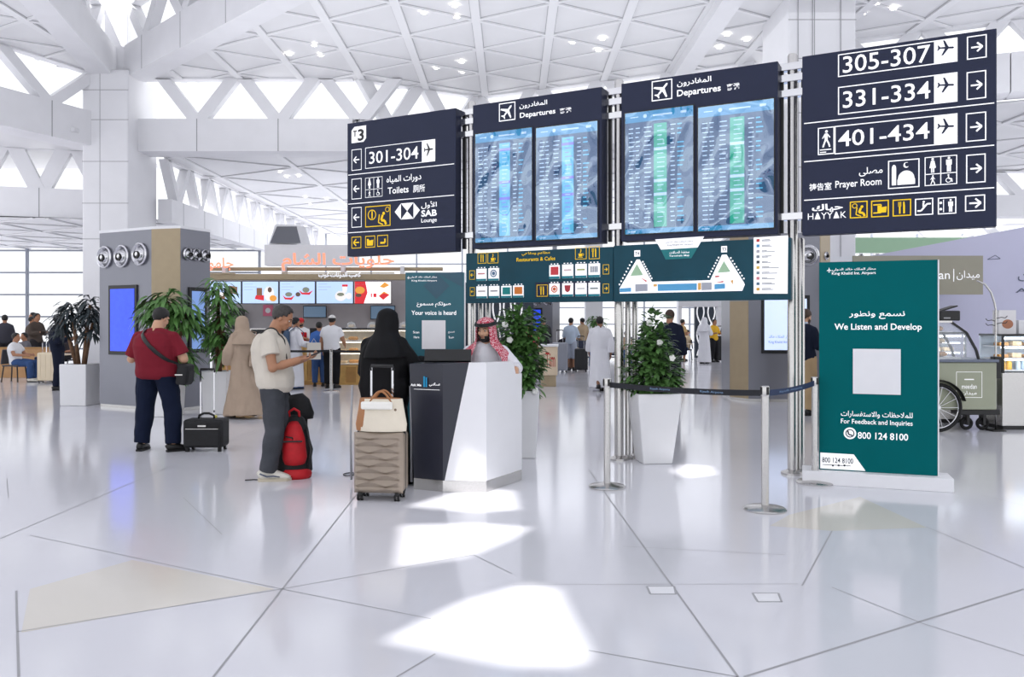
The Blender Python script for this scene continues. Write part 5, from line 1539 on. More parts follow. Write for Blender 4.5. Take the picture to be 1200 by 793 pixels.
def fridge(label, x0, x1, y, h, zg):
    o = thing('display_fridge', label, 'display fridge', (x0, y, 0))
    W = x1 - x0; D_ = .6
    MB().bx(0, 0, .06, W, D_, zg).build('base', M_steel, o, bevel=.006)
    MB().bx(.03, .03, 0, W - .03, D_, .06).build('kick', M_black, o)
    MB().bx(0, D_ - .04, zg, W, D_, h).build('back_panel', mat('fridge_back', (205, 215, 225), .4), o)
    MB().bx(-.01, 0, h, W + .01, D_, h + .03).build('top', M_black, o)
    for x in (0, W - .03): MB().bx(x, 0, zg, x + .03, .03, h).build('post', M_black if x == 0 else M_steel, o)
    MB().bx(.03, .005, zg, W - .03, .012, h).build('front_glass', glass('fridge_glass', alpha=.08), o)
    for k in range(3):
        z = zg + (h - zg) * k / 3 + .02
        MB().bx(.03, .1, z, W - .03, D_ - .04, z + .012).build('shelf', M_white, o)
        if k: MB().bx(.05, .1, z - .02, W - .05, .13, z - .004).build('strip_light', mat('fridge_glow', (235, 244, 255), .5, emit=9), o)
    MB().bx(.05, .06, h - .05, W - .05, .1, h - .02).build('strip_light', mat('fridge_glow', (235, 244, 255), .5, emit=9), o)
    return o
fridge('tall glass display fridge at the right edge of the photo', 7.32, 9.2, 12.1, 1.4, .85)
fridge('low glass display fridge between the sage cart and the tall fridge', 6.72, 7.26, 12.95, 1.42, .95)
for k, (x, z, m, lb) in enumerate(((7.5, .885, 'juice', 'yellow juice bottle in the tall fridge, left'), (7.6, .885, 'juice', 'yellow juice bottle in the tall fridge, right'))):
    o = thing('juice_bottle', lb, 'bottle', (x, 12.4, z), 0, 'yellow juice bottles')
    MB().lathe((0, 0, 0), [(.04, 0), (.042, .1), (.03, .14), (.018, .16)], 14).build('bottle', mat('juice_yellow', (245, 190, 30), .3), o, smooth=50); MB().cyl((0, 0, .16), (0, 0, .18), .02).build('cap', M_white, o)
for k in range(5):
    o = thing('water_bottle', 'clear water bottle in the tall fridge bottom row', 'bottle', (7.74 + k * .085, 12.4, .885), 0, 'water bottles in the fridge')
    MB().lathe((0, 0, 0), [(.035, 0), (.035, .12), (.015, .15)], 12).build('bottle', mat('water_clear', (200, 220, 235), .1), o, smooth=50); MB().cyl((0, 0, .15), (0, 0, .165), .016).build('cap', M_white, o)
for j in (1, 2):
    for k in range(6):
        o = MB().bx(-.07, -.08, 0, .07, .08, .05 + .02 * (k % 2)).build('boxed_cake', M_breadl if k % 2 else M_bread, bevel=.01)
        o.location = (7.48 + k * .2, 12.4, .85 + .55 * j / 3 + .034); tag(o, 'small boxed cake on the %s shelf of the tall fridge' % ('middle', 'upper')[j - 1], 'cake', 'boxed cakes on the fridge %s shelf' % ('middle', 'upper')[j - 1])
for k in range(2):
    for j in range(2):
        o = MB().bx(-.08, -.08, 0, .08, .08, .06).build('sandwich_box', M_breadl, bevel=.01)
        o.location = (6.88 + k * .22, 13.25, .985 + j * .157); tag(o, 'sandwich box on the %s shelf of the low fridge' % ('bottom', 'middle')[j], 'sandwich', 'sandwich boxes on the low fridge %s shelf' % ('bottom', 'middle')[j])
pb = thing('paper_bag', 'white paper takeaway bag with round food print on the tall fridge', 'bag', (7.5, 12.35, 1.43))
MB().bx(-.13, -.08, 0, .13, .08, .36).build('body', mat('paper_white', (232, 230, 232), .7, nz=.02), pb)
MB().disc(0, .15, .085, .07, y=-.083).build('print', mat('print_brown', (178, 120, 90), .6), pb)
pb2 = thing('takeaway_carton', 'plain white carton beside the paper bag on the tall fridge', 'box', (7.85, 12.4, 1.43))
MB().bx(-.16, -.1, 0, .16, .1, .2).build('body', M_white, pb2, bevel=.004); MB().bx(-.165, -.105, .17, .165, .105, .21).build('lid', M_white, pb2, bevel=.004)

# ================================================================== CENTRE BACKGROUND
ck = thing('coffee_kiosk', 'cream wood coffee kiosk counter with red script lettering, beyond the desk plant', 'kiosk', (.68, 20.3, 0), -.06)
MB().bx(0, 0, .28, .46, 1.1, 1.0).build('body', mat('cream_wood', (226, 206, 178), .5, nz=.06, nscale=3), ck, bevel=.02)
MB().bx(.04, .04, 0, .42, 1.0, .28).build('base', M_gold, ck); MB().bx(-.02, -.02, 1.0, .48, 1.1, 1.04).build('worktop', M_white, ck)
MB().text('Tim', .16, .5, .4, .86, y=-.006, bold=.01).build('lettering', mat('tim_red', (190, 60, 50), .5), ck, recalc=False)
# black portal with white looping lines
o = thing('pattern_screen', 'tall dark wall panel with white looping lines at the far end', 'wall panel', (8.35, 37, 0))
MB().bx(0, 0, 0, 2.6, .2, 3.2).build('panel', mat('slate_dark', (46, 56, 68), .5), o)
mb = MB()
for k in range(5):
    for s in (-1, 1):
        pts = [(.25 + k * .5 + s * .16 * math.cos(z * 3.0), z) for z in [.1 * i for i in range(1, 32)]]
        mb.stroke(pts, .06, -.006 - .0005 * s)
mb.build('white_lines', M_signwhite, o, recalc=False)
o = thing('pattern_screen', 'dark wall panel with white loops behind the headscarfed agent', 'wall panel', (-1.7, 26.2, 0))
MB().bx(0, 0, 0, 2.4, .2, 2.9).build('panel', mat('slate_dark', (46, 56, 68), .5), o)
mb = MB()
for k in range(3):
    for s in (-1, 1):
        pts = [(1.2 + k * .35 + s * .12 * math.cos(z * 3.0), z) for z in [.1 * i for i in range(8, 29)]]
        mb.stroke(pts, .05, -.006 - .0005 * s)
mb.build('white_lines', M_signwhite, o, recalc=False)
struct(MB().bx(3.0, 33, 0, 3.7, 33.7, 7.5).build('column_far', M_concrete, bevel=.03))
struct(MB().bx(2.9, 32, 2.55, 4.6, 32.1, 2.65).build('trim_9', M_steel))
struct(MB().bx(1.8, 36, 0, 2.0, 36.2, 7.5).build('column_slim', M_alu))
o = thing('security_arch', 'white portal frame near the yellow-shirted man at the far gate', 'portal', (7.3, 35.6, 0))
MB().bx(0, 0, 0, .16, .4, 2.3).build('leg', M_white, o, bevel=.02); MB().bx(1.75, 0, 0, 1.91, .4, 2.3).build('leg', M_white, o, bevel=.02); MB().bx(0, -.02, 2.3, 1.91, .42, 2.65).build('header', M_white, o, bevel=.03)
flat = thing('hanging_sign', 'small dark hanging sign with white pictogram over the far gate', 'sign', (8.0, 33.9, 2.75))
MB().bx(0, 0, 0, .8, .08, .4).build('panel', M_navy, flat); MB().text('T3', .1, .08, .6, .32, y=-.006).build('lettering', M_signwhite, flat, recalc=False); MB().bx(.38, .02, .4, .42, .06, 4.8).build('hanger', M_steel, flat)
# seating, tables
M_table = mat('table_top', (214, 196, 170), .5)
def table(label, loc, rz=0, w=.8):
    o = thing('cafe_table', label, 'table', loc, rz)
    MB().bx(-w / 2, -.35, .71, w / 2, .35, .745).build('tabletop', M_table, o, bevel=.006)
    MB().cyl((0, 0, .02), (0, 0, .71), .03).build('stem', M_black, o); MB().lathe((0, 0, 0), [(.22, 0), (.22, .015), (.05, .03)], 20).build('base', M_black, o)
def chair(label, loc, rz=0, m=None):
    o = thing('chair', label, 'chair', loc, rz)
    m = m or mat('chair_grey', (70, 70, 78), .6)
    MB().bx(-.22, -.22, .42, .22, .22, .46).build('seat', m, o, bevel=.02); MB().box((0, -.22, .68), (.42, .035, .4), rx=-.12).build('backrest', m, o, bevel=.015)
    for sx in (-1, 1):
        for sy in (-1, 1): MB().bar((sx * .18, sy * .18, .43), (sx * .22, sy * .22, 0), .025, .025, up=(1, 0, 0)).build('leg', M_black, o)
def bench(label, loc, n, rz=0):
    o = thing('gate_bench', label, 'bench seating', loc, rz)
    MB().bx(-n * .3, -.03, .3, n * .3, .03, .36).build('beam', M_steel, o)
    for k in range(n):
        x = -n * .3 + .3 + k * .6
        MB().bx(x - .26, -.24, .4, x + .26, .24, .46).build('seat', mat('seat_navy', (52, 60, 84), .6), o, bevel=.02); MB().box((x, .25, .7), (.52, .05, .48), rx=-.2).build('backrest', mat('seat_navy', (52, 60, 84), .6), o, bevel=.02)
    for x in (-n * .25, n * .25): MB().bx(x - .03, -.25, 0, x + .03, .25, .04).bx(x - .025, -.03, .04, x + .025, .03, .32).build('leg', M_steel, o)
chair('grey chair under the seated man in white tee by the glass wall', (-13.5, 22.0, 0), -PI / 2)
table('pale cafe table before the seated man by the glass wall', (-12.5, 22.3, 0), 0, .7)
table('pale cafe table far left behind the seated man', (-15.6, 25.2, 0))
table('pale cafe table near the tan-shirted man at the far gate', (7.0, 33.5, 0))
table('pale cafe table in the seated crowd beyond the coffee kiosk', (1.9, 28.2, 0))
bench('navy bench of joined seats beyond the coffee kiosk', (3.7, 29.9, 0), 5)
bench('navy bench of joined seats at the far centre right', (5.4, 37.5, 0), 5)
bench('navy bench of joined seats by the left glass wall', (-17, 27.5, 0), 4)
o = thing('low_partition', 'tan wooden seating partition at the far left edge', 'partition', (-15.8, 23.6, 0))
MB().bx(0, 0, 0, 2.4, .3, .85).build('body', mat('partition_tan', (188, 144, 98), .5, nz=.08), o, bevel=.01); MB().bx(-.02, -.02, .85, 2.42, .32, .88).build('cap', M_woodd, o)
def mini_case(label, loc, col, h=.6, w=.42, rz=0, handle=True):
    o = thing('suitcase', label, 'suitcase', loc, rz)
    m = mat('case_%d_%d_%d' % col, col, .45, nz=.03)
    MB().bx(-w / 2, -.13, .06, w / 2, .13, .06 + h).build('body', m, o, bevel=.04, seg=3)
    for k in range(3): MB().bx(-w * .3 + k * w * .3 - .012, -.137, .12, -w * .3 + k * w * .3 + .012, -.12, h).build('rib', m, o)
    for sx in (-1, 1):
        for sy in (-1, 1): wheel(o, (sx * w * .38, sy * .09, .03), .03, .025)
    if handle: trolley_handle(o, 0, .1, h, h + .45, .2)
mini_case('cream hard suitcase beside the navy-suited figure at the dark plant', G(53, 449) + Vector((0, .13, 0)), (228, 212, 184), .75, .46)
mini_case('navy suitcase under the seated man by the glass wall', (-13.05, 22.6, 0), (40, 52, 80), .6)
mini_case('silver suitcase standing before the seated crowd beyond the coffee kiosk', (1.55, 26.2, 0), (150, 154, 165), .9, .5)
mini_case('black suitcase next to the silver one in the far crowd', (2.25, 26.4, 0), (26, 28, 32), .7)
mini_case('brown suitcase by the man in pale blue shirt', (2.15, 27.6, 0), (120, 84, 64), .55)
mini_case('black suitcase behind the yellow-shirted man', (8.55, 33.2, 0), (24, 25, 28), 1.0, .5)
mini_case('blue suitcase at the far benches', (2.9, 28.3, 0), (70, 96, 150), .6)
# ================================================================== PEOPLE
def cloth(name, col, nz=.06, bump=.12, bscale=120, rough=.85):
    return mat(name, col, rough, nz=nz, nscale=5, bump=bump, bscale=bscale, spec=.2)
SKIN = [mat('skin_light', (206, 160, 130), .5, nz=.05), mat('skin_tan', (176, 126, 96), .5, nz=.05), mat('skin_brown', (130, 88, 64), .5, nz=.05)]
M_hair = mat('hair_black', (24, 21, 20), .55, nz=.3, nscale=40, bump=.4, bscale=160)
M_hairb = mat('hair_brown', (66, 46, 34), .55, nz=.25, nscale=40, bump=.3, bscale=160)
M_shoe = mat('shoe_black', (20, 19, 20), .45)
def fuse(mb, voxel, it=2, wrinkle=0.0, freq=(7, 7, 3.5), seed=0.0):
    """melt overlapping closed shapes into one continuous skin"""
    bmesh.ops.recalc_face_normals(mb.b, faces=mb.b.faces)
    me = bpy.data.meshes.new('tmp'); mb.b.to_mesh(me); mb.b.free()
    o = bpy.data.objects.new('tmp', me); WORK.collection.objects.link(o)
    r = o.modifiers.new('r', 'REMESH'); r.mode = 'VOXEL'; r.voxel_size = voxel
    if it:
        s = o.modifiers.new('s', 'SMOOTH'); s.factor = .5; s.iterations = it
    with bpy.context.temp_override(scene=WORK, view_layer=WORK.view_layers[0]):
        dg = bpy.context.evaluated_depsgraph_get()
    dg.update()
    out = bpy.data.meshes.new_from_object(o.evaluated_get(dg), depsgraph=dg)
    bpy.data.objects.remove(o); bpy.data.meshes.remove(me)
    if wrinkle:
        nn = [v.normal.copy() for v in out.vertices]          # read all normals before anything moves
        cc = []
        for v, vn in zip(out.vertices, nn):
            p = v.co
            n = noise.noise(Vector((p.x * freq[0] + seed, p.y * freq[1], p.z * freq[2]))) + .5 * noise.noise(Vector((p.x * freq[0] * 2 + seed, p.y * freq[1] * 2 + 9, p.z * freq[2] * 2.6)))
            cc.extend(p + vn * (n * wrinkle))
        out.vertices.foreach_set('co', cc)
        out.update()
    for p in out.polygons: p.use_smooth = True
    return out
def put(name, me, m, parent=None):
    me.name = name
    me.materials.clear(); me.materials.append(m)
    o = bpy.data.objects.new(name, me); COL.objects.link(o)
    if parent: o.parent = parent
    return o

from mathutils.bvhtree import BVHTree
def wrap(o, pts, d, gap=.008):
    """lay points on the garment o: each slides along d until it meets the cloth"""
    t = BVHTree.FromPolygons([v.co for v in o.data.vertices], [p.vertices for p in o.data.polygons])
    out = []
    d = Vector(d)
    for p in pts:
        h = t.ray_cast(Vector(p) - d * 1.5, d)[0]
        out.append((h - d * gap) if h else Vector(p))
    return out
class Fig:
    BASE = dict(pelvis=(0, 0, .95), neck=(0, -.02, 1.485), head=(0, .02, 1.625),
                shR=(.172, -.02, 1.395), elR=(.235, -.03, 1.13), wrR=(.235, .06, .88), shL=(-.172, -.02, 1.395), elL=(-.235, -.03, 1.13), wrL=(-.235, .06, .88),
                hiR=(.09, 0, .93), knR=(.105, .02, .5), anR=(.11, -.02, .085), hiL=(-.09, 0, .93), knL=(-.105, .02, .5), anL=(-.11, -.02, .085))
    SEC = [(-.14, .13, .1), (-.05, .165, .12), (.08, .165, .122), (.25, .155, .115), (.45, .165, .122), (.66, .178, .128), (.8, .168, .115), (.9, .13, .095), (.97, .085, .075), (1.05, .058, .06)]
    def __init__(s, label, x, y, rz=0.0, H=1.75, w=1.0, d=1.0, belly=0.0, pose=None, yaw=0.0, pitch=0.0, roll=0.0, skin=1, vox=.018, feet=(0, 0), group=None, drop=0.0, lean=0.0, name='person', hands=True, hand_dir=None, curl=.5, cat='person', hw=1.0):
        k = s.k = H / 1.75
        s.w, s.d, s.belly, s.vox, s.feet = w, d, belly, vox, feet
        s.J = {}
        for n, p in {**s.BASE, **(pose or {})}.items():
            v = Vector(p)
            if n[:2] == 'sh': v.x *= .3 + .7 * w
            if not pose or n not in pose:
                if n[:2] in ('el', 'wr'): v.x *= .3 + .7 * w
                if n[:2] not in ('hi', 'kn', 'an'):
                    v.z -= drop; v.y += lean * max(0, (v.z - .95) / .6)
            s.J[n] = v * k
        s.hm = Matrix.Rotation(yaw, 3, 'Z') @ Matrix.Rotation(pitch, 3, 'X') @ Matrix.Rotation(roll, 3, 'Y')
        s.hand_dir = hand_dir or {}
        s.curl = curl
        mb = MB()
        s.torso(mb, -.012)
        s.head_geo(mb, hw)
        for sd in 'RL':
            s.arm(mb, sd, 0.0, 1.0, cap_hand=hands)
            s.leg(mb, sd, -.01)
        me = fuse(mb, vox, 2)
        s.o = put(name, me, SKIN[skin])
        s.o.location = (x, y, 0); s.o.rotation_euler = (0, 0, rz)
        tag(s.o, label, cat, group)
    def spine(s, t):
        a, b = s.J['pelvis'], s.J['neck']
        p = a.lerp(b, t)
        p.y += -.03 * s.k * math.sin(PI * max(0, min(1, t)))
        return p
    def torso(s, mb, inf, t0=-.2, t1=2.0):
        k = s.k; pts, rr = [], []
        for t, rx, ry in s.SEC:
            if t0 <= t <= t1:
                p = s.spine(t)
                bl = s.belly * math.exp(-((t - .18) / .28) ** 2)
                p.y += bl * .55 * k
                neck = t > .93
                pts.append(p); rr.append(((rx * (1 if neck else s.w) + bl * .35) * k + inf, (ry * (1 if neck else s.d) + bl * .5) * k + inf))
        mb.loft(pts, rr, 24, side=(1, 0, 0))
        if t1 > .9:
            for sd in 'RL':
                n_, a = s.J['neck'], s.J['sh' + sd]
                mb.loft([n_ + Vector((0, -.005, -.03 * k)), n_.lerp(a, .45) + Vector((0, 0, -.012 * k)), a], [.058 * k + inf, .058 * k + inf * .9, .05 * k + inf * .8], 14)
        return pts, rr
    def arm(s, mb, sd, inf, f=1.0, cap_hand=False, r=(.056, .05, .046, .033), flare=0.0):
        J, k = s.J, s.k
        a, e, w = J['sh' + sd], J['el' + sd], J['wr' + sd]
        fat = .6 + .4 * s.w
        path = [(a, r[0]), (a.lerp(e, .35), (r[0] + r[1]) / 2), (e, r[2]), (e.lerp(w, .35), r[2] * .95), (w, r[3])]
        L1, L2 = (e - a).length, (w - e).length
        lim = f * (L1 + L2)
        pts, rr, acc = [], [], 0
        for i, (p, q) in enumerate(path):
            if i:
                seg = (p - path[i - 1][0]).length
                if acc + seg >= lim - 1e-6:
                    g = (lim - acc) / seg
                    pts.append(path[i - 1][0].lerp(p, g)); rr.append((path[i - 1][1] * (1 - g) + q * g) * k * fat + inf + flare); break
                acc += seg
            pts.append(p); rr.append(q * k * fat + inf + (flare * acc / max(lim, .01)))
        mb.loft(pts, rr, 14)
        mb.ell(a, (r[0] * k * fat + inf) * 1.0, 14, 10)
        if f > L1 / (L1 + L2): mb.ell(e, r[2] * k * fat + inf + flare * .5, 12, 8)
        if cap_hand:
            d = Vector(s.hand_dir.get(sd, tuple((w - e).normalized())))
            s.hand(mb, w, d, sd)
    def hand(s, mb, w, d, sd):
        k = s.k; d = d.normalized()
        sgn = 1 if sd == 'R' else -1
        n = Vector(s.hand_dir.get('n' + sd, (-sgn, 0, 0)))            # palm faces this way
        n = (n - d * n.dot(d)).normalized()
        b = d.cross(n)                                                 # across the palm
        mb.loft([w - d * .02 * k, w + d * .03 * k, w + d * .075 * k, w + d * .095 * k], [(.026 * k, .02 * k), (.036 * k, .017 * k), (.041 * k, .015 * k), (.036 * k, .011 * k)], 12, side=b)
        c = s.curl
        for off, L in ((-.031, .066), (-.0105, .08), (.0105, .077), (.031, .06)):
            p0 = w + d * .085 * k + b * off * k
            p1 = p0 + (d * math.cos(c * .6) + n * math.sin(c * .6)) * L * .5 * k
            p2 = p1 + (d * math.cos(c * 1.8) + n * math.sin(c * 1.8)) * L * .5 * k
            mb.loft([p0, p1, p2], [.0095 * k, .009 * k, .0072 * k], 8)
            mb.ell(p2, .0075 * k, 8, 6)
        th = b * (-1 if d.cross(n).z > 0 else 1)
        th = Vector((0, 0, 1)) if abs(b.z) > .5 and b.z > 0 else th
        if abs(b.z) > .5: th = b if b.z > 0 else -b
        else: th = b if b.dot(Vector((-sgn, .2, 0))) > 0 else -b
        q0 = w + d * .025 * k + th * .028 * k
        q1 = q0 + (d * .7 + th * .7 + n * .3).normalized() * .04 * k
        q2 = q1 + (d * .9 + th * .15 + n * .45).normalized() * .032 * k
        mb.loft([q0, q1, q2], [.014 * k, .0115 * k, .009 * k], 8); mb.ell(q2, .009 * k, 8, 6)
    def leg(s, mb, sd, inf, r=(.095, .068, .045), f=1.0):
        J, k = s.J, s.k
        a, n, e = J['hi' + sd], J['kn' + sd], J['an' + sd]
        fat = .45 + .55 * s.w
        mb.loft([a, a.lerp(n, .5), n, n.lerp(e, .3), n.lerp(e, f)], [r[0] * k * fat + inf, (r[0] + r[1]) / 2 * k * fat + inf, r[1] * k * fat + inf, r[1] * .98 * k * fat + inf, (r[2] * f + r[1] * (1 - f)) * k * (fat * .5 + .5) + inf], 16)
        mb.ell(n, r[1] * k * fat + inf, 12, 8)
        mb.ell(a, r[0] * k * fat + inf, 12, 8)
        if f == 1.0 and inf < 0: mb.ell(e - Vector((0, -.03 * k, .03 * k)), (.035 * k, .07 * k, .035 * k), 10, 8)
    # ---- head
    def hp(s, v):
        return s.J['head'] + s.hm @ (Vector(v) * s.k)
    def hell(s, mb, c, r, seg=16, rings=12):
        mb.ell(s.hp(c), tuple(x * s.k for x in r), seg, rings, s.hm)
    def head_geo(s, mb, hw=1.0):
        k = s.k
        nk, hd = s.J['neck'], s.J['head']
        mb.loft([nk - Vector((0, 0, .05 * k)), nk.lerp(hd, .5) + Vector((0, -.01 * k, 0)), s.hp((0, -.015, -.02))], [.07 * k * (.7 + .3 * s.w), .058 * k * (.7 + .3 * s.w), .056 * k], 16)
        s.hell(mb, (0, -.012, .035), (.077 * hw, .097, .088))
        s.hell(mb, (0, .022, -.03), (.064 * hw, .07, .075))
        s.hell(mb, (0, .045, -.075), (.045 * hw, .045, .035))
        s.hell(mb, (0, .082, .028), (.05, .014, .012))
        mb.loft([s.hp((0, .082, .02)), s.hp((0, .1, -.012)), s.hp((0, .108, -.028)), s.hp((0, .086, -.036))], [.009 * k, .012 * k, .016 * k, .012 * k], 8)
        for sx in (-1, 1): s.hell(mb, (sx * .013, .092, -.031), (.01, .012, .009), 8, 6); s.hell(mb, (sx * .079 * hw, -.005, -.005), (.01, .02, .032), 10, 8); s.hell(mb, (sx * .04, .06, -.02), (.026, .022, .022), 10, 8)
        s.hell(mb, (0, .083, -.056), (.022, .012, .008), 10, 8); s.hell(mb, (0, .082, -.067), (.019, .011, .007), 10, 8)
    def face(s, brow=M_hair, lips=True):
        k = s.k
        for sx in (-1, 1):
            e = MB(); s.hell(e, (sx * .031, .078, .008), (.0125, .01, .007), 12, 8); eo = e.build('eye', mat('eye_white', (225, 220, 214), .3), s.o, smooth=True)
            i = MB(); s.hell(i, (sx * .031, .086, .007), (.0075, .004, .0075), 10, 6); i.build('iris', mat('iris_dark', (40, 26, 20), .3), eo, smooth=True)
            b = MB(); b.loft([s.hp((sx * .012, .094, .026)), s.hp((sx * .032, .09, .034)), s.hp((sx * .052, .076, .028))], [.004 * k, .005 * k, .003 * k], 6); b.build('eyebrow', brow, s.o, smooth=True)
        if lips:
            l = MB(); l.loft([s.hp((-.022, .084, -.06)), s.hp((0, .096, -.059)), s.hp((.022, .084, -.06))], [.003 * k, .007 * k, .003 * k], 8); l.build('lips', mat('lips', (158, 98, 84), .5), s.o, smooth=True)
    def hair(s, m=M_hair, kind='short', name='hair', thick=1.0):
        b = bmesh.new()
        bmesh.ops.create_uvsphere(b, u_segments=32, v_segments=24, radius=1)
        r = Vector((.083, .104, .095)) * (1 + .03 * (thick - 1))
        kill = []
        for v in b.verts:
            p = Vector((v.co.x * r.x, v.co.y * r.y - .014, v.co.z * r.z + .036))
            v.co = p
            if kind == 'short': keep = p.z > (.085 if p.y > .055 else .03 if p.y > .01 else -.075 if p.y < -.04 else -.02)
            elif kind == 'cap': keep = p.z > .05
            else: keep = p.z > (.085 if p.y > .055 else -.12)
            if not keep: kill.append(v)
        bmesh.ops.delete(b, geom=kill, context='VERTS')
        for v in b.verts:
            n = noise.noise(v.co * 40) * .004 if kind != 'cap' else 0
            v.co = s.hp(v.co * (1 + n * 6))
        mb = MB(); mb.b.free(); mb.b = b
        o = mb.build(name, m, s.o, smooth=True)
        so = o.modifiers.new('thick', 'SOLIDIFY'); so.thickness = .012 * s.k; so.offset = 0
        return o
    def cap(s, m, brim=True):
        o = s.hair(m, 'cap', 'cap', 2)
        if brim:
            mb = MB()
            pts = []
            for kx in range(9):
                a = PI * (.15 + .7 * kx / 8)
                pts.append(mb.b.verts.new(s.hp((.078 * math.cos(a), .03 + .06 * math.sin(a), .06))))
            q = [mb.b.verts.new(s.hp((.082 * math.cos(PI * (.15 + .7 * kx / 8)), .04 + .135 * math.sin(PI * (.15 + .7 * kx / 8)), .045))) for kx in range(9)]
            for i in range(8): mb.b.faces.new((pts[i], pts[i + 1], q[i + 1], q[i]))
            b = mb.build('brim', m, o); b.modifiers.new('t', 'SOLIDIFY').thickness = .006
        return o
    def beard(s, m=M_hair, full=True):
        b = bmesh.new(); bmesh.ops.create_uvsphere(b, u_segments=28, v_segments=20, radius=1)
        kill = []
        for v in b.verts:
            p = Vector((v.co.x * .071, v.co.y * .079 + .026, v.co.z * .096 - .036))
            v.co = p
            mouth = abs(p.x) < .02 and -.067 < p.z < -.054 and p.y > .06
            if p.z > (-.04 if abs(p.x) < .034 else -.03 + (.06 - p.y) * .45) or p.y < .0 or mouth or p.z < -.122: kill.append(v)
        bmesh.ops.delete(b, geom=kill, context='VERTS')
        for v in b.verts: v.co = s.hp(v.co * 1.0)
        mb = MB(); mb.b.free(); mb.b = b
        o = mb.build('beard', m, s.o, smooth=True); o.modifiers.new('t', 'SOLIDIFY').thickness = .012
    # ---- clothes
    def top(s, m, sleeve=.32, inf=.02, name='shirt', hem=-.12, wr=.006, flare=.008, seed=0.0, sl_inf=None, neck=1.0):
        mb = MB()
        s.torso(mb, inf, hem - .03, .98)
        for sd in 'RL': s.arm(mb, sd, (inf if sl_inf is None else sl_inf) * .8, sleeve, flare=flare)
        return put(name, fuse(mb, s.vox, 3, wr, seed=seed), m, s.o)
    def trousers(s, m, inf=.018, f=.96, name='trousers', wr=.006, r=(.1, .075, .058), seed=3.0):
        mb = MB()
        s.torso(mb, .012, -.2, .1)
        p = s.J['pelvis']
        for sd in 'RL': s.leg(mb, sd, inf, r, f)
        return put(name, fuse(mb, s.vox, 3, wr, (8, 8, 6), seed), m, s.o)
    def shoes(s, m=M_shoe, sole=None, size=1.0, accent=None):
        for sd, yaw in zip('RL', s.feet):
            e = s.J['an' + sd]; k = s.k * size
            R_ = Matrix.Rotation(yaw, 3, 'Z')
            g = max(0.0, e.z - .085 * s.k)
            base = Vector((e.x, e.y, g))
            T = lambda v: base + R_ @ (Vector(v) * k)
            mb = MB()
            mb.loft([T((0, -.075, .045)), T((0, -.05, .06)), T((0, .03, .062)), T((0, .1, .045)), T((0, .16, .034)), T((0, .195, .026))], [(.03 * k, .036 * k), (.04 * k, .052 * k), (.043 * k, .054 * k), (.047 * k, .038 * k), (.04 * k, .027 * k), (.02 * k, .016 * k)], 14, side=R_ @ Vector((1, 0, 0)))
            o = mb.build('shoe', m, s.o, smooth=True)
            mb = MB()
            out = [(.0, -.085), (.038, -.07), (.042, .0), (.05, .1), (.04, .17), (0, .205), (-.04, .17), (-.05, .1), (-.042, .0), (-.038, -.07)]
            a = [mb.b.verts.new(T((x, y, 0.0))) for x, y in out]; b = [mb.b.verts.new(T((x, y, .024))) for x, y in out]
            for i in range(10): mb.b.faces.new((a[i], a[(i + 1) % 10], b[(i + 1) % 10], b[i]))
            mb.b.faces.new(a[::-1]); mb.b.faces.new(b)
            mb.build('sole', sole or M_rubber, o)
            if accent:
                for sx in (-1, 1):
                    mb = MB(); mb.loft([T((sx * .036, -.06, .07)), T((sx * .043, .0, .045)), T((sx * .05, .06, .05)), T((sx * .046, .11, .04))], [(.008, .016), (.008, .02), (.008, .014), (.006, .008)], 8)
                    mb.build('side_panel', accent, o, smooth=True)
    def robe(s, m, hem=.06, rb=(.26, .2), sleeve=.95, inf=.025, name='robe', wr=.01, flare=.02, seed=0.0, hemc=(0, 0), cape=0.0):
        mb = MB(); k = s.k
        pts, rr = [], []
        hz = hem
        pz = s.J['pelvis'].z
        for f in (0, .02, .3, .6, .85):
            z = hz + (pz - .06 - hz) * f
            g = f ** .8
            pts.append(Vector((hemc[0] * (1 - f) + s.J['pelvis'].x * f, hemc[1] * (1 - f) + s.J['pelvis'].y * f, z)))
            rr.append((rb[0] * (1 - g) + .19 * s.w * k * g + inf * .5, rb[1] * (1 - g) + .15 * s.d * k * g + inf * .5))
        for t, rx, ry in s.SEC:
            if 0 <= t <= .98:
                p = s.spine(t); bl = s.belly * math.exp(-((t - .18) / .28) ** 2); p.y += bl * .55 * k
                pts.append(p); rr.append((rx * s.w * k + bl * .35 + inf + cape * max(0, 1 - t), ry * s.d * k + bl * .5 + inf + cape * .5 * max(0, 1 - t)))
        mb.loft(pts, rr, 28, side=(1, 0, 0))
        for sd in 'RL':
            s.arm(mb, sd, inf * .8, sleeve, flare=flare)
            n_, a = s.J['neck'], s.J['sh' + sd]
            mb.loft([n_ + Vector((0, -.005, -.03 * k)), n_.lerp(a, .45) + Vector((0, 0, -.012 * k)), a], [.058 * k + inf, .058 * k + inf * .9, .05 * k + inf * .8], 14)
        return put(name, fuse(mb, s.vox, 3, wr, (9, 9, 1.3), seed), m, s.o)
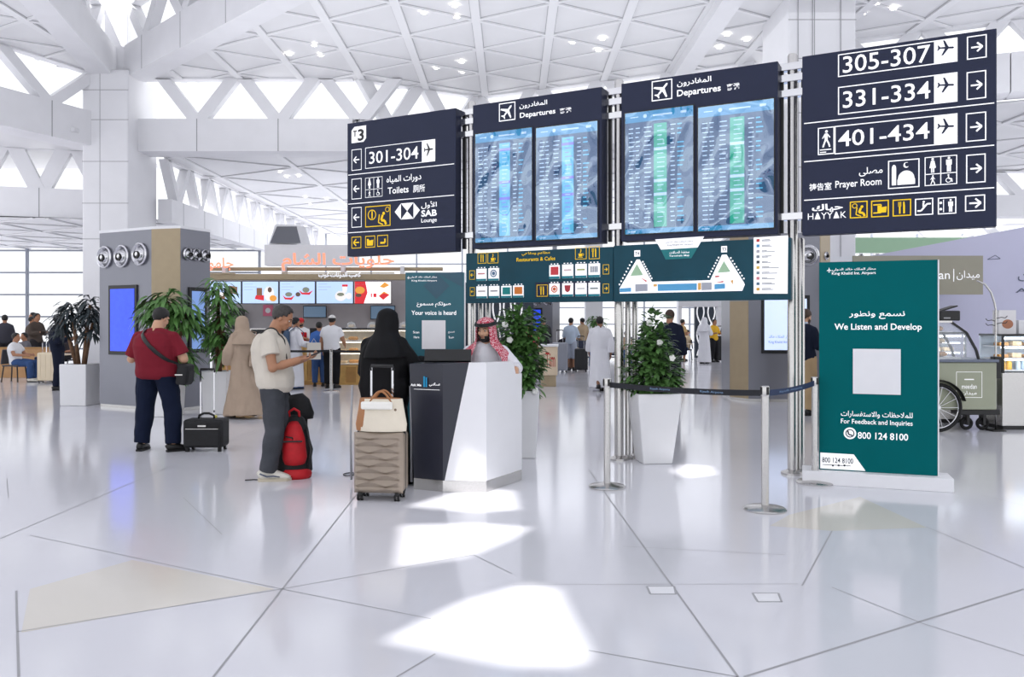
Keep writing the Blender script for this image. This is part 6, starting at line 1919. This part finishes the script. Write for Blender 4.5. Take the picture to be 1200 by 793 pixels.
    def veil(s, m, name='headscarf', drop=.34, spread=1.0, open_=.75, back=1.0, seed=0.0, thick=.012, low=.25):
        """scarf over the head and shoulders, open at the face"""
        k = s.k; b = bmesh.new()
        prof = [(.135, .0), (.128, .045), (.1, .085), (.075, .095), (.052, .1), (0, .108), (-.05, .108), (-.1, .112), (-.15, .14), (-.2, .19), (-.26, .225), (-drop, .25)]
        rings = []
        N = 36
        for j, (z, r) in enumerate(prof):
            ring = []
            for i in range(N + 1):
                op = open_ if z < .06 else open_ * .0
                if z < -.1: op = open_ * low
                a = PI / 2 + op + (2 * PI - 2 * op) * i / N
                sx, sy = r * .93, r * 1.08
                dr = max(0, -z - .1)
                wave = 1 + .05 * math.sin(a * 9 + seed) * min(1, dr * 6)
                loc = Vector((sx * math.cos(a) * wave * (1 + (spread - 1) * dr * 4), sy * math.sin(a) * wave * (back if math.sin(a) < 0 else 1) - .008, z))
                if z >= -.1: p = s.hp(loc)
                else:
                    f = min(1, dr / .12)
                    p = s.hp(loc).lerp(s.J['head'] + loc * k + (s.J['neck'] - s.J['head']) * Vector((1, 1, 0)).length * 0, f)
                    q = s.J['head'] + Vector((loc.x, loc.y, loc.z)) * k
                    q.y += (s.J['neck'].y - s.J['head'].y) * min(1, dr * 3)
                    p = s.hp(loc).lerp(q, f)
                ring.append(b.verts.new(p))
            rings.append(ring)
        for r0, r1 in zip(rings, rings[1:]):
            for i in range(N): b.faces.new((r0[i], r0[i + 1], r1[i + 1], r1[i]))
        mb = MB(); mb.b.free(); mb.b = b
        o = mb.build(name, m, s.o, smooth=True)
        so = o.modifiers.new('thick', 'SOLIDIFY'); so.thickness = thick; so.offset = 1
        sb = o.modifiers.new('soft', 'SUBSURF'); sb.levels = 1; sb.render_levels = 1
        return o
    def strap(s, pts, name, m, r=(.018, .005)):
        return MB().loft(pts, [r] * len(pts), 8).build(name, m, s.o, smooth=True)

M_redshirt = cloth('shirt_maroon', (124, 32, 46)); M_navyj = cloth('jeans_navy', (18, 27, 50)); M_oat = cloth('tee_oat', (214, 206, 194)); M_greyj = cloth('jeans_grey', (72, 74, 80), nz=.18)
M_abaya = cloth('abaya_black', (16, 16, 19), rough=.7); M_thobe = cloth('thobe_white', (232, 232, 238), nz=.02); M_beigeab = cloth('abaya_beige', (176, 156, 138)); M_denim = cloth('denim_blue', (58, 84, 130), nz=.15)
M_blk = cloth('trousers_black', (24, 24, 28)); M_tee = cloth('tee_white', (236, 236, 240), nz=.02); M_khaki = cloth('khaki', (188, 160, 124)); M_navys = cloth('suit_navy', (24, 30, 48)); M_shirtb = cloth('shirt_pale_blue', (186, 200, 220))

# 1 red-shirted man, seen from behind
p = G(184, 528)
f = Fig('heavy man in maroon T-shirt and navy jeans, seen from behind looking at his phone', p.x, p.y, -.12, 1.77, 1.4, 1.5, .05, skin=0, vox=.009, yaw=-.35, pitch=-.35, feet=(-.75, .12),
        pose=dict(elR=(.34, .02, 1.13), wrR=(.17, .3, 1.2), elL=(-.35, .02, 1.13), wrL=(-.1, .32, 1.2), hiR=(.12, 0, .93), hiL=(-.12, 0, .93), knR=(.19, .03, .5), knL=(-.17, .02, .5), anR=(.22, -.02, .085), anL=(-.2, -.01, .085), head=(.02, .06, 1.635)),
        hand_dir=dict(R=(-.5, .6, .3), L=(.5, .6, .3), nR=(0, .2, 1), nL=(0, .2, 1)))
f.hair(thick=1.6); shirt1 = f.top(M_redshirt, .36, .024, 'tshirt', wr=.008, flare=.02, seed=2); f.trousers(M_navyj, .016, .97, wr=.01, r=(.1, .075, .066)); f.shoes()
man1 = f
# his shoulder bag rides on a strap and swings by itself
def loc_of(f, v):
    return Matrix.Translation(f.o.location) @ Matrix.Rotation(f.o.rotation_euler.z, 4, 'Z') @ Vector(v)
o = thing('crossbody_bag', 'black crossbody bag on the right hip of the man in maroon T-shirt', 'bag', f.o.location.copy(), f.o.rotation_euler.z)
MB().box((.37, .0, .96), (.14, .2, .26), ry=.12).build('body', M_nylon, o, bevel=.03, seg=3)
MB().box((.44, .0, .93), (.03, .15, .15), ry=.12).build('pocket', M_nylon, o, bevel=.012)
MB().bx(.3, -.115, .95, .4, -.1, .965).build('zip', M_steel, o)
sp_ = wrap(shirt1, [(-.12 + .42 * k / 12, 0, 1.5 - .45 * k / 12) for k in range(13)], (0, 1, 0))
sp_ = [Vector((-.125, sp_[0].y + .06, 1.535))] + sp_ + [Vector((.37, -.09, 1.02))]
MB().loft(sp_, [(.006, .026)] * 15, 8, side=(0, -1, 0)).build('strap', M_black, o, smooth=True)

# 2 man in pale T-shirt, in profile
p = G(321, 561)
f = Fig('man in oatmeal T-shirt and grey jeans, in profile looking down at his hands', p.x, p.y, -PI / 2 + .08, 1.8, 1.1, 1.25, .035, skin=1, vox=.008, yaw=.0, pitch=-.5, feet=(.05, .12),
        pose=dict(neck=(0, -.01, 1.47), head=(0, .085, 1.6), elR=(.25, .04, 1.12), wrR=(.14, .27, 1.19), elL=(-.25, .05, 1.12), wrL=(-.1, .3, 1.2), knR=(.1, .03, .5), knL=(-.1, .05, .5), anR=(.1, -.04, .085), anL=(-.12, .02, .085)),
        hand_dir=dict(R=(-.35, .9, .12), L=(.3, .9, .15), nR=(-.3, 0, 1), nL=(.3, 0, 1)), curl=.9)
f.hair(mat('hair_greying', (58, 54, 52), .55, nz=.35, nscale=40, bump=.3, bscale=160)); f.face()
shirt2 = f.top(M_oat, .3, .024, 'tshirt', wr=.01, flare=.02, seed=5); f.trousers(M_greyj, .014, .98, wr=.011, r=(.1, .078, .066), seed=8)
f.shoes(mat('trainer_white', (226, 222, 212), .6, nz=.12, nscale=18), mat('trainer_sole', (200, 190, 170), .6), 1.12, accent=mat('trainer_slate', (96, 104, 122), .6))
f.strap(wrap(shirt2, [(.085, -.12 + .27 * k / 10, 1.4) for k in range(11)], (0, 0, -1)), 'bag_strap', M_black, (.006, .016))
o = thing('mobile_phone', 'dark phone in the hands of the man in oatmeal T-shirt', 'phone', f.o.location.copy(), f.o.rotation_euler.z)
MB().box((.015, .4, 1.27), (.075, .15, .01), rx=.35).build('case', M_black, o, bevel=.004)
MB().box((.015, .398, 1.276), (.066, .135, .004), rx=.35).build('screen', mat('phone_glass', (60, 70, 90), .1), o)

# 3 woman in black abaya at the desk
f = Fig('woman in black abaya and headscarf at the desk, seen from behind', -1.27, 8.12, -.18, 1.72, 1.02, 1.05, 0.0, skin=0, vox=.01, yaw=-.25, pitch=-.12,
        pose=dict(elR=(.3, .06, 1.15), wrR=(.36, .26, 1.21), elL=(-.22, .06, 1.13), wrL=(-.12, .26, 1.1), head=(.02, .03, 1.63)), curl=.6, hand_dir=dict(R=(.2, .9, -.1), nR=(0, 0, -1)))
f.robe(M_abaya, .012, (.29, .25), .93, .035, 'abaya', wr=.016, flare=.03, seed=4, cape=.085)
f.veil(M_abaya, drop=.36, spread=.98, open_=.75, seed=2, back=1.1)
f.face()
for sx in (-1, 1):
    f.strap([(sx * .31, -.12, .04), (sx * .315, -.13, .5), (sx * .3, -.12, .98)], 'pale_trim', mat('trim_grey', (170, 170, 176), .5), (.012, .006))
f.shoes()

# 4 agent behind the desk
def keffiyeh_material():
    m = mat('keffiyeh_red', (176, 40, 58), .85, spec=.2)
    nt = m.node_tree; b = nt.nodes['Principled BSDF']
    tc = nt.nodes.new('ShaderNodeTexCoord'); v = nt.nodes.new('ShaderNodeTexVoronoi'); v.inputs['Scale'].default_value = 80
    r = nt.nodes.new('ShaderNodeValToRGB'); r.color_ramp.elements[0].position = .36; r.color_ramp.elements[1].position = .5
    r.color_ramp.elements[0].color = rgb(236, 206, 210); r.color_ramp.elements[1].color = rgb(190, 62, 84)
    nt.links.new(tc.outputs['Object'], v.inputs['Vector']); nt.links.new(v.outputs['Distance'], r.inputs['Fac']); nt.links.new(r.outputs['Color'], b.inputs['Base Color'])
    return m
M_keff = keffiyeh_material()
def ghutra(f, m, agal=True, **kw):
    o = f.veil(m, 'ghutra', **kw)
    if agal:
        mb = MB()
        for z, r in ((.07, .117), (.088, .112)):
            pts = [f.hp((r * .95 * math.cos(2 * PI * i / 28), r * 1.08 * math.sin(2 * PI * i / 28) - .008, z + .012 * math.sin(2 * PI * i / 28 + PI))) for i in range(28)]
            mb.loft(pts, [.011 * f.k] * 28, 8, closed=True)
        mb.build('agal', M_black, f.o, smooth=True)
    return o
f = Fig('desk agent in red checked ghutra with black cord and white thobe', -.28, 8.72, PI, 1.74, 1.02, 1.05, 0, skin=0, vox=.007, yaw=-.42, pitch=-.12, drop=.1, lean=.04,
        pose=dict(elR=(.3, .1, 1.06), wrR=(.18, .38, 1.12), elL=(-.33, .2, 1.13), wrL=(-.315, .47, 1.125)), hand_dir=dict(L=(-.05, .6, -.8), nL=(0, -.8, -.6), R=(-.2, .9, .1), nR=(0, 0, -1)), curl=.9)
f.robe(M_thobe, .03, (.24, .2), .93, .02, 'thobe', wr=.008, flare=.012, seed=6)
f.beard(); f.face(); ghutra(f, M_keff, drop=.4, spread=1.45, open_=.8, seed=1, low=.7)
f.shoes()
MB().loft([(-.3, .19, 1.107), (-.27, .26, 1.103)], [.046, .045], 14).build('dark_cuff', M_black, f.o, smooth=True)

# 5 woman in beige walking away
p = G(284, 489)
f = Fig('woman in beige abaya and headscarf walking past the plants, seen from behind', p.x, p.y, .9, 1.7, .95, 1.0, skin=0, vox=.015, pitch=-.05, yaw=.1, pose=dict(anR=(.1, -.16, .12), anL=(-.08, .2, .085), knR=(.1, .02, .52), elL=(-.24, .05, 1.13), wrL=(-.2, .15, .92), elR=(.25, -.05, 1.13), wrR=(.22, .08, .9)))
f.robe(M_beigeab, .05, (.3, .4), .95, .03, 'abaya', wr=.02, flare=.03, seed=9, hemc=(0, -.05)); f.veil(M_beigeab, drop=.36, open_=.75, seed=3); f.shoes(cloth('shoe_brown', (120, 84, 70)))
o = thing('handbag', 'small tan bag hanging at the beige-robed woman\'s back', 'bag', f.o.location.copy(), f.o.rotation_euler.z)
MB().loft([(.12, -.22, .86), (.12, -.22, .9), (.12, -.2, 1.06)], [(.13, .05), (.14, .06), (.11, .04)], 16, side=(1, 0, 0)).build('body', mat('bag_taupe', (170, 150, 132), .6), o, smooth=True)
MB().loft([(.02, -.2, 1.05), (.1, -.19, 1.25), (.18, -.13, 1.44), (.18, .02, 1.46)], [.008] * 4, 6).build('strap', mat('bag_taupe', (170, 150, 132), .6), o, smooth=True)

# customers and staff at the counter
def simple(label, x, y, rz, H, skin, shirt, legs, sleeve=.32, hair='short', hm=M_hair, w=1.0, d=1.0, pose=None, shoes=M_shoe, legf=.97, vox=.02, shirtname='shirt', legname='trousers', **kw):
    f = Fig(label, x, y, rz, H, w, d, skin=skin, vox=vox, pose=pose, **kw)
    f.top(shirt, sleeve, .022, shirtname, seed=x)
    f.trousers(legs, .018, legf, legname)
    if hair: f.hair(hm, hair)
    if shoes: f.shoes(shoes)
    return f
PHONE = dict(elR=(.26, .03, 1.14), wrR=(.12, .3, 1.2), elL=(-.26, .03, 1.14), wrL=(-.1, .3, 1.2))
WALK = dict(anR=(.09, .3, .085), knR=(.1, .2, .5), anL=(-.09, -.28, .16), knL=(-.1, .05, .51), elR=(.24, -.12, 1.14), wrR=(.24, -.1, .88), elL=(-.24, .08, 1.14), wrL=(-.22, .22, .92))
SIT = dict(pelvis=(0, 0, .52), neck=(0, -.04, 1.05), head=(0, .0, 1.195), shR=(.172, -.03, .965), shL=(-.172, -.03, .965), elR=(.25, .08, .74), wrR=(.16, .32, .72), elL=(-.25, .08, .74), wrL=(-.16, .32, .72),
           hiR=(.09, .02, .52), knR=(.13, .45, .5), anR=(.13, .46, .085), hiL=(-.09, .02, .52), knL=(-.13, .45, .5), anL=(-.13, .42, .085))
p = G(346, 455.5)
f = Fig('man in long white robe and dark cap carrying a rucksack in the counter queue', p.x, p.y, -.9, 1.72, 1.0, 1.05, skin=1, vox=.018, pose=dict(elR=(.25, .05, 1.12), wrR=(.18, .28, 1.08), **{}))
f.robe(M_thobe, .06, (.22, .2), .95, .025, 'robe', seed=1); f.hair(M_hair, 'short'); f.cap(mat('cap_black', (26, 26, 30), .7), False); f.shoes(M_denim)
o = thing('backpack', 'slate blue backpack worn by the man in the long white robe', 'backpack', f.o.location.copy(), f.o.rotation_euler.z)
M_slate = cloth('pack_slate', (74, 92, 118))
MB().loft([(0, -.24, .98), (0, -.25, 1.05), (0, -.24, 1.25), (0, -.2, 1.4)], [(.13, .07), (.16, .09), (.15, .085), (.1, .05)], 18, side=(1, 0, 0)).build('body', M_slate, o, smooth=True)
for s_ in (-1, 1): MB().loft([(s_ * .1, -.17, 1.4), (s_ * .12, -.02, 1.52), (s_ * .13, .16, 1.36), (s_ * .17, .06, 1.1)], [(.02, .008)] * 4, 8, side=(1, 0, 0)).build('strap', M_slate, o, smooth=True)
MB().loft([(0, -.32, 1.03), (0, -.33, 1.15)], [(.11, .03), (.1, .03)], 14, side=(1, 0, 0)).build('pocket', M_slate, o, smooth=True)
o = thing('paper_bag', 'pale paper bag held by the robed man in the queue', 'bag', f.o.location + Vector((.48, -.12, .72)), .3)
MB().bx(-.16, -.06, 0, .16, .06, .4).build('body', mat('paper_cream', (224, 218, 208), .7), o)
MB().loft([(-.06, 0, .4), (0, 0, .5), (.06, 0, .4)], [.006] * 3, 6).build('handle', mat('paper_cream', (224, 218, 208), .7), o)

p = G(389, 454.5)
f = simple('man in white T-shirt, black trousers and pale cap at the counter', p.x, p.y, -.15, 1.78, 1, M_tee, M_blk, w=1.12, d=1.15, pose=dict(elR=(.28, .04, 1.12), wrR=(.24, .24, 1.02)), yaw=.1, feet=(-.2, .2))
f.cap(mat('cap_pale', (222, 220, 218), .7))
f = simple('person in blue jeans and black hair beside the white-T-shirt man', P(376, 456, 20.4).x - .05, 20.42, .3, 1.62, 1, cloth('shirt_blue', (70, 110, 180)), M_denim, .9, w=.9)
f = Fig('cashier in red cap, black mask and red vest behind the counter', -5.75, 22.1, PI + .2, 1.72, 1.0, 1.0, skin=1, vox=.018, pose=PHONE, pitch=-.2)
f.top(M_tee, .5, .02, 'shirt'); mb = MB(); f.torso(mb, .03, -.05, .88); put('vest', fuse(mb, .018, 3), cloth('vest_red', (190, 34, 44)), f.o)
f.trousers(M_blk); f.hair(); f.cap(mat('cap_red', (200, 30, 40), .7)); mb = MB(); f.hell(mb, (0, .05, -.05), (.062, .06, .05)); mb.build('face_mask', M_black, f.o, smooth=True); f.shoes(); f.face(lips=False)
f = Fig('second counter worker in black cap beside the red-capped cashier', -6.3, 22.3, PI, 1.68, 1.0, 1.0, skin=1, vox=.02, pose=PHONE)
f.top(cloth('shirt_dark', (44, 42, 46)), .4); f.trousers(M_blk); f.hair(); f.cap(mat('cap_black', (26, 26, 30), .7)); f.shoes()

# left side by the glass wall
p = G(68, 457)
f = simple('figure in navy suit standing behind the dark-leaved plant, facing right', p.x, p.y, -PI / 2 + .3, 1.78, 1, M_navys, M_navys, .96, pose=PHONE, shirtname='jacket', d=1.1)
f = simple('seated man in white T-shirt and blue jeans on the grey chair', -13.45, 22.0, -PI / 2, 1.75, 1, M_tee, M_denim, pose=SIT, w=1.05, d=1.1, shoes=mat('trainer_white', (226, 222, 212), .6, nz=.12, nscale=18))
dk = [('standing figure in dark brown coat, tallest of the crowd by the left glass wall', P(43, 400, 26).x, 26.0, -1.9, 1.9, (84, 74, 68), (50, 48, 52), PHONE), ('standing figure in grey-brown jacket just left of the tall dark-coated one', P(33, 400, 26.6).x, 26.8, -1.4, 1.8, (104, 94, 88), (60, 58, 62), None),
      ('standing figure in pale jacket half hidden in the left crowd', P(39, 400, 28).x, 28.0, 2.2, 1.95, (140, 138, 144), (70, 70, 78), None), ('standing figure in dark jacket at the far left edge', P(1, 400, 26).x, 26.2, .5, 1.85, (70, 70, 80), (50, 50, 60), None)]
for lb, x, y, rz, H, c, c2, ps in dk:
    simple(lb, x, y, rz, H, 1, cloth('coat_%d' % c[0], c), cloth('legs_%d' % c2[0], c2), .96, vox=.03, pose=ps, hands=False, shirtname='coat')
for lb, x, y, rz, c in (('seated figure in dark top beneath the left glass wall, nearest the cream suitcase', -13.9, 25.2, PI, (60, 56, 60)), ('seated figure in grey top by the far left table', -14.75, 24.5, 2.6, (104, 104, 112)), ('seated figure in black top at the far left edge bench', -16.6, 25.6, .4, (40, 40, 46)), ('seated figure in olive top on the left bench', -17.2, 27.4, PI, (96, 98, 80)), ('seated figure in blue-grey top on the left bench, left end', -17.9, 27.4, PI, (96, 108, 130))):
    f = simple(lb, x, y, rz, 1.72, 1, cloth('top_%d_%d' % (c[0], c[1]), c), M_blk, .6, vox=.03, pose=SIT, hands=False)
    if y < 27: chair('chair under the %s' % lb.split(' beneath')[0].split(' by')[0].split(' at')[0], (x, y, 0), rz)

# centre background
p = G(703, 458)
f = Fig('man in long white thobe walking away beside the steel mast', p.x, p.y, .1, 1.74, 1.12, 1.15, .03, skin=2, vox=.015, pose=dict(WALK, anR=(.09, .12, .085)), yaw=-.1)
f.robe(M_thobe, .1, (.25, .27), .95, .03, 'thobe', wr=.014, flare=.02, seed=12); f.hair(); f.shoes(M_shoe)
p = P(786, 400, 16.4)
f = simple('man in navy jacket standing behind the tapered planter', p.x, 16.5, -.5, 1.86, 1, M_navys, cloth('trousers_dark', (38, 40, 48)), .96, w=1.2, d=1.2, shirtname='jacket', hm=M_hairb)
bgp = [('person in coral pink top beyond the coffee kiosk', P(622, 400, 24).x, 24.0, .2, 1.58, (214, 92, 104), (60, 60, 70), .35, None, 'a'), ('person in dark charcoal jacket before the distant blue screen', P(637, 400, 27).x, 27.0, .4, 1.78, (54, 54, 58), (40, 40, 46), .96, PHONE, 'a'),
       ('man in pale blue shirt and shorts in the far crowd', P(668, 400, 27.6).x, 27.2, -.4, 1.76, (190, 204, 222), (176, 184, 200), .5, PHONE, 's'), ('man in beige shirt with backpack strap right of the pale-blue shirt', P(683, 400, 31).x, 31.2, .6, 1.78, (196, 172, 142), (140, 120, 100), .4, None, 'a'),
       ('person in tan top and dark shorts by the far table', P(801, 400, 34).x, 34.2, -1.2, 1.74, (214, 180, 130), (46, 46, 54), .35, PHONE, 's'), ('man in bright yellow shirt and black trousers at the far gate', P(837, 400, 32.9).x, 32.9, -2.6, 1.74, (236, 186, 60), (32, 32, 36), .4, PHONE, 'a'),
       ('man in charcoal T-shirt and tan shorts beside the tan tower edge', P(855, 400, 34).x, 34.4, -.6, 1.74, (86, 88, 94), (214, 176, 140), .4, PHONE, 'a')]
for lb, x, y, rz, H, c, c2, sl, ps, kd in bgp:
    simple(lb, x, y, rz, H, 1, cloth('bg_top_%d_%d' % (c[0], c[1]), c), cloth('bg_legs_%d_%d' % (c2[0], c2[1]), c2), sl, vox=.025, pose=ps, legf=.97 if kd == 'a' else .25, legname='trousers' if kd == 'a' else 'shorts', hands=False)
p = P(824, 400, 32)
f = Fig('man in white thobe and white headscarf at the far gate', p.x, 31.8, -.7, 1.8, 1.05, 1.05, skin=1, vox=.02, pose=PHONE, hands=False)
f.robe(M_thobe, .06, (.26, .24), .95, .03, 'thobe', seed=3); f.veil(M_thobe, 'ghutra', drop=.42, open_=.7); f.shoes()
sits = [('seated person in white top beyond the coffee kiosk, left end', .75, 28.9, PI - .3, (232, 230, 232)), ('seated person in dark top in the crowd beyond the kiosk', 1.9, 28.95, PI, (52, 52, 60)), ('seated person in grey top on the far bench', 3.0, 29.75, PI, (150, 150, 158)), ('seated person in tan top on the far bench, right end', 4.2, 29.75, PI, (200, 170, 140)),
        ('seated person in navy top near the far table', 6.3, 34.6, -1.2, (50, 60, 90)), ('seated person in cream top beside the far table', 7.5, 34.8, 1.4, (226, 206, 176))]
for lb, x, y, rz, c in sits:
    simple(lb, x, y, rz, 1.72, 1, cloth('top_%d_%d' % (c[0], c[1]), c), M_denim, .5, vox=.03, pose=SIT, hands=False)
    if not ('bench' in lb or 'dark top in the crowd' in lb): chair('chair under the %s' % lb.split(' near')[0].split(' beside')[0].split(' beyond')[0], (x, y, 0), rz)
# businessman by the teal stand
p = G(950, 486)
f = simple('man in dark navy jacket and khaki trousers left of the tall teal stand', p.x, p.y, -PI / 2 + .5, 1.83, 0, M_navys, M_khaki, .96, w=1.1, d=1.12, pose=PHONE, hm=M_hairb, shirtname='jacket', vox=.014, pitch=-.25, hem=-.2) if False else simple('man in dark navy jacket and khaki trousers left of the tall teal stand', p.x - .1, p.y, -PI / 2 + .5, 1.83, 0, M_navys, M_khaki, .96, w=1.1, d=1.12, pose=PHONE, hm=M_hairb, shirtname='jacket', vox=.014, pitch=-.25)
f.beard(M_hairb); f.face()
mb = MB(); mb.loft([(0, -.02, 1.5 * f.k), (0, -.01, 1.54 * f.k)], [.068, .064], 16); mb.build('collar', M_shirtb, f.o, smooth=True)

bpy.data.scenes.remove(WORK)
